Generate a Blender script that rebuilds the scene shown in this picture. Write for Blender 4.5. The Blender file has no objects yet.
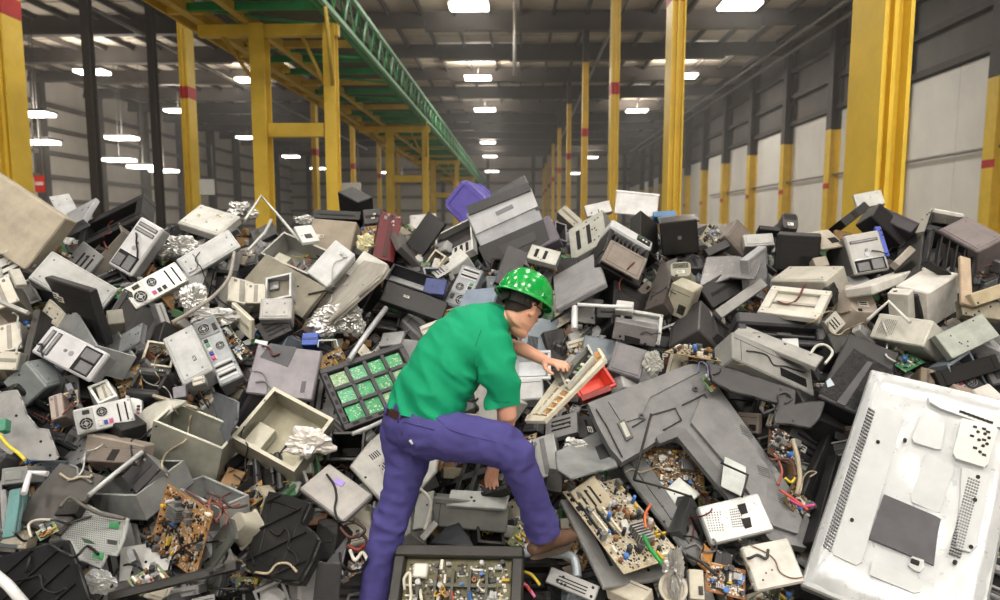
import bpy, math, random
import numpy as np
from mathutils import Vector, Matrix, noise

SC = bpy.context.scene
COL = SC.collection
RNG = random.Random(7)

# ---------------------------------------------------------------- camera
FPX, CX, CY = 667.0, 500.0, 300.0
CAM = np.array([0.0, 0.0, 1.9])
YAW, PITCH = math.atan(20 / FPX), math.atan(72 / FPX)
FW = np.array([-math.sin(YAW) * math.cos(PITCH), math.cos(YAW) * math.cos(PITCH), -math.sin(PITCH)])
RT = np.array([math.cos(YAW), math.sin(YAW), 0.0])
UP = np.cross(RT, FW)
MCW = np.stack([RT, -UP, FW], axis=1)          # view axes (x right, y down, z ahead) -> world


def ray(px, py):
    return FW + (px - CX) / FPX * RT + (CY - py) / FPX * UP


def P(px, py, d):
    return Vector(CAM + ray(px, py) * d)


def heap_z(x, y):
    s = y - (2.72 - 0.10 * min(x * x, 11.0))
    if s < 2.35:
        return 0.72 * s
    if s < 3.35:
        t = s - 2.35
        return 0.72 * 2.35 + 0.72 * t - 0.5 * t * t * 0.72 * 1.0
    return 0.72 * 2.35 + 0.36 - 0.45 * (s - 3.35)


def heap_depth(px, py):
    r = ray(px, py)
    best, bd = 1e9, 5.0
    d = 1.6
    while d < 8.0:
        p = CAM + r * d
        g = p[2] - heap_z(p[0], p[1])
        if g <= 0:
            return d
        if g < best:
            best, bd = g, d
        d += 0.03
    return bd


# ---------------------------------------------------------------- materials
def lin(h):
    h = h.lstrip('#')
    out = []
    for i in (0, 2, 4):
        c = int(h[i:i + 2], 16) / 255
        out.append(c / 12.92 if c <= 0.04045 else ((c + 0.055) / 1.055) ** 2.4)
    return out


_MATS = {}


def mat(hexcol, rough=0.5, metal=0.0, dirt=0.35, scale=7.0, spec=0.4, alpha=1.0, bump=0.0):
    key = (hexcol, rough, metal, dirt, scale, spec, alpha, bump)
    if key in _MATS:
        return _MATS[key]
    m = bpy.data.materials.new('surface_' + hexcol.lstrip('#'))
    m.use_nodes = True
    nt = m.node_tree
    b = nt.nodes['Principled BSDF']
    c = lin(hexcol)
    tc = nt.nodes.new('ShaderNodeTexCoord')
    n1 = nt.nodes.new('ShaderNodeTexNoise')
    n1.inputs['Scale'].default_value = scale
    n1.inputs['Detail'].default_value = 6
    n1.inputs['Roughness'].default_value = 0.65
    nt.links.new(tc.outputs['Object'], n1.inputs['Vector'])
    cr = nt.nodes.new('ShaderNodeValToRGB')
    lo = [v * (1 - dirt) for v in c]
    hi = [min(1, v * (1 + dirt * 0.22)) for v in c]
    cr.color_ramp.elements[0].position = 0.30
    cr.color_ramp.elements[1].position = 0.62
    cr.color_ramp.elements[0].color = (*lo, 1)
    cr.color_ramp.elements[1].color = (*hi, 1)
    nt.links.new(n1.outputs['Fac'], cr.inputs['Fac'])
    nt.links.new(cr.outputs['Color'], b.inputs['Base Color'])
    n2 = nt.nodes.new('ShaderNodeTexNoise')
    n2.inputs['Scale'].default_value = scale * 6
    n2.inputs['Detail'].default_value = 3
    nt.links.new(tc.outputs['Object'], n2.inputs['Vector'])
    mr = nt.nodes.new('ShaderNodeMapRange')
    mr.inputs['To Min'].default_value = max(0.03, rough - 0.05)
    mr.inputs['To Max'].default_value = min(1, rough + 0.07)
    nt.links.new(n2.outputs['Fac'], mr.inputs['Value'])
    nt.links.new(mr.outputs['Result'], b.inputs['Roughness'])
    b.inputs['Metallic'].default_value = metal
    b.inputs['Specular IOR Level'].default_value = spec
    if alpha < 1:
        b.inputs['Alpha'].default_value = alpha
    if bump:
        bp = nt.nodes.new('ShaderNodeBump')
        bp.inputs['Strength'].default_value = bump
        bp.inputs['Distance'].default_value = 0.01
        nt.links.new(n2.outputs['Fac'], bp.inputs['Height'])
        nt.links.new(bp.outputs['Normal'], b.inputs['Normal'])
    _MATS[key] = m
    return m


def emis(hexcol, strength):
    key = ('e', hexcol, strength)
    if key not in _MATS:
        m = bpy.data.materials.new('lamp_glow')
        m.use_nodes = True
        b = m.node_tree.nodes['Principled BSDF']
        b.inputs['Base Color'].default_value = (*lin(hexcol), 1)
        b.inputs['Emission Color'].default_value = (*lin(hexcol), 1)
        b.inputs['Emission Strength'].default_value = strength
        _MATS[key] = m
    return _MATS[key]


# ---------------------------------------------------------------- mesh collector
class MB:
    def __init__(self):
        self.v, self.f, self.s = [], [], []

    def _convex(self, vs, fs, smooth=False):
        c = sum((Vector(v) for v in vs), Vector()) / len(vs)
        b = len(self.v)
        self.v.extend([tuple(v) for v in vs])
        for f in fs:
            p = [Vector(vs[i]) for i in f]
            n = Vector()
            for i in range(len(p)):
                n += p[i].cross(p[(i + 1) % len(p)])
            fc = sum(p, Vector()) / len(p)
            if n.dot(fc - c) < 0:
                f = f[::-1]
            self.f.append([b + i for i in f])
            self.s.append(smooth)

    def box(self, x0, x1, y0, y1, z0, z1, ch=0.0, T=None):
        if x1 < x0: x0, x1 = x1, x0
        if y1 < y0: y0, y1 = y1, y0
        if z1 < z0: z0, z1 = z1, z0
        ch = min(ch, (x1 - x0) * .45, (y1 - y0) * .45, (z1 - z0) * .45)
        X, Y, Z = (x0, x1), (y0, y1), (z0, z1)
        if ch <= 1e-5:
            vs = [(X[i], Y[j], Z[k]) for i in (0, 1) for j in (0, 1) for k in (0, 1)]
            fs = [(0, 1, 3, 2), (4, 5, 7, 6), (0, 1, 5, 4), (2, 3, 7, 6), (0, 2, 6, 4), (1, 3, 7, 5)]
        else:
            vs, idx = [], {}
            for i in (0, 1):
                for j in (0, 1):
                    for k in (0, 1):
                        si, sj, sk = (1 - 2 * i) * ch, (1 - 2 * j) * ch, (1 - 2 * k) * ch
                        for ax, p in (('x', (X[i], Y[j] + sj, Z[k] + sk)), ('y', (X[i] + si, Y[j], Z[k] + sk)), ('z', (X[i] + si, Y[j] + sj, Z[k]))):
                            idx[ax, i, j, k] = len(vs)
                            vs.append(p)
            fs = []
            for a in (0, 1):
                fs.append([idx['x', a, j, k] for j, k in ((0, 0), (1, 0), (1, 1), (0, 1))])
                fs.append([idx['y', j, a, k] for j, k in ((0, 0), (1, 0), (1, 1), (0, 1))])
                fs.append([idx['z', j, k, a] for j, k in ((0, 0), (1, 0), (1, 1), (0, 1))])
                for b2 in (0, 1):
                    fs.append([idx['x', a, b2, 0], idx['x', a, b2, 1], idx['y', a, b2, 1], idx['y', a, b2, 0]])
                    fs.append([idx['x', a, 0, b2], idx['x', a, 1, b2], idx['z', a, 1, b2], idx['z', a, 0, b2]])
                    fs.append([idx['y', 0, a, b2], idx['y', 1, a, b2], idx['z', 1, a, b2], idx['z', 0, a, b2]])
                    for c in (0, 1):
                        fs.append([idx['x', a, b2, c], idx['y', a, b2, c], idx['z', a, b2, c]])
        if T is not None:
            vs = [T @ Vector(v) for v in vs]
        self._convex(vs, fs)
        return self

    def cyl(self, c, axis, r, h, n=14, r2=None, smooth=True):
        """from point c along axis (unit-ish vector) for length h"""
        a = Vector(axis).normalized()
        u = a.orthogonal().normalized()
        w = a.cross(u)
        c = Vector(c)
        r2 = r if r2 is None else r2
        b = len(self.v)
        for (cc, rr) in ((c, r), (c + a * h, r2)):
            for i in range(n):
                t = 2 * math.pi * i / n
                self.v.append(tuple(cc + (u * math.cos(t) + w * math.sin(t)) * rr))
        for i in range(n):
            j = (i + 1) % n
            self.f.append([b + i, b + j, b + n + j, b + n + i]); self.s.append(smooth)
        self.f.append([b + i for i in range(n)][::-1]); self.s.append(False)
        self.f.append([b + n + i for i in range(n)]); self.s.append(False)
        return self

    def ring(self, c, axis, r0, r1, h, n=24):
        a = Vector(axis).normalized(); u = a.orthogonal().normalized(); w = a.cross(u); c = Vector(c)
        b = len(self.v)
        for cc, rr in ((c, r0), (c, r1), (c + a * h, r1), (c + a * h, r0)):
            for i in range(n):
                t = 2 * math.pi * i / n
                self.v.append(tuple(cc + (u * math.cos(t) + w * math.sin(t)) * rr))
        for q in range(4):
            q2 = (q + 1) % 4
            for i in range(n):
                j = (i + 1) % n
                self.f.append([b + q * n + i, b + q2 * n + i, b + q2 * n + j, b + q * n + j][::-1]); self.s.append(False)
        return self

    def tube(self, pts, r, n=8, closed_ends=True, rads=None):
        pts = [Vector(p) for p in pts]
        b = len(self.v)
        prev = None
        for i, p in enumerate(pts):
            t = (pts[min(i + 1, len(pts) - 1)] - pts[max(i - 1, 0)]).normalized()
            if prev is None:
                u = t.orthogonal().normalized()
            else:
                u = (prev - t * prev.dot(t))
                u = u.normalized() if u.length > 1e-6 else t.orthogonal().normalized()
            prev = u
            w = t.cross(u)
            rr = rads[i] if rads else r
            for k in range(n):
                a = 2 * math.pi * k / n
                self.v.append(tuple(p + (u * math.cos(a) + w * math.sin(a)) * rr))
        for i in range(len(pts) - 1):
            for k in range(n):
                j = (k + 1) % n
                self.f.append([b + i * n + k, b + i * n + j, b + (i + 1) * n + j, b + (i + 1) * n + k]); self.s.append(True)
        self.f.append([b + k for k in range(n)][::-1]); self.s.append(False)
        e = b + (len(pts) - 1) * n
        self.f.append([e + k for k in range(n)]); self.s.append(False)
        return self

    def prism(self, poly, y0, y1):
        """polygon in x,z extruded along y"""
        n = len(poly)
        ar = sum(poly[i][0] * poly[(i + 1) % n][1] - poly[(i + 1) % n][0] * poly[i][1] for i in range(n))
        if ar < 0:
            poly = poly[::-1]
        b = len(self.v)
        for y in (y0, y1):
            for x, z in poly:
                self.v.append((x, y, z))
        self.f.append([b + i for i in range(n)]); self.s.append(False)
        self.f.append([b + n + i for i in range(n)][::-1]); self.s.append(False)
        for i in range(n):
            j = (i + 1) % n
            self.f.append([b + i, b + n + i, b + n + j, b + j]); self.s.append(False)
        return self

    def raw(self, vs, fs, smooth=False):
        b = len(self.v)
        self.v.extend([tuple(v) for v in vs])
        for f in fs:
            self.f.append([b + i for i in f]); self.s.append(smooth)
        return self

    def mesh(self, name, m):
        me = bpy.data.meshes.new(name)
        me.from_pydata(self.v, [], self.f)
        me.polygons.foreach_set('use_smooth', self.s)
        me.validate()
        if m is not None:
            me.materials.append(m)
        return me


def link(name, me, parent=None, M=None):
    o = bpy.data.objects.new(name, me)
    COL.objects.link(o)
    if parent is not None:
        o.parent = parent
    if M is not None:
        o.matrix_world = M if parent is None else M
    return o


LABELS = {}


def tag(o, label, cat, group=None, kind=None):
    if label:
        o['label'] = label
        LABELS.setdefault(label, []).append((o.name, group))
    if cat:
        o['category'] = cat
    if group:
        o['group'] = group
    if kind:
        o['kind'] = kind
    return o


class Thing:
    """an Empty that parents its parts"""

    def __init__(self, name, label, cat, M=None, group=None):
        self.o = bpy.data.objects.new(name, None)
        self.o.empty_display_size = 0.1
        COL.objects.link(self.o)
        if M is not None:
            self.o.matrix_world = M
        tag(self.o, label, cat, group)
        self.M = M if M is not None else Matrix.Identity(4)

    def add(self, name, mb, m, parent=None, label=None, kind=None):
        if not mb.v:
            return None
        o = bpy.data.objects.new(name, mb.mesh(name, m))
        COL.objects.link(o)
        o.parent = parent if parent is not None else self.o
        if label:
            o['label'] = label
        if kind:
            o['kind'] = kind
        return o


def structure(name, mb, m):
    o = link(name, mb.mesh(name, m))
    o['kind'] = 'structure'
    return o


# ---------------------------------------------------------------- how a box lies, from the corners one sees
def rotm(w):
    t = np.linalg.norm(w)
    if t < 1e-9:
        return np.eye(3)
    k = w / t
    K = np.array([[0, -k[2], k[1]], [k[2], 0, -k[0]], [-k[1], k[0], 0]])
    return np.eye(3) + math.sin(t) * K + (1 - math.cos(t)) * K @ K


def lie(V, A, B, C=None, n=None, kn=None, ratio=None):
    """orientation (world axes a, b, c), edge lengths at depth 1 and the pixel error"""
    V, A, B = (np.array(q, float) for q in (V, A, B))
    a2, b2 = A - V, B - V
    sg = 1.0 if a2[0] * b2[1] - a2[1] * b2[0] > 0 else -1.0
    rv = np.array([(V[0] - CX) / FPX, (V[1] - CY) / FPX, 1.0])
    n0 = np.array(n if n is not None else (0.0, -0.80, 0.60))
    n0 = MCW.T @ (n0 / np.linalg.norm(n0))
    if kn is None:
        kn = 10.0 if C is None else 2.0
    tg = [A, B] + ([np.array(C, float)] if C is not None else [])
    best = None
    for cand in (n0, (0, -.05, -1), (0, -.8, -.6), (.6, -.3, -.75), (-.6, -.3, -.75)):
        N = np.array(cand, float); N /= np.linalg.norm(N)
        if N[2] > -0.15:
            N[2] = -0.15; N /= np.linalg.norm(N)
        c0 = -N
        a0 = np.array([a2[0], a2[1], -(a2[0] * N[0] + a2[1] * N[1]) / N[2]])
        a0 /= np.linalg.norm(a0)
        R0 = np.stack([a0, sg * np.cross(c0, a0), c0], axis=1)
        x = np.zeros(3 + len(tg))
        x[3] = math.log(max(np.linalg.norm(a2), 2) / FPX)
        x[4] = math.log(max(np.linalg.norm(b2), 2) / FPX)
        if C is not None:
            x[5] = math.log(max(np.linalg.norm(tg[2] - V) * 1.4, 4) / FPX)

        def res(x):
            R = rotm(x[:3]) @ R0
            out = []
            for i, t in enumerate(tg):
                p = rv + math.exp(min(x[3 + i], 1)) * R[:, i]
                z = max(p[2], 0.1)
                out += [FPX * p[0] / z + CX - t[0], FPX * p[1] / z + CY - t[1]]
            out += list(kn * (-R[:, 2] - n0))
            if ratio:
                out.append(15 * (x[3] - x[4] - math.log(ratio)))
            if C is not None:
                out.append(1.0 * (x[5] - 0.5 * (x[3] + x[4])))
            return np.array(out)
        lam, r = 1e-2, res(x)
        for _ in range(30):
            J = np.zeros((len(r), len(x)))
            for k in range(len(x)):
                e = x.copy(); e[k] += 1e-5
                J[:, k] = (res(e) - r) / 1e-5
            H = J.T @ J
            step = np.linalg.solve(H + lam * np.diag(np.diag(H) + 1e-9), -J.T @ r)
            step = np.clip(step, -0.5, 0.5)
            r2 = res(x + step)
            if r2 @ r2 < r @ r:
                done = (r @ r - r2 @ r2) < 1e-4
                x, r, lam = x + step, r2, lam * 0.4
                if done:
                    break
            else:
                lam *= 5
        R = rotm(x[:3]) @ R0
        cost = r @ r + (0 if R[:, 2] @ rv > 0.05 else 1e4)
        if best is None or cost < best[0]:
            best = (cost, R, np.exp(x[3:]), float(np.abs(r[:2 * len(tg)]).max()))
    cost, R, L, err = best
    return MCW @ R, L, err


REG = {'T1': (0, 170), 'T2': (250, 170), 'T3': (500, 170), 'T4': (750, 170),
       'M1': (0, 310), 'M2': (250, 310), 'M3': (500, 310), 'M4': (750, 310),
       'B1': (0, 450), 'B2': (250, 450), 'B3': (500, 450), 'B4': (750, 450)}


def rp(reg, p):
    if reg == 'P':
        return tuple(p)
    ox, oy = REG[reg]
    return (ox + p[0] / 4, oy + p[1] / 4)


REPORT = []
HEROES = []          # (ref phrase, px, py, radius px)


def frame_for(V, A, B, C, up='B', off=0.0, n=None, kn=None, ratio=None, depth=None, tmax=None, name=''):
    Cp = C if isinstance(C, tuple) else None
    R, L, err = lie(V, A, B, Cp, n, kn, ratio)
    rv = ray(*V)
    ctr = rv + 0.5 * (L[0] * R[:, 0] + L[1] * R[:, 1])
    zc = ctr @ FW
    cpx = ((ctr @ RT) / zc * FPX + CX, CY - (ctr @ UP) / zc * FPX)
    D = depth if depth is not None else heap_depth(*cpx) - 0.06 + off
    s = D / zc
    LA, LB = L[0] * s, L[1] * s
    LC = L[2] * s if Cp is not None else float(C)
    if tmax:
        LC = min(LC, tmax)
    REPORT.append((name, round(LA, 2), round(LB, 2), round(LC, 2), round(err, 1), round(D, 2)))
    o = CAM + rv * s
    a, b, c = R[:, 0], R[:, 1], R[:, 2]
    if up in ('B', '-B'):
        z, x, h, w = b, a, LB, LA
    else:
        z, x, h, w = a, b, LA, LB
    if up[0] == '-':
        o = o + z * h
        z = -z
    if np.dot(np.cross(x, c), z) < 0:
        o = o + x * w
        x = -x
    M = Matrix(((x[0], c[0], z[0], o[0]), (x[1], c[1], z[1], o[1]), (x[2], c[2], z[2], o[2]), (0, 0, 0, 1)))
    return M, w, LC, h, cpx, D


class Ctx(Thing):
    def __init__(self, name, label, cat, M, group=None):
        super().__init__(name, label, cat, M, group)
        self.Mi = M.inverted()
        self.reg = 'P'

    def at(self, p, y=0.0):
        """the point (x, z) of the plane y seen at a pixel"""
        px, py = rp(self.reg, p)
        o = self.Mi @ Vector(CAM)
        d = self.Mi.to_3x3() @ Vector(ray(px, py))
        t = (y - o.y) / d.y
        q = o + d * t
        return q.x, q.z


BUILD = {}


def H(kind, reg, V, A, B, C, col, label, cat, name=None, up='B', off=0.0, n=None, kn=None, ratio=None, depth=None, tmax=None, group=None, **kw):
    ref = label.split('|')[0]
    full = label.replace('|', ' ')
    V, A, B = rp(reg, V), rp(reg, A), rp(reg, B)
    if isinstance(C, tuple):
        C = rp(reg, C)
    M, w, d, h, cpx, D = frame_for(V, A, B, C, up, off, n if isinstance(n, tuple) else None, kn, ratio, depth, tmax, ref)
    if n is not None and not isinstance(n, tuple):
        kw['n'] = n
    t = Ctx(name or kind, full, cat, M, group)
    t.reg = reg
    t.rnd = random.Random(hash_str(full))
    BUILD[kind](t, w, d, h, col, **kw)
    HEROES.append((ref, cpx[0], cpx[1], FPX * max(w, h) / D * 0.5))
    return t


def hash_str(s):
    v = 0
    for ch in s:
        v = (v * 131 + ord(ch)) % 1000003
    return v
# ---------------------------------------------------------------- the warehouse
XL, XR, YB, YE, ZC = -36.0, 17.0, -18.0, 105.0, 13.4
m_liner = mat('#e4e1da', 0.55, 0, 0.10, 0.6)
m_wall_lo = mat('#d3cdc2', 0.6, 0, 0.18, 0.5)
m_wall_hi = mat('#6d6a66', 0.7, 0, 0.25, 0.5)
m_roof = mat('#b9ae9d', 0.75, 0, 0.22, 0.4)
m_steel = mat('#48423d', 0.6, 0.0, 0.25, 0.7)
m_steel2 = mat('#6a645e', 0.6, 0.0, 0.25, 0.7)
m_yel = mat('#e2bf42', 0.38, 0, 0.16, 1.6)
m_yel2 = mat('#cbab46', 0.45, 0, 0.22, 1.6)
m_red = mat('#b8302a', 0.45, 0, 0.2, 2)
m_pipe = mat('#8f8d88', 0.45, 0.3, 0.2, 2)
m_green = mat('#2e8a4c', 0.45, 0, 0.2, 2)
m_green2 = mat('#8fbf9a', 0.5, 0, 0.2, 2)

structure('floor', MB().box(XL, XR, YB, YE, -0.3, 0), mat('#8b867e', 0.5, 0, 0.3, 0.8))

# right wall: pale liner below, grey insulated sheets above, dark girts
structure('wall_right', MB().box(XR, XR + 0.3, YB, YE, 0, ZC), m_wall_hi)
mb = MB()
for k in range(41):
    y = YB + 3 * k
    mb.box(XR - 0.06, XR, y + 0.01, y + 2.99, 0, 8.1)
structure('trim_1', mb, m_liner)
for k, z in enumerate((8.3, 9.9, 11.5, 12.9)):
    structure('wall_girt', MB().box(XR - 0.28, XR, YB, YE, z - 0.13, z + 0.13), m_steel)
# left wall
structure('wall_left', MB().box(XL - 0.3, XL, YB, YE, 0, ZC), m_wall_lo)
for k, z in enumerate((2.2, 4.0, 5.8, 7.6, 9.4, 11.2)):
    structure('wall_girt', MB().box(XL, XL + 0.3, YB, YE, z - 0.16, z + 0.16), m_steel2)
structure('wall_back', MB().box(XL, XR, YB - 0.3, YB, 0, ZC), m_wall_lo)
structure('wall_end', MB().box(XL, XR, YE, YE + 0.3, 0, ZC), mat('#c4beb3', 0.7, 0, 0.2, 0.4))
for z in (2.5, 4.6, 6.7, 8.8, 10.9):
    structure('wall_girt', MB().box(XL, XR, YE - 0.3, YE, z - 0.2, z + 0.2), m_steel2)
for x in range(-33, 17, 7):
    structure('wall_post', MB().box(x - 0.25, x + 0.25, YE - 0.7, YE - 0.3, 0, ZC), m_steel)
# roof: ribbed deck
mb = MB()
mb.box(XL, XR, YB, YE, ZC, ZC + 0.25)
for k in range(56):
    y = YB + 2.2 * k
    mb.box(XL, XR, y, y + 0.5, ZC - 0.05, ZC)
structure('ceiling', mb, m_roof)
# roof frames: deep tapered beams across, purlins along
for k in range(19):
    y = -13.2 + 6.25 * k
    mb = MB()
    n = 12
    xs = [XL + (XR - XL) * i / n for i in range(n + 1)]
    bot = [ZC - 0.55 - 0.55 * abs(math.sin(math.pi * (i / n) * 2)) for i in range(n + 1)]
    poly = [(x, b) for x, b in zip(xs, bot)] + [(XR, ZC - 0.1), (XL, ZC - 0.1)]
    bb = len(mb.v)
    mb.prism(poly, y - 0.14, y + 0.14)
    for i in range(n):
        mb.box(xs[i], xs[i + 1], y - 0.24, y + 0.24, min(bot[i], bot[i + 1]) - 0.03, max(bot[i], bot[i + 1]) + 0.01)
    structure('roof_beam', mb, m_steel)
k = 0
x = XL + 1.0
while x < XR:
    structure('roof_purlin', MB().box(x - 0.07, x + 0.07, YB, YE, ZC - 0.34, ZC - 0.05), m_steel)
    x += 1.75
# wall columns, right: yellow below, dark above, with a red band
y = 16.1
k = 0
for y in [24.3 + 6.25 * i for i in range(-2, 12)]:
    t = Thing('wall_column', None, None)
    t.o['kind'] = 'structure'
    x0 = XR - 0.62
    def hsec(mb, z0, z1):
        mb.box(x0, x0 + 0.05, y - 0.28, y + 0.28, z0, z1)
        mb.box(x0 + 0.05, XR - 0.1, y - 0.04, y + 0.04, z0, z1)
        mb.box(XR - 0.12, XR - 0.06, y - 0.28, y + 0.28, z0, z1)
        return mb
    t.add('painted_base', hsec(MB(), 0, 7.1), m_yel)
    t.add('upper_shaft', hsec(MB(), 7.1, ZC - 0.1), m_steel)
    t.add('red_band', MB().box(x0 - 0.005, x0 + 0.056, y - 0.285, y + 0.285, 4.0, 4.28), m_red)
for y in [-12.5 + 6.9 * i for i in range(2, 17)]:
    structure('wall_post', MB().box(XL, XL + 0.7, y - 0.3, y + 0.3, 0, ZC), m_steel)
# conduits along the right wall and under the roof
link_pipe = lambda nm, pts, r, m, label, cat: tag(link(nm, MB().tube(pts, r).mesh(nm, m)), label, cat)
link_pipe('conduit_pipe', [(XR - 0.25, 8, 4.75), (XR - 0.25, 60, 4.75)], 0.06, m_pipe, 'long pale conduit pipe running level along the white wall panels', 'pipe')
link_pipe('sprinkler_pipe', [(XR - 1.4, 14, 12.0), (XR - 1.4, 90, 12.0)], 0.09, m_pipe, 'grey pipe hung high beside the dark upper wall, nearest the wall', 'pipe')
link_pipe('sprinkler_pipe', [(XR - 2.6, 14, 11.9), (XR - 2.6, 90, 11.9)], 0.07, m_pipe, 'thinner grey pipe under the roof, inside the wall pipe', 'pipe')
link_pipe('sprinkler_pipe', [(4.7, 20, 12.15), (4.7, 90, 12.15)], 0.10, m_pipe, 'grey pipe slung under the roof behind the striped yellow columns', 'pipe')
link_pipe('sprinkler_pipe', [(-8.4, 24, 12.15), (-8.4, 88, 12.15)], 0.11, m_pipe, 'grey pipe under the roof above the green truss', 'pipe')
link_pipe('drop_pipe', [(-0.3, 34.0, 9.4), (-0.3, 34.0, 12.9)], 0.09, m_pipe, 'short pale pipe hanging straight down from the roof', 'pipe')
link_pipe('sprinkler_pipe', [(-20, 30, 12.1), (-20, 88, 12.1)], 0.10, m_pipe, 'grey pipe under the roof over the row of dark posts', 'pipe')


def h_column(x, y, w, z_yel, z_top, band, label, dark=True, m=None, dep=.6):
    t = Thing('steel_column', label, 'column', Matrix.Translation((x, y, 0)))
    t.o['kind'] = 'thing'
    m = m or m_yel

    dy = dep

    def sec(mb, z0, z1):
        f = .035
        mb.box(-w / 2, -w / 2 + f, -dy / 2, dy / 2, z0, z1)
        mb.box(w / 2 - f, w / 2, -dy / 2, dy / 2, z0, z1)
        mb.box(-w / 2 + f, w / 2 - f, -dy * .3, -dy * .3 + .02, z0, z1)
        mb.box(-.02, .02, -dy * .42, -dy * .3, z0, z1)
        mb.box(-w / 2 + f, w / 2 - f, dy * .3, dy * .3 + .02, z0, z1)
        return mb
    t.add('yellow_shaft', sec(MB(), 0, z_yel), m)
    t.add('base_plate', MB().box(-w * .9, w * .9, -dy * .7, dy * .7, 0, 0.03), m)
    if z_top > z_yel:
        t.add('dark_upper_shaft', sec(MB(), z_yel, z_top), m_steel)
    if band:
        e = 0.006
        t.add('red_band', MB().box(-w / 2 - e, -w / 2 + .04, -dy / 2 - e, dy / 2 + e, band, band + .42).box(w / 2 - .04, w / 2 + e, -dy / 2 - e, dy / 2 + e, band, band + .42)
              .box(-w / 2 + .03, w / 2 - .03, -dy * .3 - e, -dy * .3, band, band + .42).box(-.025, .025, -dy * .42 - e, -dy * .3, band, band + .42), m_red)
    return t


names = ['massive yellow column standing close behind the black and white monitors',
         'yellow column with a red band near its top, second from the massive one',
         'slimmer yellow column behind the white topped printer, third in the receding row',
         'yellow column with dark upper half, fourth in the receding row',
         'yellow column with dark top, fifth in the receding row',
         'thin yellow column with dark top, sixth in the receding row',
         'thin yellow column, seventh in the receding row',
         'far thin yellow column, eighth in the receding row',
         'far thin yellow column, ninth in the receding row',
         'farthest visible yellow column of the receding row']
for i, (nm, yy) in enumerate(zip(names, (6.5, 15.2, 25.3, 36.6, 48.5, 60, 71, 82, 92, 100))):
    h_column(3.33 if i == 0 else 3.38 if i == 1 else 3.44, yy, 0.26 if i == 0 else .30, 10.6 if i > 0 else 12.25, 12.25, 6.75, nm)
names = ['broad yellow column with a red band beside the big beige case',
         'yellow column with a red band behind the white box, second along the far aisle',
         'slim yellow column with a low red band seen between the gantry legs',
         'thin far yellow column beyond the gantry, fourth along the far aisle',
         'thin far yellow column beyond the gantry, fifth along the far aisle',
         'farthest thin yellow column of the far aisle']
for i, nm in enumerate(names):
    h_column((-11.55, -12.2, -13.4, -13.4, -13.4, -13.4)[i], (15.2, 24.8, 44, 54, 64, 74)[i], .30, 10.6, 12.25, 6.6, nm)
for (x, y, nm) in ((-15.0, 23.5, 'dark slim post rising to the roof near the striped column'),
                   (-15.2, 28.0, 'dark slim post rising to the roof between the two striped columns'),
                   (-19.5, 40.0, 'dark post deep in the hall behind the second striped column'),
                   (-19.5, 52.0, 'far dark post deep in the hall behind the gantry legs')):
    t = Thing('steel_post', nm, 'post', Matrix.Translation((x, y, 0)))
    t.add('shaft', MB().box(-0.13, 0.13, -0.16, -0.12, 0, ZC - .4).box(-0.13, 0.13, .12, .16, 0, ZC - .4).box(-.03, .03, -.12, .12, 0, ZC - .4), m_steel)
    t.add('base_plate', MB().box(-0.2, 0.2, -0.2, 0.2, 0, 0.03), m_steel)

# ------------------------------------------------ yellow gantry frames and the long conveyor deck with its green truss
for i, nm in enumerate(('nearest yellow gantry frame under the green conveyor', 'second yellow gantry frame farther under the green conveyor',
                        'third yellow gantry frame far under the green conveyor', 'last small yellow gantry frame under the far conveyor end')):
    y = 15.3 + 15.0 * i
    t = Thing('gantry', nm, 'support frame', Matrix.Translation((-5.0, y, 0)))
    for sx in (-0.85, 0.75):
        t.add('post', MB().box(sx - .13, sx + .13, -.16, -.12, 0, 6.4).box(sx - .13, sx + .13, .12, .16, 0, 6.4).box(sx - .03, sx + .03, -.12, .12, 0, 6.4)
              if sx > 0 else MB().box(sx - .16, sx + .16, -.2, -.15, 0, 6.4).box(sx - .16, sx + .16, .15, .2, 0, 6.4).box(sx - .03, sx + .03, -.15, .15, 0, 6.4), m_yel)
    t.add('cross_beam', MB().box(-.68, .58, -.1, .1, 3.95, 4.25), m_yel)
    t.add('top_beam', MB().box(-2.2, .95, -.1, .1, 6.15, 6.4), m_yel)
    for a, b in (((.7, 0, 4.9), (.1, 0, 6.2)), ((.8, 0, 4.9), (1.0, -1.2, 6.4)), ((-.8, 0, 4.9), (-1.7, 0, 6.2))):
        t.add('knee_brace', MB().tube([a, b], 0.05, 4), m_yel2)
y0, y1 = 8.5, 76.0
t = Thing('conveyor_truss', 'long green lattice truss edging the overhead conveyor', 'truss', Matrix.Translation((-4.05, 0, 0)))
t.add('upper_chord', MB().box(-.05, .05, y0, y1, 7.32, 7.42), m_green2)
t.add('lower_chord', MB().box(-.05, .05, y0, y1, 6.46, 6.56), m_green2)
n = 74
st = (y1 - y0) / n
for i in range(n):
    ya = y0 + st * i
    t.add('lattice_bar', MB().tube([(0, ya, 6.56), (0, ya + st / 2, 7.32), (0, ya + st, 6.56)], 0.03, 4), m_green if i % 2 else m_green2)
t = Thing('conveyor_deck', 'overhead conveyor deck with green cross joists and yellow edge beams', 'conveyor', Matrix.Translation((-5.6, 0, 0)))
t.add('edge_beam', MB().box(-1.6, -1.42, y0, y1, 6.41, 6.75), m_yel2)
t.add('edge_beam', MB().box(-0.55, -0.40, y0, y1, 6.41, 6.62), m_yel2)
t.add('edge_beam', MB().box(1.38, 1.48, y0, y1, 6.41, 6.6), m_green)
for i in range(46):
    ya = y0 + 1.47 * i
    t.add('cross_joist', MB().box(-1.42, 1.38, ya, ya + .1, 6.45, 6.62), m_green if i % 3 else m_yel2)
    if i % 2 == 0:
        t.add('diagonal_brace', MB().tube([(-1.4, ya, 6.5), (1.38, ya + 1.47, 6.5)], 0.04, 4), m_green)
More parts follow.
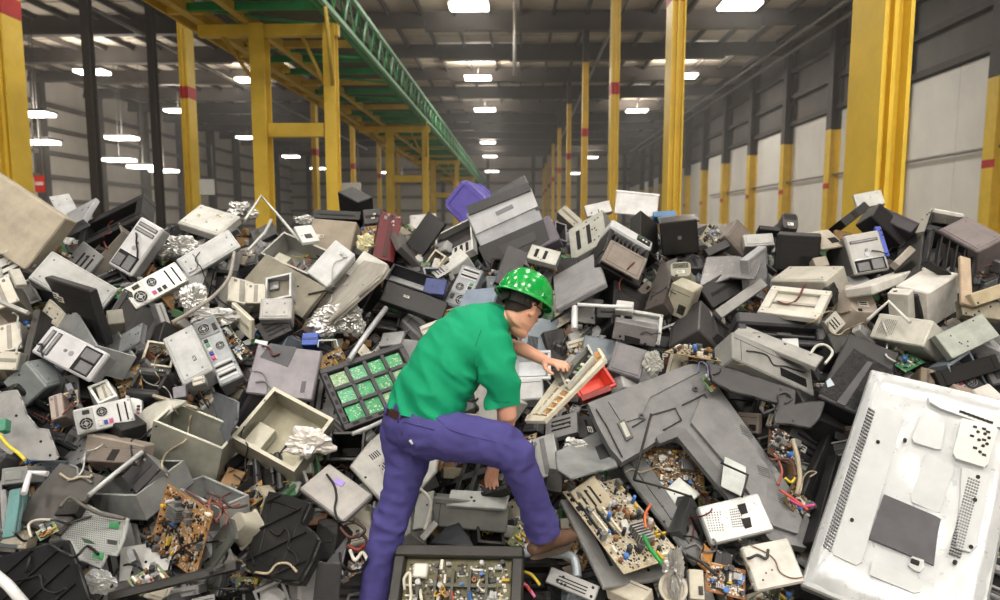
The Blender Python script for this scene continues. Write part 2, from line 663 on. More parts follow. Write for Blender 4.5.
t.add('roller_bed', MB().box(-1.42, 1.38, y0, y1, 6.95, 7.0), mat('#5b5a4c', .6, 0, .3, 2))
t = Thing('catwalk', 'yellow catwalk slung along the far side of the overhead conveyor', 'catwalk', Matrix.Translation((-7.2, 0, 0)))
t.add('grating', MB().box(-.35, .35, 11, 72, 6.6, 6.64), m_yel2)
for i in range(34):
    t.add('cross_bar', MB().box(-.4, .4, 11 + 1.8 * i, 11.1 + 1.8 * i, 6.45, 6.6), m_yel)
t.add('side_angle', MB().box(-.42, -.36, 11, 72, 6.45, 6.8), m_yel2)

# ------------------------------------------------ lamps
LAMP_W = 330.0


def lamp(x, y, z, label, group=None, power=LAMP_W, size=(1.25, 0.6), vis=True):
    t = Thing('ceiling_light', label, 'light', Matrix.Translation((x, y, z)), group)
    t.add('housing', MB().box(-size[0] / 2, size[0] / 2, -size[1] / 2, size[1] / 2, .02, .14, .02), m_steel2)
    t.add('diffuser', MB().box(-size[0] / 2 + .04, size[0] / 2 - .04, -size[1] / 2 + .04, size[1] / 2 - .04, -.16, .03, .05), emis('#fff6ea', 9.0))
    t.add('hanger', MB().tube([(0, 0, .14), (0, 0, ZC - .1 - z)], .02, 5), m_steel)
    L = bpy.data.lights.new('light_source', 'AREA')
    L.shape = 'RECTANGLE'
    L.size, L.size_y = size
    L.energy = power
    L.color = (1.0, 0.955, 0.89)
    o = bpy.data.objects.new('light_source', L)
    COL.objects.link(o)
    o.parent = t.o
    o.location = (0, 0, -.19)
    U = bpy.data.lights.new('up_light', 'AREA')  # added fill aimed at the roof, in place of light bounced off the floor
    U.shape = 'RECTANGLE'
    U.size, U.size_y = size
    U.energy = power * 1.1
    U.color = (1.0, .93, .84)
    q = bpy.data.objects.new('up_light', U)
    COL.objects.link(q)
    q.parent = t.o
    q.location = (0, 0, .17)
    q.rotation_euler = (math.pi, 0, 0)
    return t


def lamp_px(px, py, label, h=10.2, **k):
    r = ray(px, py)
    d = h / r[2]
    if r[0] * d < -26:
        d = -26 / r[0]
        k['power'] = k.get('power', LAMP_W) * .35
    if r[1] * d > 92:
        d = 92 / r[1]
    p = CAM + r * d
    if p[1] > 62:
        k['power'] = k.get('power', LAMP_W) * .3
    lamp(float(p[0]), float(p[1]), float(p[2]), label, **k)


for px, py, lab in (
        (469, 5, 'square ceiling light, topmost above the pale hanging pipe'),
        (478, 77, 'square ceiling light in the centre row, second from the top'),
        (485, 109, 'square ceiling light in the centre row, third from the top'),
        (488, 142, 'small ceiling light in the centre row, fourth from the top'),
        (490, 156, 'small ceiling light in the centre row, above the lowest one'),
        (492, 171, 'small ceiling light lowest in the centre row'),
        (740, 4, 'bright ceiling light at the top edge beside the red banded column'),
        (637, 110, 'ceiling light between the second and third striped columns'),
        (683, 75, 'half hidden ceiling light beside the red banded column'),
        (591, 157, 'small far ceiling light beside the slim yellow columns'),
        (573, 173, 'smallest far ceiling light low beside the slim yellow columns'),
        (692, 156, 'ceiling light low in the aisle by the wall columns'),
        (731, 145, 'oval ceiling light in front of the wall columns'),
        (791, 110, 'bright oval ceiling light between the wall and the massive column'),
        (92, 71, 'large oblong ceiling light beside the broad striped column'),
        (250, 79, 'oblong ceiling light next to the gantry post'),
        (178, 110, 'oblong ceiling light touching the second striped column'),
        (34, 113, 'oblong ceiling light half behind the broad striped column'),
        (122, 137, 'oblong ceiling light between the dark slim posts, upper'),
        (39, 141, 'low oblong ceiling light beside the broad striped column'),
        (119, 159, 'oblong ceiling light between the dark slim posts, lower'),
        (143, 166, 'small oblong ceiling light right behind the dark slim post'),
        (164, 170, 'small oblong ceiling light before the second striped column'),
        (247, 137, 'oblong ceiling light beside the gantry leg'),
        (291, 156, 'far ceiling light seen between the gantry legs'),
        (318, 168, 'far ceiling light seen low between the gantry legs'),
        (387, 172, 'far ceiling light under the green truss'),
        (402, 176, 'tiny far ceiling light under the truss end')):
    far = 1.0
    lamp_px(px, py, lab, power=LAMP_W * 2.3, size=(1.9, 1.1))
# the same row of lamps goes on overhead, out of the picture
for x in (-9.5, -3.2, 3.2, 9.5):
    for y, k in ((-12.0, 3.0), (-5.0, 2.6), (2.5, 1.3), (10.0, 1.0), (18.0, 1.2)):
        lamp(x, y, 12.1, 'ceiling light of the rows that go on above the heap', 'ceiling lights above the heap', power=LAMP_W * k * .74)

# ------------------------------------------------ small signs on the far columns
def sign(px, py, d, w, h, col, label, cat='sign'):
    p = P(px, py, d)
    t = Thing('hanging_sign', label, cat, Matrix.Translation(p))
    t.add('board', MB().box(-w / 2, w / 2, -.02, .02, -h / 2, h / 2, .005), mat(col, .5, 0, .12))
    t.add('hanger', MB().tube([(-w * .4, 0, h / 2), (-w * .4, 0, h / 2 + 1.2)], .015, 5).tube([(w * .4, 0, h / 2), (w * .4, 0, h / 2 + 1.2)], .015, 5), m_pipe)
    return t


sign(207, 187, 24, .55, .55, '#d9d9d4', 'small white sign hanging beside the second striped column')
sign(350, 190, 20, .66, .44, '#dcdcd8', 'small white sign hanging behind the gantry legs')
t = sign(40, 184, 14.8, .22, .36, '#d23c32', 'red sign fixed low on the broad striped column')
t.add('white_stripe', MB().box(-.09, .09, -.03, -.018, -.03, .05), mat('#e8d8d2', .5))
t = Thing('wall_cabinet', 'pale grey cabinet standing far behind the dark lidded computer', 'cabinet', Matrix.Translation(P(702, 228, 19) - Vector((0, 0, 1.9))))
t.add('body', MB().box(-.9, .9, -.3, .3, 0, 2.0, .02), mat('#b9b7ae', .5, 0, .15))
t.add('door', MB().box(-.85, -.02, -.32, -.3, .1, 1.95), mat('#b1afa6', .5, 0, .15))
t.add('door', MB().box(.02, .85, -.32, -.3, .1, 1.95), mat('#b1afa6', .5, 0, .15))

# the thin dust in the air down the hall
hz = MB().box(XL + .4, XR - .7, 8.5, YE - 1, .2, ZC - 1.3).mesh('haze', None)
hm = bpy.data.materials.new('thin_dust')
hm.use_nodes = True
hm.node_tree.nodes.clear()
vo = hm.node_tree.nodes.new('ShaderNodeOutputMaterial')
vs_ = hm.node_tree.nodes.new('ShaderNodeVolumeScatter')
vs_.inputs['Density'].default_value = .0028
vs_.inputs['Anisotropy'].default_value = .25
vs_.inputs['Color'].default_value = (1, .97, .93, 1)
hm.node_tree.links.new(vs_.outputs['Volume'], vo.inputs['Volume'])
hz.materials.append(hm)
tag(link('haze', hz), 'thin dusty haze hanging in the far hall', 'haze', None, 'stuff')
# ---------------------------------------------------------------- what the heap is made of
M_BLK = mat('#1b1b1d', .5, 0, .3)
M_DRK = mat('#0d0d0e', .7, 0, .2)  # also flat patches that put the shade inside openings into colour
M_MET = mat('#a9abaa', .35, .75, .3)
M_WHT = mat('#d6d6d2', .5, 0, .2)
M_SCR = mat('#77787a', .4, .6, .2)
M_GRN = mat('#2f8f52', .55, 0, .35, 30)


def shade(h, k):
    h = h.lstrip('#')
    return '#' + ''.join('%02x' % max(0, min(255, int(int(h[i:i + 2], 16) * k))) for i in (0, 2, 4))


def screws(t, w, h, y=0.0, r=.006, parent=None, m=.03):
    for x in (m, w - m):
        for z in (m, h - m):
            if w > 2.5 * m and h > 2.5 * m:
                t.add('screw', MB().cyl((x, y + .001, z), (0, -1, 0), r, .004, 10), M_SCR, parent)


def sticker(t, w, h, cx, cz, sw, sh, col='#e4e3dc', parent=None, y=0.0, marks=True, name='sticker'):
    x0, z0 = cx * w - sw / 2, cz * h - sh / 2
    s = t.add(name, MB().box(x0, x0 + sw, y - .0025, y + .001, z0, z0 + sh), mat(col, .45, 0, .15), parent)
    if marks and parent is None:
        mb = MB()
        n = max(2, int(sh / .014))
        for i in range(n):
            zz = z0 + sh * (i + .7) / (n + .6)
            mb.box(x0 + sw * .1, x0 + sw * (.45 + .45 * t.rnd.random()), y - .0035, y - .002, zz, zz + sh * .35 / n)
        t.add('print_lines', mb, M_DRK if int(col[1:3], 16) > 90 else M_WHT, s)
    return s


def ports(t, w, h, x0, x1, z0, z1, y=0.0):
    """a plate of connectors"""
    p = t.add('port_plate', MB().box(x0, x1, y - .003, y + .004, z0, z1), M_MET)
    n = max(3, int(max(x1 - x0, z1 - z0) / .03))
    vert = (z1 - z0) > (x1 - x0)
    cols = ['#30409a', '#c04a86', '#2b2b2e', '#151517', '#3c8a70', '#cfcfd2']
    for i in range(n):
        a, b = (i + .15) / n, (i + .85) / n
        if vert:
            q = (x0 + (x1 - x0) * .2, x0 + (x1 - x0) * .8, z0 + (z1 - z0) * a, z0 + (z1 - z0) * b)
        else:
            q = (x0 + (x1 - x0) * a, x0 + (x1 - x0) * b, z0 + (z1 - z0) * .2, z0 + (z1 - z0) * .8)
        t.add('port', MB().box(q[0], q[1], y - .010, y, q[2], q[3], .001), mat(cols[(i * 5 + int(w * 100)) % 6], .5), p)


def fan(t, cx, cz, r, y=0.0, parent=None, col='#8d8f90'):
    f = t.add('fan_grille', MB().ring((cx, y, cz), (0, -1, 0), r * .9, r, .005).ring((cx, y, cz), (0, -1, 0), r * .55, r * .63, .004).ring((cx, y, cz), (0, -1, 0), r * .0, r * .28, .004)
              .box(cx - r, cx + r, y - .003, y, cz - r * .04, cz + r * .04).box(cx - r * .04, cx + r * .04, y - .003, y, cz - r, cz + r), mat(col, .4, .5, .2), parent)
    t.add('fan_opening', MB().cyl((cx, y + .004, cz), (0, -1, 0), r * .92, .0045, 24), M_DRK, f)
    return f


def vents(t, x0, x1, z0, z1, n, y=0.0, vert=False, m=None, name='vent_slots', parent=None):
    mb = MB()
    for i in range(n):
        a, b = (i + .2) / n, (i + .7) / n
        if vert:
            mb.box(x0 + (x1 - x0) * a, x0 + (x1 - x0) * b, y - .0012, y + .002, z0, z1)
        else:
            mb.box(x0, x1, y - .0012, y + .002, z0 + (z1 - z0) * a, z0 + (z1 - z0) * b)
    return t.add(name, mb, m or M_DRK, parent)


def holes(t, x0, x1, z0, z1, nx, nz, y=0.0, r=None, m=None, parent=None, name='hole_grille'):
    mb = MB()
    r = r or min((x1 - x0) / nx, (z1 - z0) / nz) * .33
    for i in range(nx):
        for j in range(nz):
            cx = x0 + (x1 - x0) * (i + .5) / nx
            cz = z0 + (z1 - z0) * (j + .5) / nz
            mb.raw([(cx + r * math.cos(k * math.pi / 3), y - .0015, cz + r * math.sin(k * math.pi / 3)) for k in range(6)], [(0, 1, 2, 3, 4, 5)])
    return t.add(name, mb, m or M_DRK, parent)


def b_case(t, w, d, h, col, feat='panel', dark=None, metal=0.0, rough=.45, st=1, side=None):
    m = mat(col, rough, metal, .3)
    ch = min(.008, w * .05, h * .05)
    t.add('shell', MB().box(0, w, 0, d, 0, h, ch), m)
    if 'panel' in feat:
        e = .018
        t.add('side_panel', MB().box(e, w - e, -.004, .01, e, h - e, .003), mat(shade(col, 1.04), rough, metal, .3))
        screws(t, w, h, -.004, .006, None, .045)
    if 'seam' in feat:
        t.add('seam', MB().box(.01, w - .01, -.001, .002, h * .78, h * .78 + .003).box(w * .1, w * .1 + .003, -.001, .002, .01, h * .78), M_DRK)
    if 'vent' in feat:
        vents(t, w * .58, w * .9, h * .15, h * .45, 8, -.004)
    if 'holes' in feat:
        holes(t, w * .1, w * .42, h * .2, h * .8, 9, 12, -.004)
    if 'sticker' in feat:
        for k in range(st):
            sticker(t, w, h, .25 + .5 * t.rnd.random(), .25 + .5 * t.rnd.random(), min(w, h) * (.14 + .12 * t.rnd.random()), min(w, h) * .1, ['#e8e6df', '#2b2b2d', '#d8d2c0'][t.rnd.randrange(3)], None, -.004)
    if 'lid' in feat:
        t.add('lid', MB().box(-.006, w + .006, -.006, d * .5, h * .93, h + .006, .004), mat(shade(col, 1.12), rough, metal, .3))
    if 'slot' in feat:
        t.add('slot_opening', MB().box(w * .12, w * .88, -.003, .004, h * .4, h * .55), M_DRK)
    if 'knobs' in feat:
        for k in (.55, .75):
            t.add('dial_knob', MB().cyl((w * k, 0, h * .82), (0, -1, 0), min(w, h) * .07, .015, 18), mat(shade(col, .85), .4, .2))
    if 'badge' in feat:
        t.add('badge', MB().cyl((w * .5, 0, h * .5), (0, -1, 0), min(w, h) * .06, .003, 20), M_SCR)
    if side:     # what the b-side face carries
        n = 6
        mb = MB()
        for i in range(n):
            mb.box(w * (i + .2) / n, w * (i + .8) / n, d * .2, d * .8, -.002, .002)
        t.add('rear_slots', mb, M_DRK)


def b_front(t, w, d, h, col, bays=2, jag=True, body=None, bay_z=.72, low=True):
    t.add('case_shell', MB().box(.008, w - .008, .03, d, .005, h - .005, .006), mat(body or shade(col, .75), .4, .3, .3))
    bz = t.add('front_bezel', MB().box(0, w, 0, .035, 0, h, .010), mat(col, .38, .1, .2))
    for i in range(bays):
        z = h * (bay_z + .105 * i) + .01
        bay = t.add('drive_bay', MB().box(w * .1, w * .9, -.003, .004, z, z + h * .075, .002), mat('#4a4a4d', .4, .2, .3))
        t.add('drive_tray', MB().box(w * .14, w * .86, -.006, -.002, z + h * .018, z + h * .055, .001), mat('#8a8a8c', .4, .3, .3), bay)
    t.add('power_button', MB().cyl((w * .5, 0, h * .56), (0, -1, 0), w * .05, .006, 16), M_SCR)
    t.add('badge', MB().cyl((w * .5, 0, h * .46), (0, -1, 0), w * .085, .003, 22), mat('#8f9196', .3, .6, .1))
    if low:
        c = t.add('open_cavity', MB().box(w * .08, w * .92, -.002, .01, h * .05, h * .34), M_DRK)
        for i in range(2):
            t.add('drive_cover', MB().box(w * (.12 + .4 * i), w * (.46 + .4 * i), -.010, .0, h * .06, h * (.27 + .04 * i), .003), mat('#6a6b6e', .4, .3, .3))
        if jag:
            poly = [(w * .08, h * .34)]
            n = 9
            for i in range(n + 1):
                poly.append((w * (.08 + .84 * i / n), h * (.34 + .05 * t.rnd.random())))
            poly.append((w * .92, h * .34))
            t.add('broken_edge', MB().prism([poly[0]] + poly[1:], -.004, .0), mat('#c8c9cc', .4, .3, .1))


def b_rear(t, w, d, h, col, fan_r=.36, slots=6, body=None):
    """computer seen from behind: power supply with fan, connectors, expansion slots"""
    t.add('case_shell', MB().box(0, w, 0.004, d, 0, h, .006), mat(body or col, .4, .35, .3))
    t.add('rear_plate', MB().box(.006, w - .006, 0, .01, .006, h - .006), mat(shade(col, 1.02), .38, .45, .3))
    z1 = h * .97
    z0 = z1 - min(w * .9, h * .3)
    ps = t.add('power_supply', MB().box(w * .06, w * .94, -.004, .006, z0, z1, .002), mat(shade(col, .82), .35, .6, .25))
    fan(t, w * .36, (z0 + z1) / 2, min(w * .27, (z1 - z0) * .42), -.005, ps)
    t.add('power_socket', MB().box(w * .72, w * .88, -.012, -.002, z0 + (z1 - z0) * .2, z0 + (z1 - z0) * .6, .002), M_BLK, ps)
    ports(t, w, h, w * .1, w * .38, h * .36, z0 - .01)
    fan(t, w * .68, h * .53, w * .2, 0)
    for i in range(slots):
        z = h * (.06 + .26 * i / slots)
        t.add('expansion_slot', MB().box(w * .12, w * .86, -.003, .003, z, z + h * .028), M_DRK if i % 3 == 1 else mat('#c9cacb', .3, .7, .2))
    screws(t, w, h, 0, .005, None, .014)


def rim_walls(t, w, d, h, col, th=.006, rim=.018, metal=.3, inner=None, names=True):
    mi = mat(inner or shade(col, .8), .45, metal, .3)
    m = mat(col, .42, metal, .3)
    t.add('back_panel', MB().box(0, w, d - th, d, 0, h), mi)
    t.add('side_wall', MB().box(0, th, 0, d - th, 0, h), m)
    t.add('side_wall', MB().box(w - th, w, 0, d - th, 0, h), m)
    t.add('side_wall', MB().box(th, w - th, 0, d - th, 0, th), m)
    t.add('side_wall', MB().box(th, w - th, 0, d - th, h - th, h), m)
    if rim:
        t.add('rim', MB().box(0, w, -.003, .003, 0, rim).box(0, w, -.003, .003, h - rim, h).box(0, rim, -.003, .003, rim, h - rim).box(w - rim, w, -.003, .003, rim, h - rim), mat(shade(col, 1.08), .4, metal, .25))


def b_open(t, w, d, h, col, inner=None, stuffing='psu cage', metal=.3, rim=.014):
    rim_walls(t, w, d, h, col, .006, rim, metal, inner)
    r = t.rnd
    if 'psu' in stuffing:
        t.add('power_supply', MB().box(w * .06, w * .42, d * .25, d * .9, h * .6, h * .94, .004), mat('#8e9091', .35, .6, .3))
    if 'cage' in stuffing:
        cg = t.add('drive_cage', MB().box(w * .62, w * .94, d * .2, d * .92, h * .4, h * .94, .003), mat('#b3b3b0', .35, .6, .3))
        vents(t, w * .65, w * .91, h * .45, h * .9, 3, d * .2, False, M_DRK, 'cage_slots', cg)
    if 'board' in stuffing:
        small_board(t, w * .08, w * .6, h * .08, h * .56, d * .86, '#3b7a50')
    if 'plate' in stuffing:
        t.add('inner_bracket', MB().box(w * .08, w * .35, d * .45, d * .85, h * .1, h * .5, .004), mat('#c4c2b4', .4, .3, .3))
        vents(t, w * .5, w * .56, h * .25, h * .6, 1, d - .008, True, M_DRK, 'slot_opening')
        holes(t, w * .5, w * .9, h * .65, h * .85, 4, 2, d - .008, .006)
    if 'wires' in stuffing:
        for k in range(5):
            pts = []
            x, y, z = w * r.uniform(.2, .8), d * .7, h * r.uniform(.2, .8)
            for j in range(7):
                pts.append((x, y, z))
                x += w * r.uniform(-.15, .15); z += h * r.uniform(-.15, .15); y += d * r.uniform(-.3, .2)
                y = max(-.02, min(d * .9, y)); x = max(.01, min(w - .01, x)); z = max(.01, min(h - .01, z))
            t.add('wire', MB().tube(smooth_path(pts), .004, 5), mat(['#a03a2c', '#c9b13c', '#26262a', '#c8c8c4', '#3a3a40'][k], .5))


def smooth_path(pts, n=4):
    pts = [Vector(p) for p in pts]
    out = []
    for i in range(len(pts) - 1):
        p0, p1, p2, p3 = pts[max(i - 1, 0)], pts[i], pts[i + 1], pts[min(i + 2, len(pts) - 1)]
        for k in range(n):
            t = k / n
            out.append(0.5 * ((2 * p1) + (-p0 + p2) * t + (2 * p0 - 5 * p1 + 4 * p2 - p3) * t * t + (-p0 + 3 * p1 - 3 * p2 + p3) * t ** 3))
    out.append(pts[-1])
    return out


def components(t, x0, x1, z0, z1, y, n, parent=None, seed=1, tall=1.0, pal=None):
    """the bigger components one by one, the solder-size ones as stuff"""
    r = random.Random(seed)
    mats = dict(chip='#1a1a1c', connector='#e3ddcf', blue='#3f6fb5', sink='#9b9c9c', coil='#8a5a34', cap='#2b2c33', cap2='#b8b8bc', brown='#7c5a3c', yellow='#c8a83a')
    for k in range(n):
        x, z = r.uniform(x0, x1), r.uniform(z0, z1)
        q = r.random()
        mb = MB()
        if q < .30:
            rr, hh = r.uniform(.006, .013), r.uniform(.015, .035) * tall
            mb.cyl((x, y, z), (0, -1, 0), rr, hh, 12)
            t.add('capacitor', mb, mat(mats[r.choice(['cap', 'cap', 'cap2', 'brown', 'blue'])], .35, 0, .2), parent)
        elif q < .55:
            a, b = r.uniform(.012, .035), r.uniform(.01, .03)
            mb.box(x - a / 2, x + a / 2, y - r.uniform(.004, .012), y, z - b / 2, z + b / 2, .001)
            t.add('chip', mb, mat(mats['chip'], .35, 0, .2), parent)
        elif q < .75:
            a, b = r.uniform(.02, .06), r.uniform(.008, .014)
            if r.random() < .5:
                a, b = b, a
            mb.box(x - a / 2, x + a / 2, y - .014 * tall, y, z - b / 2, z + b / 2, .001)
            t.add('connector', mb, mat(mats[r.choice(['connector', 'connector', 'yellow', 'chip'])], .5, 0, .2), parent)
        elif q < .88:
            a, b = r.uniform(.02, .045), r.uniform(.015, .03)
            hh = r.uniform(.015, .03) * tall
            for i in range(5):
                mb.box(x - a / 2 + a * i / 5, x - a / 2 + a * (i + .5) / 5, y - hh, y - .003, z - b / 2, z + b / 2)
            mb.box(x - a / 2, x + a / 2, y - .004, y, z - b / 2, z + b / 2)
            t.add('heat_sink', mb, mat(mats['sink'], .35, .6, .2), parent)
        else:
            mb.ring((x, y, z), (0, -1, 0), .004, r.uniform(.009, .014), .012 * tall, 14)
            t.add('coil', mb, mat(mats['coil'], .4, .2, .2), parent)
    for nm, c, cnt in (('solder_points', '#c9c9c4', n * 5), ('small_resistors', '#2a2623', n * 4)):
        mb = MB()
        for k in range(cnt):
            x, z = r.uniform(x0, x1), r.uniform(z0, z1)
            a, b = r.uniform(.002, .007), r.uniform(.002, .005)
            mb.box(x - a, x + a, y - .004, y, z - b, z + b)
        t.add(nm, mb, mat(c, .4, .3, .2), parent, kind='stuff')


def small_board(t, x0, x1, z0, z1, y, col, n=14, parent=None, name='circuit_board'):
    b = t.add(name, MB().box(x0, x1, y, y + .003, z0, z1), mat(col, .5, 0, .45, 40), parent)
    components(t, x0 + .01, x1 - .01, z0 + .01, z1 - .01, y, n, b if parent is None else parent, hash_str(t.o.name) + int(x0 * 1000))
    return b


def b_board(t, w, d, h, col, n=30, slots=0, sink=True, tall=1.2, trace='#c9b58a'):
    b = t.add('board_base', MB().box(0, w, -.0, .004, 0, h), mat(col, .55, 0, .5, 30))
    components(t, .012, w - .012, .012, h - .012, 0, n, None, t.rnd.randrange(9999), tall)
    for i in range(slots):
        z = h * (.08 + .38 * i / max(1, slots))
        t.add('card_slot', MB().box(w * .12, w * .62, -.016, 0, z, z + .010, .001), mat('#e2dcc8' if i % 2 else '#2c2c2f', .5))
    if sink:
        mb = MB()
        for i in range(7):
            mb.box(w * (.62 + .03 * i), w * (.635 + .03 * i), -.035 * tall, 0, h * .5, h * .72)
        t.add('heat_sink', mb, mat('#a6a7a8', .35, .7, .2))
    mb = MB()
    for k in range(14):
        x = w * t.rnd.random(); z = h * t.rnd.random()
        if t.rnd.random() < .5:
            mb.box(x, min(w, x + w * .25), -.0006, 0.001, z, z + .0025)
        else:
            mb.box(x, x + .0025, -.0006, .001, z, min(h, z + h * .25))
    t.add('copper_traces', mb, mat(trace, .4, .4, .2))


def b_crt(t, w, d, h, col, taper=.72, bez=.16, screen='#2e3230', dark=False, vent=True, conn=True):
    """a tube monitor seen from behind: small back at y=0, the screen bezel at y=d"""
    m = mat(col, .42, 0, .22)
    def ringpts(y, s, n=28, e=5.0):
        out = []
        for i in range(n):
            a = 2 * math.pi * i / n
            c, s_ = math.cos(a), math.sin(a)
            k = (abs(c) ** e + abs(s_) ** e) ** (-1 / e)
            out.append((w / 2 + w / 2 * s * k * c, y, h / 2 + h / 2 * s * k * s_))
        return out
    secs = [(0.0, taper * .93), (d * .02, taper * .97), (d * .45, taper * 1.0), (d * .62, taper + (1 - taper) * .55), (d * (1 - bez), .96)]
    mb = MB()
    rings = [ringpts(y, s) for y, s in secs]
    n = 28
    vs = [p for r_ in rings for p in r_]
    fs = []
    for q in range(len(rings) - 1):
        for i in range(n):
            j = (i + 1) % n
            fs.append((q * n + i, q * n + j, (q + 1) * n + j, (q + 1) * n + i))
    mb.raw(vs, fs, True)
    b = len(mb.v)
    mb.raw(rings[0], [tuple(range(n))[::-1]])
    t.add('rear_housing', mb, m)
    bz = t.add('screen_bezel', MB().box(0, w, d * (1 - bez), d, 0, h, min(.014, w * .04)), mat(shade(col, 1.03), .42, 0, .22))
    t.add('glass_screen', MB().box(w * .09, w * .91, d - .002, d + .004, h * .13, h * .92, .003), mat(screen, .15, 0, .1), bz)
    if vent:
        g = taper * .93
        x0, x1 = w * (.5 - g * .40), w * (.5 + g * .40)
        vents(t, x0, x1, h * .55, h * (.5 + g * .42), 8, .0)
        mb = MB()
        for i in range(10):
            xx = w * (.5 - taper * .4) + w * taper * .8 * i / 10
            mb.box(xx, xx + w * .03, d * .1, d * .42, h * (.5 + taper * .5) - .004, h * (.5 + taper * .5) + .002)
        t.add('top_vents', mb, M_DRK)
    if conn:
        sticker(t, w, h, .5, .36, w * .26, h * .13, '#e2e1db', None, -.001)
        t.add('cable_socket', MB().box(w * .3, w * .4, -.006, .002, h * .18, h * .24, .002), M_BLK)


def b_crtfront(t, w, d, h, col, screen='#23282a'):
    t.add('screen_bezel', MB().box(0, w, 0, d * .16, 0, h * .13, .006).box(0, w, 0, d * .16, h * .9, h, .006).box(0, w * .09, 0, d * .16, h * .13, h * .9, .004).box(w * .91, w, 0, d * .16, h * .13, h * .9, .004), mat(col, .42, 0, .22))
    t.add('glass_screen', MB().box(w * .08, w * .92, .012, .03, h * .12, h * .91), mat(screen, .12, 0, .1))
    t.add('rear_housing', MB().box(w * .06, w * .94, d * .16, d * .6, h * .06, h * .94, .02).box(w * .17, w * .83, d * .6, d, h * .17, h * .83, .02), mat(shade(col, .95), .42, 0, .22))
    t.add('power_button', MB().cyl((w * .85, 0, h * .06), (0, -1, 0), h * .02, .005, 12), M_SCR)


def b_printer(t, w, d, h, col, lid=None, lidh=.25, open_=True, tray=True, panel=True, slats=0):
    m = mat(col, .42, 0, .25)
    ml = mat(lid or shade(col, 1.1), .42, 0, .25)
    z0 = h * (1 - lidh)
    t.add('body', MB().box(0, w, .0, d, 0, z0 * .34, .010).box(0, w * .1, 0, d, z0 * .34, z0, .008).box(w * .9, w, 0, d, z0 * .34, z0, .008).box(w * .1, w * .9, d * .35, d, z0 * .34, z0, .004), m)
    t.add('lid', MB().box(-.004, w + .004, -.004, d, z0, h, .014), ml)
    t.add('feed_opening', MB().box(w * .1, w * .9, d * .34, d * .36, z0 * .34, z0 * .99), M_DRK)
    if tray:
        tr = t.add('paper_tray', MB().box(w * .14, w * .86, -.02, d * .33, z0 * .36, z0 * .36 + .012, .004), mat(shade(col, 1.15), .42, 0, .25))
        t.add('tray_stop', MB().box(w * .42, w * .58, -.03, -.018, z0 * .33, z0 * .50, .003), mat(shade(col, .8), .42), tr)
    if panel:
        p = t.add('control_panel', MB().box(w * .62, w * .95, -.010, .004, z0 + h * lidh * .25, z0 + h * lidh * .8, .004), mat(shade(col, .7), .4))
        for k in range(3):
            t.add('button', MB().cyl((w * (.68 + .08 * k), -.008, z0 + h * lidh * .52), (0, -1, 0), min(.008, h * .02), .005, 10), M_WHT if k else M_GRN, p)
    t.add('seam_line', MB().box(.01, w - .01, -.0012, .003, z0 * .2, z0 * .2 + .004), M_DRK)
    for k in range(slats):
        x = w * (.16 + .68 * k / slats)
        t.add('guide_rib', MB().box(x, x + w * .3 / slats, .01, d * .34, z0 * .38, z0 * .95), mat(shade(col, 1.25), .45))


def b_plate(t, w, d, h, col, metal=.3, lips=True, nh=4, rough=.4, st=False, seam=False, dark_patch=None, slots=0, bev=.004):
    t.add('sheet', MB().box(0, w, 0, d, 0, h, min(bev, d * .4)), mat(col, rough, metal, .32))
    if lips:
        l = min(.025, w * .1, h * .1)
        t.add('folded_edge', MB().box(0, .004, 0, l + d, 0, h), mat(shade(col, .9), rough, metal, .3))
        t.add('folded_edge', MB().box(0, w, 0, l + d, h - .004, h), mat(shade(col, .95), rough, metal, .3))
    for k in range(nh):
        x, z = w * t.rnd.uniform(.08, .92), h * t.rnd.uniform(.08, .92)
        t.add('screw_hole', MB().cyl((x, .001, z), (0, -1, 0), min(.008, w * .03), .0022, 12), M_DRK)  # proud dark disc, a hole's inner shade put into colour
    for k in range(slots):
        z = h * (.2 + .6 * k / max(1, slots))
        t.add('slot_opening', MB().box(w * .2, w * .8, -.0015, .002, z, z + h * .22 / slots), M_DRK)
    if st:
        sticker(t, w, h, t.rnd.uniform(.3, .7), t.rnd.uniform(.3, .7), min(w, h) * .28, min(w, h) * .2)
    if seam:
        t.add('pressed_seam', MB().box(w * .08, w * .92, -.002, .001, h * .1, h * .1 + .004).box(w * .08, w * .92, -.002, .001, h * .9, h * .9 + .004).box(w * .08, w * .08 + .004, -.002, .001, h * .1, h * .9).box(w * .92, w * .92 + .004, -.002, .001, h * .1, h * .9), mat(shade(col, .7), rough, metal))
    if dark_patch:
        x0, x1, z0, z1, c = dark_patch
        t.add('dark_patch', MB().box(w * x0, w * x1, -.002, .001, h * z0, h * z1), mat(c, .4, 0, .3))


def b_drive(t, w, d, h, col, face='#c9c6bb'):
    t.add('housing', MB().box(0, w, .012, d, 0, h, .003), mat(col, .35, .55, .25))
    f = t.add('faceplate', MB().box(0, w, 0, .014, 0, h, .003), mat(face, .45, 0, .2))
    lo, hi = (.42, .62)
    if w > h:
        t.add('tray_slot', MB().box(w * .06, w * .94, -.003, .002, h * lo, h * hi, .001), mat(shade(face, .72), .45), f)
        t.add('eject_button', MB().box(w * .82, w * .9, -.006, 0, h * .18, h * .30, .001), M_SCR, f)
    else:
        t.add('tray_slot', MB().box(w * lo, w * hi, -.003, .002, h * .06, h * .94, .001), mat(shade(face, .72), .45), f)
        t.add('eject_button', MB().box(w * .18, w * .3, -.006, 0, h * .82, h * .9, .001), M_SCR, f)
    screws(t, w, h, 0, .003, None, .008)


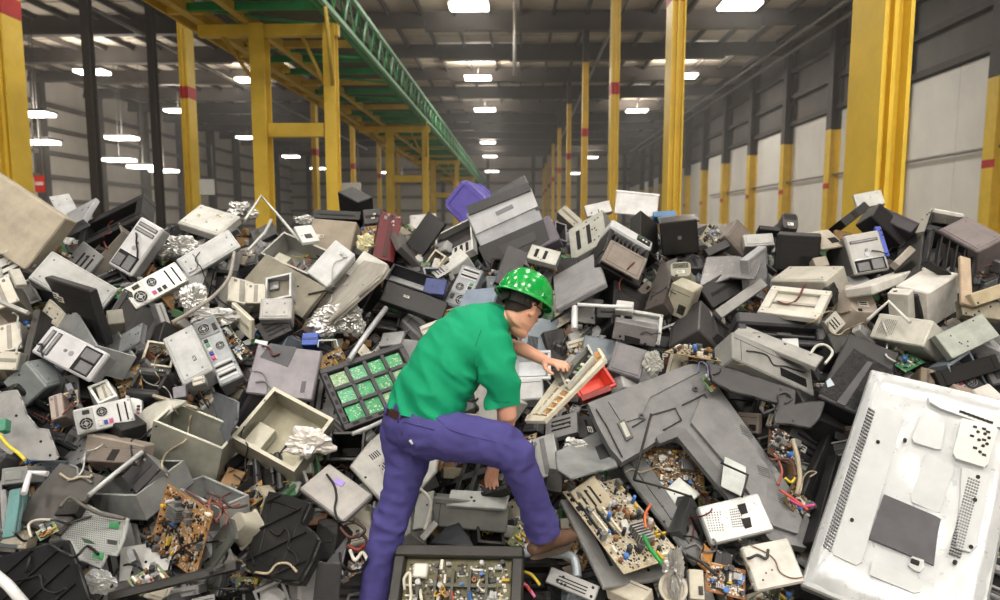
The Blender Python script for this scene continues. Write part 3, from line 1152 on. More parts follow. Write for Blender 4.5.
def b_frame(t, w, d, h, col, bw=.13, back=None, metal=0.0):
    a, b = w * bw, h * bw
    if bw * w > bw * h: a = b = min(w, h) * bw
    t.add('frame', MB().box(0, w, 0, d, 0, b, .004).box(0, w, 0, d, h - b, h, .004).box(0, a, 0, d, b, h - b, .003).box(w - a, w, 0, d, b, h - b, .003), mat(col, .42, metal, .25))
    if back:
        t.add('backing', MB().box(a, w - a, d * .6, d * .9, b, h - b), mat(back, .4, 0, .3))
        t.add('inner_bar', MB().box(a, w - a, d * .3, d * .6, h * .45, h * .52), mat(shade(col, .8), .42))
    screws(t, w, h, 0, .005, None, min(a, b) * .5)


def b_grid(t, w, d, h, col, nx=4, nz=4, boards=True, bw=.2):
    mb = MB()
    a = w * .07
    mb.box(0, w, 0, d, 0, a, .004).box(0, w, 0, d, h - a, h, .004).box(0, a, 0, d, a, h - a, .004).box(w - a, w, 0, d, a, h - a, .004)
    cw, chh = (w - 2 * a) / nx, (h - 2 * a) / nz
    m = mat(col, .45, 0, .25)
    t.add('outer_frame', mb, m)
    for i in range(1, nx):
        x = a + cw * i
        t.add('grid_bar', MB().box(x - cw * bw / 2, x + cw * bw / 2, .004, d * .8, a, h - a, .002), m)
    for j in range(1, nz):
        z = a + chh * j
        t.add('grid_bar', MB().box(a, w - a, .004, d * .8, z - chh * bw / 2, z + chh * bw / 2, .002), m)
    vents(t, a, w - a, a * .3, a * .75, 6, 0, True, M_DRK, 'rim_slots')
    vents(t, a * .3, a * .75, a, h - a, 6, 0, False, M_DRK, 'rim_slots')
    if boards:
        for i in range(nx):
            for j in range(nz):
                x0, x1, z0, z1 = a + cw * (i + bw / 2), a + cw * (i + 1 - bw / 2), a + chh * (j + bw / 2), a + chh * (j + 1 - bw / 2)
                b = t.add('circuit_board', MB().box(x0, x1, d * .45, d * .5, z0, z1), mat(['#4aa472', '#66b088', '#8fb08a', '#4a9c6c'][(i * 3 + j) % 4], .5, 0, .55, 45))
                r = random.Random(i * 7 + j)
                mb = MB()
                for k in range(16):
                    x, z = r.uniform(x0 + .006, x1 - .006), r.uniform(z0 + .006, z1 - .006)
                    mb.box(x - .004, x + .004, d * .42, d * .45, z - .003, z + .003)
                t.add('small_components', mb, mat('#c9d6c0' if k % 2 else '#cfd8c8', .5), b, kind='stuff')


def b_bin(t, w, d, h, col, inner=None, rim=.02):
    """an open tray: walls flare to the rim at y=0"""
    m = mat(col, .38, 0, .2)
    s = .86
    x0, x1, z0, z1 = w * (1 - s) / 2, w * (1 + s) / 2, h * (1 - s) / 2, h * (1 + s) / 2
    fr = [(0, 0, 0), (w, 0, 0), (w, 0, h), (0, 0, h)]
    bk = [(x0, d, z0), (x1, d, z0), (x1, d, z1), (x0, d, z1)]
    e = .006
    fi = [(e, 0, e), (w - e, 0, e), (w - e, 0, h - e), (e, 0, h - e)]
    bi = [(x0 + e, d - e, z0 + e), (x1 - e, d - e, z0 + e), (x1 - e, d - e, z1 - e), (x0 + e, d - e, z1 - e)]
    mb = MB()
    mb.raw(fr + bk, [(0, 1, 5, 4), (1, 2, 6, 5), (2, 3, 7, 6), (3, 0, 4, 7)])
    mb.raw(bk, [(0, 1, 2, 3)])
    t.add('tub', mb, m)
    mb = MB().raw(fi + bi, [(4, 5, 1, 0), (5, 6, 2, 1), (6, 7, 3, 2), (7, 4, 0, 3), (7, 6, 5, 4)])
    t.add('inner_lining', mb, mat(inner or shade(col, .9), .4, 0, .2))
    r = rim
    t.add('rim', MB().box(-r, w + r, -.006, .014, -r, 0, .004).box(-r, w + r, -.006, .014, h, h + r, .004).box(-r, 0, -.006, .014, 0, h, .004).box(w, w + r, -.006, .014, 0, h, .004), m)


def b_tote(t, w, d, h, col):
    """upturned tote: base at y=0, flaring to a lip at y=d"""
    m = mat(col, .38, 0, .15)
    s = .84
    n = 24

    def rr(y, k, e=7):
        out = []
        for i in range(n):
            a = 2 * math.pi * (i + .5) / n
            c, s_ = math.cos(a), math.sin(a)
            q = (abs(c) ** e + abs(s_) ** e) ** (-1 / e)
            out.append((w / 2 + w / 2 * k * q * c, y, h / 2 + h / 2 * k * q * s_))
        return out
    rings = [rr(0.012, s * .95), rr(0, s * .93), rr(.02, s), rr(d * .86, .96), rr(d * .86, 1.04), rr(d, 1.05), rr(d, .94), rr(d * .1, s * .92)]
    vs = [p for q in rings for p in q]
    fs = []
    for q in range(1, len(rings) - 1):
        for i in range(n):
            j = (i + 1) % n
            fs.append((q * n + i, q * n + j, (q + 1) * n + j, (q + 1) * n + i))
    mb = MB().raw(vs, fs)
    mb.raw(rings[1], [tuple(range(n))[::-1]])
    t.add('tub', mb, m)
    t.add('base_ridge', MB().box(w * .2, w * .8, -.006, .004, h * .2, h * .22).box(w * .2, w * .8, -.006, .004, h * .78, h * .8).box(w * .2, w * .22, -.006, .004, h * .2, h * .8).box(w * .78, w * .8, -.006, .004, h * .2, h * .8), mat(shade(col, .9), .4))


def b_poly(t, w, d, h, col, pts=(), metal=.3, rough=.4, nh=3, holes_px=(), perf=0, ribs=0, seam=(), st=()):
    """a sheet whose outline is given; pts are seen points on its plane"""
    poly = [t.at(p) for p in pts]
    t.add('sheet', MB().prism(poly, 0, d), mat(col, rough, metal, .32))
    cx = sum(p[0] for p in poly) / len(poly); cz = sum(p[1] for p in poly) / len(poly)
    edge = MB()
    for i in range(len(poly)):
        a, b = poly[i], poly[(i + 1) % len(poly)]
        edge.tube([(a[0], d * .4, a[1]), (b[0], d * .4, b[1])], min(.010, max(.003, d * .55)), 5)
    t.add('edge_bead', edge, mat(shade(col, .9), rough, metal, .3))
    def inside(x, z):
        c = False
        for i in range(len(poly)):
            (x1, z1), (x2, z2) = poly[i], poly[(i + 1) % len(poly)]
            if (z1 > z) != (z2 > z) and x < (x2 - x1) * (z - z1) / (z2 - z1) + x1:
                c = not c
        return c
    for k in range(nh):
        for q in range(20):
            x, z = t.rnd.uniform(min(p[0] for p in poly), max(p[0] for p in poly)), t.rnd.uniform(min(p[1] for p in poly), max(p[1] for p in poly))
            if inside(x, z):
                t.add('screw_hole', MB().cyl((x, .001, z), (0, -1, 0), .007, .0022, 12), M_DRK)
                break
    if perf:
        mb = MB()
        x0, x1 = min(p[0] for p in poly), max(p[0] for p in poly)
        z0, z1 = min(p[1] for p in poly), max(p[1] for p in poly)
        i = 0
        z = z0
        while z < z1:
            x = x0 + (perf / 2 if i % 2 else 0)
            while x < x1:
                if inside(x + perf, z + perf) and inside(x - perf, z - perf):
                    rr = perf * .3
                    mb.raw([(x + rr * math.cos(k * math.pi / 3), -.001, z + rr * math.sin(k * math.pi / 3)) for k in range(6)], [(0, 1, 2, 3, 4, 5)])
                x += perf
            z += perf * .87
            i += 1
        t.add('perforation', mb, mat('#3c3f3f', .6))
    for q in holes_px:
        t.add('cut_out', MB().prism([t.at(p) for p in q[:-1]], -.003, .001), mat(q[-1], .5, 0, .4, 30))
    for a, b in seam:
        (xa, za), (xb, zb) = t.at(a), t.at(b)
        t.add('ridge', MB().tube([(xa, 0, za), (xb, 0, zb)], .004, 5), mat(shade(col, .7), rough, metal))
    for k in range(ribs):
        f = (k + .5) / ribs
        x0, x1 = min(p[0] for p in poly), max(p[0] for p in poly)
        z = min(p[1] for p in poly) + (max(p[1] for p in poly) - min(p[1] for p in poly)) * f
        xs = [x0 + (x1 - x0) * i / 40 for i in range(41) if inside(x0 + (x1 - x0) * i / 40, z)]
        if len(xs) > 2:
            t.add('rib', MB().box(xs[0] + .01, xs[-1] - .01, -.012, .002, z - .004, z + .004), mat(shade(col, 1.15), rough, metal, .3))
    for q in st:
        s = t.add('sticker', MB().prism([t.at(p) for p in q[:-1]], -.0025, .001), mat(q[-1], .45, 0, .2))


for k, f in list(globals().items()):
    if k.startswith('b_') and callable(f):
        BUILD[k[2:]] = f
KIND_NAME = dict(case='computer_case', front='computer_tower', rear='computer_tower', open='open_chassis', board='circuit_board', crt='tube_monitor', crtfront='tube_monitor',
                 printer='printer', plate='metal_sheet', drive='disc_drive', frame='plastic_surround', grid='grid_tray', bin='plastic_tray', tote='storage_tote', poly='metal_sheet')


def blob(reg, c, rx, ry, label, cat, col='#c8c8c6', metal=.8, rough=.3, off=0.0, name='crumpled_foil', flat=.5, alpha=1.0, seed=1, sub=5, amp=.45):
    """crumpled foil or film: a creased, flattened ball"""
    import bmesh
    px, py = rp(reg, c)
    d = heap_depth(px, py) - .08 + off
    k = d / FPX / (4 if reg != 'P' else 1)
    bm = bmesh.new()
    bmesh.ops.create_icosphere(bm, subdivisions=sub, radius=1)
    for v in bm.verts:
        p = v.co.copy()
        a = noise.noise(p * 1.3 + Vector((seed * 3.1, 0, 0)))
        b = abs(noise.noise(p * 3.1 + Vector((0, seed * 2.3, 0))))
        c2 = abs(noise.noise(p * 6.5 + Vector((seed, seed, 0))))
        v.co = p * (1 + amp * a - amp * .9 * b - amp * .5 * c2)
    me = bpy.data.meshes.new(name)
    bm.to_mesh(me); bm.free()
    me.materials.append(mat(col, rough, metal, .15, 5, .5, alpha))
    o = link(name, me)
    Rm = Matrix(((RT[0], FW[0], UP[0], 0), (RT[1], FW[1], UP[1], 0), (RT[2], FW[2], UP[2], 0), (0, 0, 0, 1)))
    o.matrix_world = Matrix.Translation(P(px, py, d)) @ Rm @ Matrix.Diagonal((rx * k, rx * k * flat, ry * k, 1))
    tag(o, label.replace('|', ' '), cat)
    HEROES.append((label.split('|')[0], px, py, 20))
    return o


def rod(reg, pts, r, col, label, cat, name='cable', off=0.0, metal=0.0, rough=.45, n=8, smooth=True, offs=None):
    q = []
    for i, p in enumerate(pts):
        px, py = rp(reg, p)
        q.append(P(px, py, heap_depth(px, py) - .10 + (offs[i] if offs else off)))
    if smooth and len(q) > 2:
        q = smooth_path(q, 6)
    c = sum(q, Vector()) / len(q)
    me = MB().tube([p - c for p in q], r, n).mesh(name, mat(col, rough, metal, .2))
    o = link(name, me)
    o.location = c
    tag(o, label.replace('|', ' '), cat)
    m = rp(reg, pts[len(pts) // 2])
    HEROES.append((label.split('|')[0], m[0], m[1], 15))
    return o
def K(kind, reg, V, A, B, C, col, label, cat, **k):
    k.setdefault('name', KIND_NAME[kind])
    if kind != 'whitetv':
        hi = max(int(col[i:i + 2], 16) for i in (1, 3, 5))
        col = shade(col, .93 if hi > 110 else .74)
    return H(kind, reg, V, A, B, C, col, label, cat, **k)


# ---------------- left top
K('case', 'T1', (265, 192), (-60, -20), (100, 402), (312, 212), '#bdb3a1', 'huge blank beige computer case|at the heap edge by the broad striped column', 'computer', feat='plain', tmax=.3, off=-.25)
K('case', 'T1', (388, 588), (110, 432), (475, 475), (396, 650), '#c3c5c5', 'plain pale grey case with three screw dots|below the huge beige case', 'computer', feat='panel', tmax=.2)
K('front', 'T1', (520, 426), (430, 372), (652, 235), (560, 445), '#d3d4d8', 'silver white tower standing tilted|with two drive bays and a torn dark lower front', 'computer', up='B', tmax=.3, off=-.08)
K('rear', 'T1', (545, 558), (485, 478), (757, 440), (552, 606), '#d6d6d2', 'white tower lying with its rear fan showing|beside the tilted silver tower', 'computer', up='-B', fan_r=.4, tmax=.35)
t = K('case', 'T1', (757, 432), (713, 352), (962, 302), (766, 478), '#dcdfe1', 'flat white desktop computer with curved line on its lid|next to the rear fan tower', 'computer', feat='panel', tmax=.16, off=-.03)
mb = MB(); pts = [t.at(p, -.006) for p in ((770, 335), (790, 365), (785, 395), (755, 412))]
t.add('curved_groove', MB().tube(smooth_path([(a, -.004, b) for a, b in pts]), .005, 6), mat('#8f9294', .5))
K('case', 'T1', (872, 262), (705, 215), (968, 190), (858, 300), '#cfcfca', 'long white desktop box leaning on the crest|under the hanging white sign', 'computer', feat='panel sticker', st=3, tmax=.14, off=.05, n=(-.1, -.9, .45), kn=15)
K('frame', 'T1', (300, 320), (560, 190), (330, 215), .12, '#2e2f31', 'dark arched printer frame on the crest|beside the tilted silver tower', 'printer', bw=.2, back='#1f1f21', off=.1, name='printer_casing')
K('plate', 'T1', (330, 195), (245, 200), (275, 95), .05, '#c2c4c6', 'light grey lid standing on the crest|next to the red sign', 'panel', off=.3)
K('plate', 'T1', (385, 110), (330, 195), (270, 175), .04, '#b9bcc0', 'narrow pale metal cover leaning behind the dark arched frame|', 'panel', off=.25, nh=2)
K('open', 'T1', (350, 400), (345, 355), (492, 245), (430, 455), '#8d8881', 'grey brown open casing wedged against the tilted silver tower|on its darker side', 'casing', tmax=.15, off=.16, inner='#3d3a37', stuffing='')
blob('T1', (715, 310), 100, 55, 'large wad of crumpled silver foil|between silver tower and long white box', 'foil', seed=3, off=.05)
K('case', 'T1', (845, 500), (1010, 420), (930, 640), .25, '#38363b', 'dark purple grey box half hidden under the flat white desktop|', 'computer', feat='seam slot', off=.12)
rod('T1', [(690, 610), (800, 545), (880, 480), (920, 420), (937, 330)], .012, '#8f8b84', 'bent grey pipe curving below the flat white desktop|', 'pipe', name='bent_pipe', off=-.1)
K('case', 'M1', (425, 145), (140, 35), (350, -75), .05, '#333132', 'broad black case with stickers on its top|lying under the plain pale grey case', 'computer', feat='sticker seam vent', st=4, off=.10)
K('drive', 'T1', (75, 520), (-20, 560), (30, 420), .2, '#a4a097', 'beige optical drive at the frame edge|under the huge beige case', 'disc drive', up='A', off=-.05)
K('plate', 'T1', (110, 455), (60, 430), (75, 395), .03, '#c9c7bf', 'small pale metal flap below the huge beige case|', 'panel', lips=False, nh=1, off=-.1)
K('case', 'T1', (20, 470), (-90, 470), (0, 385), .2, '#9f9c96', 'grey drive box at the left frame edge|above the dark edged drive stack', 'disc drive', feat='panel', name='disc_drive')
K('plate', 'T1', (100, 575), (-30, 520), (110, 560), .03, '#b6b6b4', 'thin pale rail lying on the broad black case|', 'rail', lips=False, nh=0, off=-.15, name='metal_rail')
blob('T1', (770, 520), 60, 70, 'torn silver foil strip hanging|below the rear fan tower', 'foil', seed=8, flat=.5, off=-.05)
blob('T1', (880, 590), 110, 35, 'sheet of wrinkled clear film|under the bent grey pipe', 'film', col='#b9bab8', metal=.5, seed=11, name='plastic_film')
K('drive', 'T1', (1015, 545), (915, 505), (1010, 450), .2, '#c8c5bb', 'cream disc drive poking out|right of the bent grey pipe', 'disc drive', up='B', off=-.02)
blob('T1', (965, 165), 60, 40, 'foil scrap on the crest|beside the long white desktop box', 'foil', seed=13, off=.2)
K('case', 'T1', (500, 610), (430, 600), (480, 555), .2, '#8d8b82', 'rounded beige grey casing peeping between pale grey case and rear fan tower|', 'casing', feat='plain', name='casing')

# ---------------- top, second quarter
rod('T2', [(-20, 200), (45, 103), (120, 190), (200, 285)], .012, '#c2c4bf', 'bent pale metal bracket sticking up like an A|above the open grey chassis', 'bracket', name='metal_bracket', metal=.4, smooth=False, off=.0)
rod('T2', [(-10, 325), (60, 250), (85, 200)], .012, '#b9bbb8', 'thin pale strut beside the A shaped bracket|', 'bracket', name='metal_strut', metal=.4, smooth=False)
K('case', 'T2', (428, 207), (250, 192), (396, 340), (446, 240), '#9c9282', 'tan desktop case with yellowed side|behind the white label box', 'computer', feat='sticker', st=1, off=.15, tmax=.3)
K('open', 'T2', (235, 420), (40, 335), (330, 330), .18, '#b2b3af', 'open grey chassis with crossing wire rods|under the A shaped bracket', 'chassis', stuffing='plate wires', inner='#8d8e8b')
K('plate', 'T2', (210, 290), (170, 228), (282, 292), .03, '#e2e3e1', 'small white panel with square black print|lying on the open grey chassis', 'panel', metal=0, lips=False, nh=1, dark_patch=(.55, .8, .3, .7, '#333333'), off=-.14)
K('case', 'T2', (307, 470), (225, 408), (422, 338), (316, 500), '#dfe2e6', 'bright white box with two round knobs and dark label|in the left heap', 'electronics box', feat='knobs', st=1, tmax=.14, off=-.12, name='electronics_box')
K('plate', 'T2', (305, 470), (210, 592), (65, 335), .05, '#858073', 'olive grey panel standing under the white box with knobs|', 'panel', metal=.1, nh=2, off=.0)
t = K('poly', 'T2', (250, 600), (545, 380), (320, 480), .04, '#b3afa6', 'curved beige grey monitor shell lying open|below the dark red box', 'casing', pts=((235, 600), (300, 490), (400, 385), (450, 360), (545, 380), (520, 420), (430, 500), (320, 600)), metal=0, off=-.12, name='monitor_shell')
K('plate', 'T2', (455, 322), (550, 378), (385, 415), .03, '#c9c8c2', 'thin pale panel edge leaning behind the curved shell|', 'panel', off=.0, nh=0, metal=.2)
K('open', 'T2', (537, 437), (775, 515), (575, 375), (515, 520), '#34343a', 'black desktop chassis with open grey top and front label|left of the hard hat', 'computer', inner='#b9bcbe', stuffing='', tmax=.10, off=-.06)
K('case', 'T2', (515, 520), (765, 612), (537, 437), .06, '#2b2b2d', 'black front panel with a small grey label|of the open topped chassis', 'panel', feat='sticker', st=1, off=-.10, name='plastic_sheet')
K('plate', 'T2', (690, 490), (775, 500), (705, 430), .05, '#37457e', 'small blue plastic part inside the black open chassis|', 'plastic part', metal=0, lips=False, nh=1, off=-.07, name='plastic_part')
K('drive', 'T2', (575, 370), (492, 335), (605, 185), .12, '#611a1f', 'dark red box with white fittings|standing on the crest', 'electronics box', face='#5c181e', up='B', off=.05, name='electronics_box')
K('board', 'T2', (590, 260), (520, 245), (598, 185), .02, '#6d2026', 'narrow red board with white connectors|on top of the dark red box', 'circuit board', n=14, off=-.02, sink=False)
K('plate', 'T2', (690, 345), (628, 285), (776, 208), .03, '#1f1f22', 'thin black laptop lid pointing at the purple tote|', 'laptop', metal=0, lips=False, nh=0, off=.05, rough=.3, name='laptop_cover')
K('case', 'T2', (440, 225), (360, 180), (430, 130), (500, 200), '#2d2d30', 'black monitor back poking above the crest|left of the dark red box', 'monitor', feat='seam vent', off=.35, tmax=.3, name='monitor')
K('case', 'T2', (440, 200), (250, 190), (440, 165), .3, '#222224', 'long low black housing on the crest|behind the tan desktop case', 'printer', feat='slot', off=.4, name='printer')
K('case', 'T2', (530, 210), (455, 215), (520, 150), .2, '#4b4a4c', 'dark grey mechanism block on the crest|behind the dark red box', 'mechanism', feat='slot sticker', st=2, off=.35, name='mechanism')
K('tote', 'T2', (748, 138), (852, 5), (872, 262), .25, '#5f55ad', 'purple blue storage tote upside down on the crest|', 'storage tote', off=-.2, kn=4, n=(-.5,-.8,.3))
K('case', 'T2', (750, 250), (640, 260), (745, 170), .3, '#bdbcbb', 'pale grey box on the crest|left of the purple tote', 'electronics box', feat='panel', off=.45, name='electronics_box')
t = K('case', 'P', (492, 272), (465, 214), (552, 243), (503, 286), '#a3a6ab', 'large grey office printer lying tilted|beside the purple tote', 'printer', name='printer', feat='plain', off=-.08, tmax=.35)
for nm, q, y0, c in (('front_cover', ((468, 216), (531, 188), (538, 206), (476, 234)), -.012, '#b3b6bb'), ('middle_panel', ((478, 238), (539, 210), (543, 222), (483, 249)), -.006, '#999ca2'),
                     ('toner_bay', ((478, 247), (543, 219), (550, 241), (489, 271)), -.008, '#101012'), ('bay_shutter', ((499, 246), (534, 231), (537, 240), (503, 255)), -.014, '#2c2c30'), ('dark_top_strip', ((466, 206), (528, 182), (531, 190), (469, 215)), -.03, '#29292d'), ('handle_recess', ((495, 212), (512, 204), (514, 208), (497, 216)), -.014, '#6f7278')):
    t.add(nm, MB().prism([t.at(p, y0) for p in q], y0, .003), mat(c, .4, 0, .25))
K('case', 'P', (470, 212), (467, 203), (529, 183), .12, '#45454a', 'dark scanner lid along the top of the large grey office printer|', 'scanner', feat='seam', off=-.06, name='scanner_cover', n=(-.3, -.5, .8))
K('rear', 'T2', (775, 532), (852, 375), (860, 562), .3, '#99a0a6', 'grey blue computer rear with two fans|just left of the hard hat', 'computer', up='-A', off=.0)
K('plate', 'T2', (830, 556), (868, 480), (965, 542), .03, '#7f8ea3', 'blue grey plastic sheet|right behind the green shirt shoulder', 'panel', metal=0, lips=False, nh=0, off=-.08, name='plastic_sheet')
K('open', 'T2', (745, 388), (745, 262), (892, 312), .07, '#c4c5c2', 'pale card cage with dark slots|below the purple tote', 'chassis', stuffing='cage', inner='#3a3a3c', off=.22)
K('open', 'T2', (165, 505), (60, 530), (168, 410), .14, '#bfc1c4', 'grey open chassis with a black printed label|lower left of the olive panel', 'chassis', inner='#6f7174', stuffing='psu', off=-.05)
K('case', 'T2', (165, 595), (35, 592), (165, 510), .14, '#b9bab8', 'pale empty metal box standing below the labelled grey chassis|', 'electronics box', feat='panel', off=-.1, name='electronics_box')
K('drive', 'T2', (60, 532), (-20, 520), (55, 455), .2, '#cfcabb', 'cream drive with blank front|beside the labelled grey chassis', 'disc drive', off=-.05)
K('plate', 'T2', (105, 255), (20, 300), (90, 205), .05, '#57585a', 'dark grey plate behind the thin pale strut|', 'panel', off=.15)
blob('T2', (385, 570), 65, 45, 'crumpled foil lump|below the curved beige grey shell', 'foil', seed=21, off=-.05)
blob('T2', (215, 200), 40, 20, 'shiny foil crumb on the crest|beside the tan desktop case', 'foil', seed=22, off=.25)
blob('T2', (460, 290), 40, 40, 'yellowish crumpled film|between the tan case and the dark red box', 'film', col='#c9c49c', metal=.3, seed=25, off=.0, name='plastic_film')
K('board', 'T2', (760, 590), (760, 565), (920, 555), .02, '#b59a5f', 'narrow tan board edge on the back of the green shirt|', 'circuit board', n=8, sink=False, off=-.02)
K('plate', 'T2', (700, 400), (610, 300), (640, 290), .05, '#6d6a69', 'brown grey plastic arm beside the dark red box|', 'plastic part', metal=0, lips=False, off=.2, name='plastic_part')
K('case', 'T2', (450, 560), (385, 545), (520, 440), .2, '#252527', 'black box in the gap left of the open topped black chassis|', 'electronics box', feat='seam', off=.1, name='electronics_box')

# ---------------- top, third quarter
K('case', 'T3', (160, 312), (125, 212), (236, 266), .12, '#6a6570', 'small violet grey box with two white stickers|right of the large grey office printer', 'electronics box', feat='sticker', st=2, off=-.05, name='electronics_box')
K('plate', 'T3', (285, 362), (278, 240), (425, 275), .1, '#c0c1b8', 'pale metal chassis plate with punched holes|behind the open black printer', 'panel', nh=12, slots=2, off=.0)
K('case', 'T3', (628, 190), (457, 165), (626, 98), (640, 180), '#e4e5e6', 'clean white rounded box on top of the heap|behind the open black printer', 'electronics box', feat='lid', off=.1, tmax=.3, rough=.35, name='electronics_box', n=(-.1, -.9, .4), kn=25)
K('printer', 'T3', (395, 375), (560, 475), (452, 195), .35, '#2a292c', 'big open black printer with brown ribbed paper tray|', 'printer', up='B', lid='#c5c8cb', lidh=.2, off=-.1, slats=7)
K('plate', 'T3', (405, 360), (552, 445), (440, 275), .02, '#8a8078', 'brown grey ribbed tray inside the open black printer|', 'paper tray', metal=0, slots=0, nh=0, off=-.2, name='paper_tray', seam=True)
K('case', 'T3', (650, 345), (798, 330), (640, 212), (645, 316), '#1c1c1f', 'glossy black cube monitor|under the blue edged book', 'monitor', feat='seam badge', off=-.02, tmax=.4, rough=.3, name='monitor')
K('plate', 'T3', (640, 212), (800, 198), (630, 188), .02, '#7a7977', 'pale dusty top plate lying on the glossy black cube|', 'panel', metal=0, lips=False, nh=0, off=-.02, n=(0, -.2, .97), kn=3)
K('plate', 'T3', (615, 188), (705, 180), (618, 165), .1, '#4f7fb0', 'thin blue edged book on the black cube monitor|', 'book', metal=0, lips=False, nh=0, off=.0, name='book')
K('crt', 'T3', (665, 442), (784, 430), (668, 358), .25, '#a09f90', 'olive beige tube monitor with rounded back|below the glossy black cube', 'monitor', off=-.14)
K('case', 'T3', (650, 565), (735, 605), (688, 448), (690, 540), '#b8b4a2', 'cream ribbed monitor casing|below the olive tube monitor', 'monitor', feat='vent seam', off=-.03, tmax=.25, name='monitor')
K('case', 'T3', (222, 555), (210, 425), (420, 448), (226, 580), '#8f8e92', 'flat grey desktop lid right behind the hard hat|', 'computer', feat='plain', off=-.02, tmax=.08)
K('plate', 'T3', (205, 600), (225, 580), (425, 470), .04, '#3a393b', 'dark slab edge under the grey desktop lid|', 'panel', metal=0, off=-.02, nh=0)
K('plate', 'T3', (575, 560), (640, 378), (650, 520), .1, '#5f5955', 'dark brown printer side leaning|between black printer and cream casing', 'panel', metal=0, off=.02, name='plastic_sheet')
t = K('poly', 'P', (700, 287), (707, 257), (754, 277), .02, '#7b7a7c', 'dark grey lidded monitor top|in the middle of the right heap', 'monitor', pts=((699, 287), (707, 257), (735, 256), (760, 262), (754, 278), (729, 277)), metal=.1, rough=.25, nh=0, off=-.06, name='monitor_shell')
K('case', 'P', (713, 309), (759, 281), (700, 286), .2, '#252426', 'black hollow body below the dark grey monitor top|', 'casing', feat='slot', off=.02, name='casing')
K('plate', 'P', (722, 318), (768, 285), (716, 309), .05, '#9a9a98', 'pale frame edge under the black hollow body|', 'frame', metal=0, lips=False, nh=0, off=.02, name='plastic_strip')
K('board', 'T3', (870, 340), (800, 270), (910, 270), .03, '#9d9884', 'pale board with metal parts on the crest|right of the black cube monitor', 'circuit board', n=24, off=.1)
K('case', 'T3', (975, 345), (905, 258), (1020, 270), .2, '#7c746c', 'brown metal case on the crest|beside the pale board', 'computer', feat='panel seam', off=.15)
K('plate', 'T3', (835, 345), (830, 310), (920, 300), .08, '#48484b', 'dark grey bar under the pale crest board|', 'panel', off=.05)
K('case', 'T3', (530, 595), (385, 590), (530, 545), .25, '#3a3a3c', 'dark printer box with a white top rail|right of the hard hat', 'printer', feat='slot lid', off=.0, name='printer')
rod('T3', [(310, 538), (420, 545), (530, 548)], .012, '#d9dcdc', 'white rail lying along the dark printer box|right of the hard hat', 'rail', name='metal_rail', off=-.12, smooth=False)
K('plate', 'T3', (460, 560), (530, 562), (475, 520), .06, '#d8d9d6', 'small white block on the white rail|', 'plastic part', metal=0, lips=False, nh=1, off=-.12, name='plastic_part')
rod('T3', [(298, 640), (298, 590), (300, 550)], .022, '#d4d6d8', 'pale upright tube close to the hat brim|', 'tube', name='metal_tube', off=-.1, smooth=False, metal=.3)
K('frame', 'M3', (640, 140), (470, 110), (655, 18), .06, '#d3d5d3', 'white framed panel behind the grey box with dark window|', 'frame', bw=.1, back='#a9abaa', off=.05)
K('plate', 'T3', (105, 350), (130, 298), (222, 380), .06, '#d0d1cb', 'white plastic bracket lying above the hard hat|', 'bracket', metal=0, off=-.02, name='plastic_bracket', slots=2)
K('plate', 'T3', (60, 480), (-20, 440), (110, 330), .04, '#58565a', 'dark grey sheet standing behind the hard hat|', 'panel', metal=.2, off=.02)
K('drive', 'T3', (300, 230), (230, 165), (330, 200), .12, '#9f9c94', 'grey metal mechanism on the crest|between grey printer and chassis plate', 'mechanism', off=.15, name='mechanism', face='#a39f93')
K('plate', 'T3', (450, 165), (350, 190), (440, 120), .04, '#d5d7d6', 'white bracket arm on the crest|left of the clean white box', 'bracket', metal=.2, off=.2, name='metal_bracket')
K('open', 'T3', (270, 290), (225, 260), (260, 220), .12, '#77747a', 'dark grey bracket box beside the violet grey box|', 'casing', stuffing='', inner='#3b393d', off=.1)
K('plate', 'P', (640, 245), (640, 210), (657, 262), .12, '#1e1e20', 'black panel between open printer and black cube|', 'panel', metal=0, nh=0, lips=False, off=.1, name='plastic_sheet')
K('case', 'P', (655, 345), (612, 322), (655, 300), .2, '#2e2d2f', 'black casing piled behind the white framed panel|', 'casing', feat='seam', off=.15, name='casing')

# ---------------- top, right
K('crt', 'T4', (210, 255), (118, 245), (205, 163), .3, '#554f51', 'dark brown tube monitor on the crest|before the far wall columns', 'monitor', off=.15)
K('case', 'T4', (92, 400), (270, 412), (108, 255), (104, 378), '#222225', 'square black monitor with rounded edges|right heap crest', 'monitor', feat='seam vent', off=-.02, tmax=.35, name='monitor')
K('case', 'T4', (280, 312), (382, 300), (222, 250), (300, 320), '#b4ad9d', 'cream lid with a small vent|right behind the square black monitor', 'casing', feat='vent', off=.05, name='casing', tmax=.15)
K('front', 'T4', (422, 422), (380, 262), (562, 390), .35, '#b9b9b7', 'silver computer standing with torn blue lit side|below the massive yellow column', 'computer', up='A', bays=1, off=-.02)
K('plate', 'T4', (535, 345), (500, 225), (560, 330), .03, '#4a5ec0', 'strip of blue parts inside the silver computer|', 'plastic part', metal=0, lips=False, nh=2, off=-.05, name='plastic_part')
K('case', 'T4', (385, 225), (370, 190), (482, 148), .25, '#222224', 'small black printer in front of the massive column foot|', 'printer', feat='slot', off=.1, name='printer')
t = K('case', 'T4', (645, 250), (488, 178), (682, 212), (615, 310), '#474249', 'dark purple cube tipped on the crest|right of the massive yellow column', 'monitor', feat='seam', off=-.02, tmax=.35, name='monitor')
K('case', 'T4', (615, 308), (488, 180), (645, 250), .15, '#262428', 'black side panel under the dark purple cube|', 'panel', feat='seam', off=.02, name='plastic_sheet')
K('plate', 'T4', (430, 155), (425, 95), (540, 125), .04, '#d2d3cf', 'pale panel standing before the massive column|', 'panel', off=.3, metal=0)
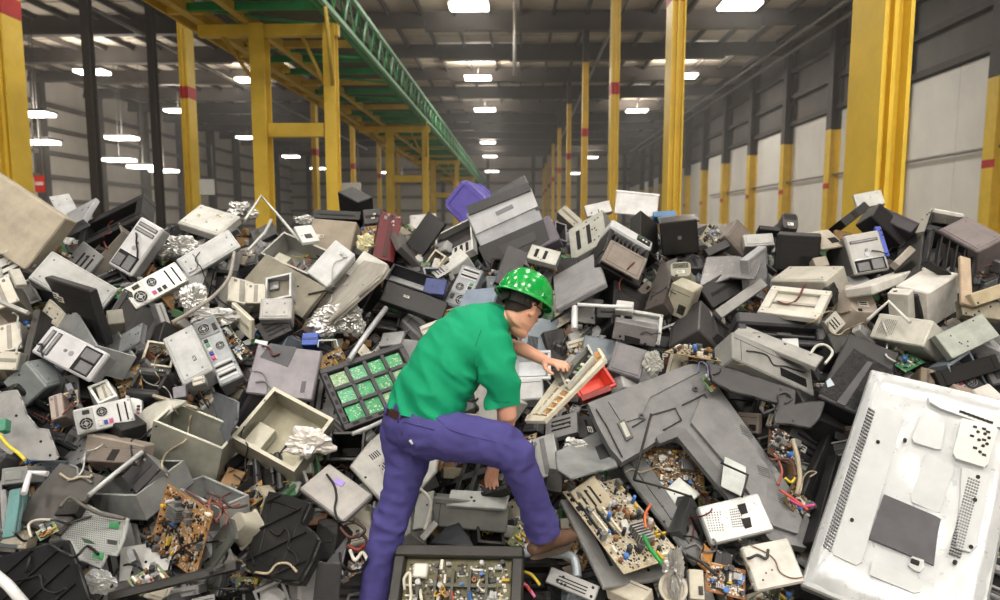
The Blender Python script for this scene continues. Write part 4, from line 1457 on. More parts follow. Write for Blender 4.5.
K('printer', 'T4', (700, 240), (830, 260), (735, 150), .3, '#232325', 'black printer with pale curved lid on the crest|', 'printer', lid='#d4d2cc', lidh=.16, off=.1, panel=False)
K('plate', 'T4', (680, 215), (735, 150), (690, 190), .03, '#c9c3b7', 'cream flap beside the pale lidded black printer|', 'panel', metal=0, off=.0)
K('case', 'T4', (910, 328), (752, 238), (1030, 268), (896, 470), '#7a7172', 'large brown grey monitor lying screen down|at the right edge', 'monitor', feat='panel slot', off=-.1, tmax=.4, name='monitor')
K('grid', 'T4', (893, 470), (706, 362), (910, 330), .05, '#1d1d1f', 'black ribbed front of the large brown grey monitor|', 'panel', nx=5, nz=1, boards=False, off=-.1, name='plastic_grille')
K('case', 'T4', (712, 492), (580, 462), (832, 418), (716, 640), '#dedcd6', 'big white tube monitor standing on its face|in the right heap', 'monitor', feat='lid', off=-.10, tmax=.4, rough=.35, name='tube_monitor')
K('case', 'T4', (632, 500), (548, 492), (655, 478), (640, 612), '#d3d1cb', 'small white connector box attached beside the big white monitor|', 'electronics box', feat='sticker', st=2, off=-.16, tmax=.25, name='electronics_box')
K('crt', 'T4', (555, 600), (400, 590), (485, 440), .3, '#bdb2a6', 'beige tube monitor with a dark wavy band|left of the big white monitor', 'monitor', off=-.04, vent=False)
K('case', 'T4', (485, 460), (375, 488), (690, 388), .06, '#d9d6d0', 'pale monitor base plate above the dark wavy band|', 'monitor base', feat='plain', off=-.05, name='monitor_plinth')
t = K('case', 'T4', (300, 445), (78, 442), (378, 382), (335, 568), '#bcb8ae', 'beige desktop computer with open end|below the square black monitor', 'computer', feat='panel', off=-.08, tmax=.3)
K('plate', 'T4', (395, 470), (340, 550), (385, 395), .04, '#2f3331', 'dark green grey circuit end of the beige desktop|', 'circuit board', metal=0, nh=3, lips=False, off=-.04, name='circuit_board')
K('frame', 'T4', (28, 566), (275, 592), (92, 462), .04, '#d2d0c6', 'cream rectangular bezel frame|lying under the beige desktop', 'frame', bw=.18, back='#c0bdb1', off=-.12)
K('plate', 'T4', (848, 530), (892, 548), (840, 340), .025, '#bea992', 'tan wooden plank standing beside the big white monitor|', 'plank', metal=0, lips=False, nh=0, off=-.15, name='wooden_plank')
K('plate', 'T4', (905, 545), (1030, 500), (890, 490), .05, '#bfb294', 'tan flat board lying at the frame edge|below the ribbed black front', 'panel', metal=0, lips=False, nh=1, off=-.1)
K('plate', 'T4', (600, 385), (580, 360), (665, 318), .06, '#aaa297', 'beige broken shard below the dark purple cube|', 'shard', metal=0, lips=False, off=-.03, name='plastic_shard')
K('plate', 'T4', (5, 500), (75, 435), (0, 360), .06, '#a3a4a8', 'flat grey screen with thick bezel|left of the square black monitor', 'monitor', metal=0, lips=False, seam=True, nh=0, off=-.05, name='flat_monitor')
K('plate', 'T4', (105, 410), (0, 330), (100, 395), .06, '#202022', 'black bar between grey screen and black monitor|', 'panel', metal=0, nh=0, off=.0, name='plastic_sheet')
K('case', 'T4', (100, 300), (-20, 310), (95, 250), .12, '#b8b9b7', 'pale grey desktop top on the crest|left of the dark brown monitor', 'computer', feat='panel', off=.1)
K('plate', 'T4', (120, 245), (40, 235), (115, 230), .08, '#2a2a2c', 'thin black wedge on the crest|beside the dark brown monitor', 'panel', off=.1, metal=0, nh=0)
K('case', 'T4', (320, 380), (265, 395), (310, 340), .15, '#a49c90', 'tan broken box below the cream vented lid|', 'casing', feat='plain', off=.0, name='casing')
K('plate', 'T4', (1010, 600), (850, 580), (1000, 530), .05, '#8f8875', 'dull tan tray beside the big white monitor|right frame edge', 'panel', metal=0, off=-.05)
rod('T4', [(470, 600), (555, 525), (640, 610)], .01, '#cfcfca', 'pale bent wire frame before the small white connector box|', 'bracket', name='wire_bracket', off=-.2, smooth=False)
K('drive', 'T4', (700, 600), (680, 500), (720, 330), .15, '#3a393b', 'black mechanism below the brown monitor corner|', 'mechanism', face='#2c2c2e', off=.15, name='mechanism')

# ---------------- left middle
K('front', 'M1', (350, 285), (432, 172), (120, 165), .10, '#d0d1d6', 'silver tower lying on its side with torn drive bays|left heap edge', 'computer', up='B', off=-.12)
K('plate', 'M1', (72, 262), (100, 262), (135, 0), .12, '#55524f', 'dark upright case edge|left of the lying silver tower', 'panel', nh=0, off=-.05)
K('drive', 'M1', (85, 150), (-10, 165), (75, 45), .25, '#a7a49b', 'grey metal drive cage at the frame edge|beside the dark upright edge', 'disc drive', off=-.05)
K('drive', 'M1', (60, 240), (-20, 230), (70, 165), .22, '#b3b2ab', 'pale drive below the metal drive cage|frame edge', 'disc drive', off=-.05, up='A')
K('case', 'M1', (188, 308), (100, 205), (275, 287), (95, 392), '#889092', 'green grey open ended case|under the lying silver tower', 'computer', feat='panel', tmax=.25, off=.02)
t = K('poly', 'M1', (0, 600), (220, 580), (0, 330), .01, '#b5b6b8', 'large bent pale grey sheet at the frame edge|with notched corner', 'panel', pts=((-20, 335), (65, 322), (85, 360), (105, 420), (150, 475), (190, 480), (205, 520), (232, 585), (225, 600), (120, 600), (60, 560), (20, 600), (-20, 600)), nh=4, off=-.06)
K('drive', 'M1', (205, 442), (258, 425), (192, 348), .12, '#978b84', 'brown grey drive standing upright|beside the bent grey sheet', 'disc drive', up='B', off=-.05, face='#9b8f88')
K('board', 'M1', (250, 400), (315, 385), (245, 335), .03, '#9a9484', 'small metal board behind the brown grey drive|', 'circuit board', n=12, sink=False, off=.0)
K('open', 'M1', (393, 377), (475, 355), (345, 312), .18, '#c3c5c4', 'pale drive cage facing up with white drive inside|left heap', 'chassis', stuffing='', inner='#2c2d2e', off=-.05)
K('drive', 'M1', (400, 365), (455, 350), (375, 300), .12, '#d0cfc8', 'white disc drive inside the pale cage|', 'disc drive', off=-.02)
K('rear', 'M1', (310, 502), (275, 404), (545, 452), (330, 520), '#cfd1d2', 'white tower rear lying flat with a mesh vent|above the brown grey open box', 'computer', up='-B', off=-.06, tmax=.2)
K('case', 'M1', (590, 450), (480, 470), (485, 370), .22, '#2a2a2c', 'black case end beside the flat white tower rear|', 'computer', feat='seam', off=.0)
K('printer', 'M1', (495, 335), (620, 345), (560, 225), .25, '#3f3f41', 'dark curved printer cover|left of the grey rear panel computer', 'printer', lid='#4a4a4c', off=.02, tray=False)
K('open', 'M1', (545, 190), (385, 135), (432, 28), .15, '#a7acad', 'grey metal chassis with large square mesh|below the rear fan tower', 'chassis', inner='#b5b8b6', stuffing='plate', off=.0)
K('plate', 'M1', (470, 175), (490, 100), (555, 120), .02, '#8d9296', 'small mesh plate in the grey metal chassis|', 'panel', nh=6, off=-.03)
t = K('case', 'M1', (852, 238), (765, 56), (730, 302), .16, '#bcbec0', 'light grey computer side with four rubber feet|centre of the left heap', 'computer', feat='panel sticker', st=1, off=-.06)
K('rear', 'M1', (880, 305), (975, 265), (765, 55), .14, '#9ea3a8', 'narrow computer rear with pink and blue sockets|attached to the light grey side', 'computer', up='B', off=-.05)
K('board', 'M1', (962, 212), (1012, 175), (842, 66), .02, '#3a4a3e', 'dark green motherboard with cream slots|beside the pink and blue sockets', 'circuit board', n=22, slots=3, off=.0)
K('drive', 'M1', (1000, 120), (985, 40), (930, 45), .03, '#e0dccb', 'cream slot strip on the dark green motherboard|', 'connector', off=-.05, name='connector_strip', face='#e0dccb')
K('open', 'M1', (612, 445), (890, 558), (702, 366), (588, 605), '#bfc0b4', 'pale wedge shaped bin open at the top|left heap centre', 'casing', inner='#6f7d85', stuffing='', tmax=.4, off=-.05, name='open_casing')
t = K('poly', 'M1', (560, 500), (700, 380), (560, 420), .015, '#d3d2c8', 'white oval cover half behind the pale wedge bin|', 'cover', pts=((533, 470), (548, 430), (580, 395), (625, 370), (680, 358), (740, 365), (690, 395), (630, 450), (590, 500), (555, 495)), metal=0, nh=0, off=.0, name='oval_cover')
t = K('poly', 'M1', (905, 530), (950, 370), (830, 290), .012, '#80868f', 'blue grey angular sheet folded like a tent|right of the pale wedge bin', 'panel', pts=((825, 275), (855, 330), (950, 370), (945, 440), (920, 500), (905, 540), (880, 470)), nh=1, off=-.04)
K('case', 'M1', (745, 345), (690, 342), (730, 300), .06, '#7c7c86', 'small grey speaker box|between curved cover and grey computer side', 'speaker', feat='badge', off=-.05, name='speaker_box')
K('plate', 'M1', (785, 398), (605, 345), (790, 385), .05, '#a39a88', 'tan strip of board above the white oval cover|', 'strip', metal=0, lips=False, nh=0, off=-.05, name='board_strip')
K('case', 'M1', (375, 548), (335, 600), (575, 555), .1, '#6f665f', 'brown grey open box front|below the flat white tower rear', 'electronics box', feat='slot', off=-.06, name='electronics_box')
K('case', 'M1', (345, 495), (575, 545), (340, 600), .08, '#948b82', 'brown grey lid above the flat black drive|', 'lid', feat='plain', off=-.02, name='plastic_cover')
K('case', 'M1', (335, 400), (300, 385), (280, 290), .06, '#8a8a93', 'grey violet panel standing by the pale drive cage|', 'panel', feat='plain', off=.02)
K('drive', 'M1', (820, 290), (770, 300), (810, 260), .06, '#c9c9c6', 'small white module under the light grey computer side|', 'connector box', off=-.08, name='connector_box')

# ---------------- second quarter, middle
t = K('case', 'M2', (247, 362), (-20, 328), (285, 163), .05, '#918d95', 'grey violet laptop lid with a dark square patch|and small sticker', 'laptop', feat='plain', off=-.08, name='laptop', metal=.15)
q = [t.at(p, -.001) for p in ((40, 188), (80, 133), (187, 150), (152, 228))]
t.add('dark_patch', MB().prism(q, -.003, .002), mat('#3c3f48', .4, 0, .3))
q = [t.at(p, -.001) for p in ((18, 130), (22, 118), (72, 126), (68, 143))]
t.add('sticker', MB().prism(q, -.003, .002), mat('#c6d2d4', .4, 0, .2))
q = [t.at(p, -.001) for p in ((200, 330), (208, 285), (225, 285), (217, 330))]
t.add('sticker', MB().prism(q, -.003, .002), mat('#4a4a50', .4, 0, .2))
K('open', 'P', (294, 472), (231, 437), (334, 419), (297, 486), '#bcb9aa', 'big empty cream computer case open upwards|with a bag of film inside', 'computer', inner='#aca894', stuffing='plate', rim=.02, tmax=.2, off=-.08)
blob('M2', (238, 535), 95, 60, 'crumpled clear plastic bag|inside the empty cream case', 'plastic bag', col='#d8d4cf', metal=.25, seed=31, off=-.12, name='plastic_bag', sub=4, amp=.62)
K('grid', 'P', (345, 430), (432, 398), (318, 370), .05, '#54545a', 'large grey grid tray holding green circuit boards|behind the green shirt', 'tray', nx=4, nz=3, off=-.06)
rod('P', [(349, 360), (365, 336), (386, 308)], .018, '#c3c6ca', 'silver metal bar sticking up from the grid tray|', 'bar', name='metal_bar', metal=.5, smooth=False, off=-.08)
blob('M2', (330, 45), 100, 60, 'large crumpled grey foil sheet|above the grid tray', 'foil', seed=41, off=-.02)
blob('M2', (430, 60), 35, 45, 'small bright foil piece|next to the silver metal bar', 'foil', seed=43)
K('drive', 'M2', (205, 140), (268, 140), (208, 92), .1, '#3d56a8', 'small blue drive sled|above the grey violet laptop lid', 'drive sled', face='#4562b8', off=-.02, name='drive_sled')
rod('M2', [(272, 148), (275, 122), (345, 120), (352, 148)], .006, '#c4c8c8', 'pale wire handle beside the blue drive sled|', 'handle', name='wire_loop', off=-.06, smooth=False)
K('plate', 'M2', (170, 80), (60, 130), (130, 10), .05, '#4a4a4d', 'dark slotted rack side above the laptop lid|', 'panel', slots=3, off=.02)
t = K('bin', 'M2', (320, 590), (330, 500), (440, 590), .2, '#26292b', 'black curved tub in the shade|right of the empty cream case', 'tub', off=.02, name='plastic_tub')
rod('P', [(352, 434), (370, 427), (387, 419)], .012, '#b6b8b8', 'pale rail along the lower edge of the grid tray|', 'rail', name='metal_rail', off=-.1, smooth=False, metal=.4)
t = K('poly', 'P', (382, 502), (351, 466), (430, 470), .02, '#b4b4b1', 'rounded grey cover with curved slot pattern|behind the purple trousers', 'cover', pts=((351, 466), (372, 440), (388, 428), (440, 440), (436, 470), (400, 512), (384, 503)), nh=4, off=-.05, metal=.1, name='fan_cover')
t.add('round_ridge', MB().ring((*[t.at((398, 466), 0)[0]], 0, t.at((398, 466), 0)[1]), (0, -1, 0), .085, .095, .006, 32), mat('#9a9a97', .4, .1, .2))
for k in range(3):
    a = t.at((375 + 10 * k, 455 + 10 * k), 0)
    vents(t, a[0] - .02, a[0] + .02, a[1] - .03, a[1] + .03, 5, 0)
K('drive', 'M2', (690, 100), (760, 70), (680, 65), .1, '#d0d0cb', 'white module edge behind the green shirt back|', 'electronics box', off=.0, name='electronics_box')
K('printer', 'M2', (590, 90), (470, 60), (600, 10), .2, '#222123', 'black slotted mechanism above the green circuit tray|', 'mechanism', off=.05, name='mechanism', tray=False, panel=False)
K('plate', 'M2', (515, 145), (600, 130), (540, 95), .03, '#a9abac', 'small pale triangle plate at the top of the grid tray|', 'panel', off=-.02, nh=1)

# ---------------- third quarter, middle
K('bin', 'M3', (55, 270), (190, 262), (62, 178), .08, '#d6d9dc', 'white plastic tray with a raised rim|under the reaching arm', 'tray', inner='#c3c8cc', off=-.02)
K('case', 'M3', (55, 362), (172, 350), (58, 275), .12, '#c6c9cb', 'white tray side below the raised rim|', 'tray', feat='seam', off=-.03, name='plastic_tray')
K('bin', 'M3', (328, 345), (452, 298), (285, 285), .08, '#d2463c', 'bright red plastic tray|behind the held circuit board', 'tray', off=-.02, inner='#d9503f')
K('case', 'M3', (330, 365), (448, 320), (325, 340), .06, '#8e2a26', 'dark red tray side below the bright red tray|', 'tray', feat='plain', off=-.04, name='plastic_tray')
K('case', 'M3', (562, 278), (430, 238), (592, 160), .16, '#77757a', 'grey box with a dark window and screw dots|above the red tray', 'projector', feat='panel', off=-.02, name='projector')
t = K('case', 'M3', (620, 150), (448, 112), (628, 75), (600, 40), '#7e7b7e', 'grey upper housing with a small dark window|on top of the grey box', 'projector', feat='plain', off=-.08, tmax=.15, name='projector_housing')
q = [t.at(p, -.001) for p in ((498, 100), (560, 115), (560, 142), (498, 126))]
t.add('dark_window', MB().prism(q, -.002, .002), M_DRK)
for p in ((480, 105), (580, 135), (485, 122)):
    a = t.at(p); t.add('screw', MB().cyl((a[0], 0, a[1]), (0, -1, 0), .008, .004, 12), M_DRK)
K('case', 'M3', (670, 150), (790, 70), (690, 30), .25, '#5c5a5b', 'dark grey tilted box behind the tan board strip|', 'electronics box', feat='seam', off=.08, name='electronics_box')
K('board', 'M3', (655, 168), (972, 218), (720, 146), .02, '#a08a66', 'long tan board loaded with parts|lying across the top of the grey television', 'circuit board', n=34, off=-.10, tall=1.4)
blob('M3', (610, 215), 40, 55, 'pale crumpled film|left of the television top corner', 'film', col='#a9aaa4', metal=.3, seed=51, off=.0, name='plastic_film')
K('crt', 'M3', (880, 60), (790, 60), (850, -10), .2, '#b3ac9b', 'tan tube monitor half buried|above the long tan board', 'monitor', off=.08)
K('case', 'P', (733, 358), (815, 396), (731, 331), .18, '#949492', 'long grey printer side|right of the long tan board', 'printer', feat='seam vent', off=-.10, name='printer')
K('plate', 'P', (733, 333), (816, 367), (742, 324), .03, '#a3a3a0', 'sloping grey top strip of the long grey printer|', 'printer lid', metal=0, lips=False, nh=2, off=-.09, n=(0, -.45, .9), kn=4, name='printer_cover')
t = K('poly', 'M4', (0, 330), (180, 375), (10, 265), .03, '#4a4a4c', 'broken dark grey casing with a square torn end|below the long grey printer', 'casing', pts=((-160, 215), (-60, 240), (0, 262), (100, 295), (180, 320), (178, 378), (300, 363), (278, 430), (240, 470), (170, 455), (98, 450), (112, 372), (20, 345), (-80, 320), (-150, 280)), metal=0, nh=3, off=-.10, name='broken_casing')
t = K('case', 'M4', (270, 347), (480, 440), (400, 92), .14, '#39393d', 'dark grey scanner with a sunken glass bed|next to the big white television', 'scanner', feat='plain', off=-.08, name='scanner')
q = [t.at(p, -.001) for p in ((415, 155), (575, 245), (420, 400), (280, 332))]
t.add('sunken_bed', MB().prism(q, -.003, .004), mat('#1b1c1f', .25, 0, .12))
q = [t.at(p, -.003) for p in ((470, 205), (490, 212), (380, 385), (345, 370))]
t.add('guide_rail', MB().prism(q, -.008, .0), mat('#4a4a4f', .4, 0, .3))
q = [t.at(p, -.004) for p in ((305, 285), (320, 272), (338, 300), (310, 310))]
t.add('torn_label', MB().prism(q, -.006, .0), mat('#b9c9d0', .4, 0, .3))
t = K('printer', 'P', (740, 341), (828, 347), (737, 311), .2, '#55555a', 'dark grey printer front with a white label|right of the lidded monitor', 'printer', off=-.05, panel=False, lidh=.4)
q = [t.at(p, -.02) for p in ((783, 337), (799, 337), (800, 347), (785, 346))]
t.add('white_label', MB().prism(q, -.003, .002), mat('#d8dbdc', .4, 0, .15))
K('case', 'M4', (690, 147), (474, 108), (735, 42), (792, 238), '#d5d4cb', 'white tower with a row of perforations on top|right of the scanner', 'computer', feat='holes', off=-.05, tmax=.3)
K('case', 'M4', (690, 230), (590, 148), (690, 150), .03, '#a89f8d', 'tan shaded end of the white perforated tower|', 'panel', feat='plain', off=.16, name='metal_sheet')  # the tower's shade on this end is put into its tan colour
K('plate', 'M4', (812, 195), (742, 100), (1000, 103), .05, '#adb3ab', 'green grey metal lid sticking out|beside the white perforated tower', 'lid', nh=6, off=-.05)
K('plate', 'M4', (765, 312), (745, 245), (1010, 235), .06, '#1d1c1d', 'flat black television edge|above the big white television', 'television', metal=0, seam=True, nh=0, off=.05, name='flat_television')
K('case', 'M4', (960, 385), (885, 322), (1030, 360), .1, '#d6d2cd', 'pale pinkish box at the right frame edge|', 'electronics box', feat='plain', off=-.03, name='electronics_box')
K('plate', 'M4', (930, 375), (845, 345), (892, 320), .08, '#a08d80', 'brown side of the pale pinkish box|', 'panel', metal=0, lips=False, nh=0, off=-.02, name='plastic_sheet')
K('case', 'M4', (310, 90), (350, 170), (400, 100), .2, '#4d4f4c', 'small olive grey box wedged above the scanner|', 'electronics box', feat='seam', off=.0, name='electronics_box')
K('plate', 'M4', (340, 100), (305, 40), (380, 50), .05, '#cfcdc4', 'cream slotted part between dark printer front and white tower|', 'plastic part', metal=0, slots=3, off=.0, name='plastic_part')
rod('M4', [(240, 180), (265, 145), (300, 140), (330, 170), (300, 215)], .008, '#bfc0b8', 'pale looped pipe beside the scanner|', 'pipe', name='bent_pipe', off=-.05)
K('drive', 'M4', (740, 310), (680, 300), (745, 240), .15, '#7a6c58', 'brown metal drive above the white television corner|', 'disc drive', face='#6f6250', off=.0)
K('case', 'M4', (390, 480), (250, 420), (300, 340), .15, '#333336', 'dark printer base under the scanner|', 'printer', feat='seam slot', off=.08, name='printer')

# ---------------- the grey television back and what lies in it
def b_greytv(t, w, d, h, col):
    m = mat(col, .38, .05, .3)
    A = t.at
    outer = [(588, 403), (640, 383), (690, 364), (704, 364), (722, 392), (765, 452), (800, 502), (816, 532), (806, 548), (770, 540)]
    inner_r = [(742, 505), (716, 470), (690, 441), (672, 437), (655, 442)]
    left = [(640, 452), (622, 462), (610, 448), (597, 424)]
    poly = [A(p) for p in outer + inner_r + left]
    t.add('rear_cover', MB().prism(poly, 0, d), m)
    # raised long field on the wide side
    q = [A(p) for p in ((700, 400), (722, 404), (800, 520), (796, 536), (772, 528), (735, 478), (690, 425))]
    t.add('raised_field', MB().prism(q, -.022, .0), m)
    q = [A(p) for p in ((655, 440), (672, 430), (684, 432), (760, 525), (748, 528), (676, 440), (658, 447))]
    t.add('inner_lip', MB().prism(q, -.03, .0), mat(shade(col, .85), .38, .05, .3))
    q = [A(p) for p in ((608, 402), (676, 372), (700, 372), (650, 398), (640, 418), (622, 424))]
    t.add('raised_corner', MB().prism(q, -.008, .0), mat(shade(col, 1.03), .36, .05, .3))
    for a, b in (((651, 416), (675, 409)), ((675, 409), (681, 421)), ((681, 421), (663, 431)), ((682, 406), (704, 395)), ((704, 395), (714, 412)), ((714, 412), (765, 482)), ((596, 410), (607, 428)), ((607, 428), (622, 458)), ((632, 428), (645, 420))):
        (xa, za), (xb, zb) = A(a), A(b)
        t.add('panel_line', MB().tube([(xa, -.008, za), (xb, -.008, zb)], .004, 5), mat('#3a3a3b', .5))
    for p in ((641, 417), (695, 390), (772, 510)):
        x, z = A(p)
        s = t.add('screw_recess', MB().ring((x, -.008, z), (0, -1, 0), .009, .018, .005, 20), mat('#555557', .4))
        t.add('screw', MB().cyl((x, -.008, z), (0, -1, 0), .009, .002, 14), M_DRK, s)
    q = [A(p) for p in ((617, 424), (624, 420), (633, 438), (626, 442))]
    f = t.add('recessed_handle', MB().prism(q, -.012, .0), mat('#5b5b5d', .4))
    q = [A(p) for p in ((619.5, 425), (623.5, 423), (630, 437), (626, 439))]
    t.add('handle_opening', MB().prism(q, -.014, .0), mat('#b8b8ae', .5), f)
    for c in ((745, 432), (762, 472), (782, 500)):
        mb = MB()
        x, z = A(c)
        for i in range(9):
            for j in range(5):
                xx, zz = A((c[0] - 5 + i * 1.3 + (j - 2) * .4, c[1] - 4 + j * 2 + i * .5))
                mb.cyl((xx, -.0215, zz), (0, -1, 0), .0032, .002, 6)
        t.add('speaker_holes', mb, mat('#4c4c4e', .6))


BUILD['greytv'] = b_greytv
KIND_NAME['greytv'] = 'flat_television'
K('greytv', 'P', (588, 403), (704, 362), (706, 560), .045, '#7b7c7e', 'large dark grey television back with a wide opening|below the long tan board', 'television', off=-.06)
K('board', 'P', (640, 490), (705, 497), (640, 446), .02, '#93713f', 'tan power board seen through the television opening|', 'circuit board', n=40, off=.06, tall=1.6)
K('plate', 'P', (680, 513), (663, 490), (697, 490), .012, '#cfd3cf', 'white metal plate with holes|at the lower end of the television opening', 'panel', lips=False, nh=5, off=.02, n=(-.1, -.5, .86), kn=30)
t = K('poly', 'P', (617, 460), (650, 450), (705, 560), .03, '#6f7173', 'long grey plastic strip along the television opening|', 'plastic strip', pts=((617, 459), (640, 453), (652, 470), (676, 506), (695, 530), (705, 556), (694, 562), (670, 530), (640, 492)), metal=0, nh=5, off=-.02, name='plastic_strip', seam=(((630, 462), (690, 545)),))
K('plate', 'P', (697, 562), (682, 530), (706, 524), .06, '#626466', 'grey slotted block below the television strip|', 'plastic part', metal=0, slots=2, off=.0, name='plastic_part')
K('plate', 'P', (744, 497), (729, 470), (740, 466), .008, '#d0d6d4', 'white paper slip lying on the grey television|', 'paper', metal=0, lips=False, nh=0, off=-.10, n=(-.1, -.5, .86), kn=30, name='paper_slip')
rod('P', [(651, 414), (643, 445), (634, 480)], .007, '#1d1d1e', 'black antenna rod leaning on the grey television|', 'antenna', name='antenna_rod', off=-.16, smooth=False)
rod('P', [(634, 480), (662, 487), (692, 497)], .006, '#242425', 'black antenna rod crossing the television opening|', 'antenna', name='antenna_rod', off=-.13, smooth=False)
rod('P', [(721, 463), (748, 475), (742, 497)], .006, '#202021', 'bent black antenna beside the white paper slip|', 'antenna', name='antenna_rod', off=-.15, smooth=False)
K('board', 'P', (711, 392), (703, 377), (717, 385), .01, '#5d8c4c', 'small green sensor board dangling by wires|on the television corner', 'circuit board', n=5, sink=False, off=-.13)
rod('P', [(698, 372), (700, 362), (707, 366), (708, 378)], .004, '#5d6080', 'thin grey blue wire holding the small sensor board|', 'wire', name='wire', off=-.16)
t = K('poly', 'P', (560, 438), (617, 470), (600, 430), .012, '#969a9b', 'grey sheet with black square print|left of the grey television', 'panel', pts=((556, 452), (597, 432), (606, 440), (617, 466), (600, 470), (572, 478), (558, 470)), nh=1, off=-.06, st=[((595, 447), (607, 442), (612, 456), (600, 460), '#35373a')])
K('plate', 'P', (566, 478), (612, 466), (556, 462), .03, '#a5a7a8', 'thin pale edge strip below the printed grey sheet|', 'strip', lips=False, nh=0, off=-.05, name='metal_strip')
blob('P', (576, 450), 14, 12, 'torn silver foil|by the printed grey sheet', 'foil', seed=61, off=-.06)

# ---------------- the big white television back
def b_whitetv(t, w, d, h, col):
    A = t.at
    m = mat(col, .28, .25, .14, 4)
    n = 26
    vs, fs = [], []
    # the dented sheet: a bulged grid over the whole back
    for i in range(n + 1):
        for j in range(n + 1):
            u, v = i / n, j / n
            x, z = w * u, h * v
            e = min(u, 1 - u, v, 1 - v)
            y = -.035 * min(1, e / .06)
            y += .012 * noise.noise(Vector((x * 5, z * 5, 1.3))) + .006 * noise.noise(Vector((x * 14, z * 14, 4)))
            if v < .12:
                y += .03 * abs(noise.noise(Vector((x * 9, z * 12, 7)))) * (1 - v / .12)
            vs.append((x, y, z))
    for i in range(n):
        for j in range(n):
            a = i * (n + 1) + j
            fs.append((a, a + n + 1, a + n + 2, a + 1))
    t.add('rear_sheet', MB().raw(vs, fs, True), m)
    t.add('screen_frame', MB().box(-.012, w + .012, .0, d, -.012, h + .012, .008), mat('#a9adaf', .3, .6, .2))
    def patch(pts, y0, y1, mm, nm, parent=None):
        return t.add(nm, MB().prism([A(p, y0) for p in pts], y0, y1), mm, parent)
    y = -.05
    patch(((884, 494), (936, 516), (941, 519), (938, 532), (934, 565), (869, 538)), y, -.02, mat('#4a4a50', .35, 0, .3), 'dark_label')
    raised = mat(shade(col, .97), .3, .2, .14, 4)
    patch(((878, 405), (902, 413), (903, 418), (862, 562), (856, 565), (834, 555), (832, 550)), y + .004, -.02, raised, 'pressed_panel')
    patch(((922, 414), (944, 423), (945, 428), (941, 449), (936, 449), (914, 442), (912, 438)), y + .002, -.02, raised, 'pressed_panel')
    patch(((926, 454), (952, 465), (954, 470), (940, 512), (935, 512), (912, 502), (911, 496)), y + .002, -.02, raised, 'pressed_panel')
    patch(((962, 467), (985, 474), (988, 480), (978, 545), (970, 552), (956, 548), (960, 500)), y + .002, -.02, raised, 'pressed_panel')
    patch(((872, 560), (920, 580), (922, 584), (920, 592), (914, 593), (870, 575)), y + .002, -.02, raised, 'pressed_panel')
    ip = patch(((962, 418), (996, 426), (998, 430), (988, 464), (984, 467), (956, 458), (953, 453)), y - .012, -.02, mat('#c9c9c6', .35, .2, .15), 'input_panel')
    for k, (a, b) in enumerate(((975, 427), (978, 432), (972, 436), (979, 440), (984, 429), (985, 434), (984, 440), (983, 446), (988, 432), (987, 444), (975, 448), (980, 452), (984, 455), (989, 438))):
        x, z = A((a, b), y - .012)
        t.add('socket', MB().cyl((x, y - .011, z), (0, -1, 0), .007, .005, 12) if k % 2 else MB().box(x - .008, x + .008, y - .016, y - .01, z - .005, z + .005), M_DRK, ip)
    hd = patch(((928, 396), (935, 396), (1010, 418), (1010, 428), (990, 426), (940, 408), (930, 402)), y - .004, -.02, mat('#b9bcbd', .3, .5, .15), 'handle_rail')
    for k in range(7):
        x, z = A((962 + k * 4.7, 412 + k * 1.7), y - .005)
        t.add('rail_slot', MB().box(x - .011, x + .011, y - .007, y - .002, z - .006, z + .006), M_DRK, hd)
    def dots(p0, p1, q0, q1, a, b, nm):
        mb = MB()
        for i in range(a):
            for j in range(b):
                u, v = i / (a - 1), j / max(1, b - 1)
                px = (p0[0] * (1 - v) + p1[0] * v) * (1 - u) + (q0[0] * (1 - v) + q1[0] * v) * u
                py = (p0[1] * (1 - v) + p1[1] * v) * (1 - u) + (q0[1] * (1 - v) + q1[1] * v) * u
                x, z = A((px, py), y)
                mb.cyl((x, y + .012, z), (0, -1, 0), .0042, .014, 6)
        t.add(nm, mb, mat('#7d7f80', .6))
    dots((869, 408), (874, 411), (824, 545), (830, 550), 44, 4, 'vent_holes')
    dots((969, 478), (979, 482), (950, 552), (960, 556), 26, 5, 'vent_holes')
    pb = patch(((912, 556), (924, 560), (924, 568), (920, 572), (914, 570), (908, 565)), y - .004, -.02, mat('#bfc1c2', .35, .3), 'power_inlet')
    x, z = A((915, 562), y - .005)
    t.add('socket', MB().box(x - .016, x + .016, y - .008, y, z - .012, z + .012, .003), M_DRK, pb)
    for p in ((852, 520), (878, 442), (905, 440), (978, 477), (975, 500), (971, 547), (955, 562)):
        x, z = A(p, y)
        t.add('screw', MB().cyl((x, y + .01, z), (0, -1, 0), .008, .016, 12), M_DRK)


BUILD['whitetv'] = b_whitetv
KIND_NAME['whitetv'] = 'flat_television'
K('whitetv', 'P', (803, 583), (873, 371), (975, 655), .06, '#c3c7ca', 'big white television lying face down|with a dark label and a panel of sockets', 'television', up='A', off=-.16, n=(-.25, -.7, .7))

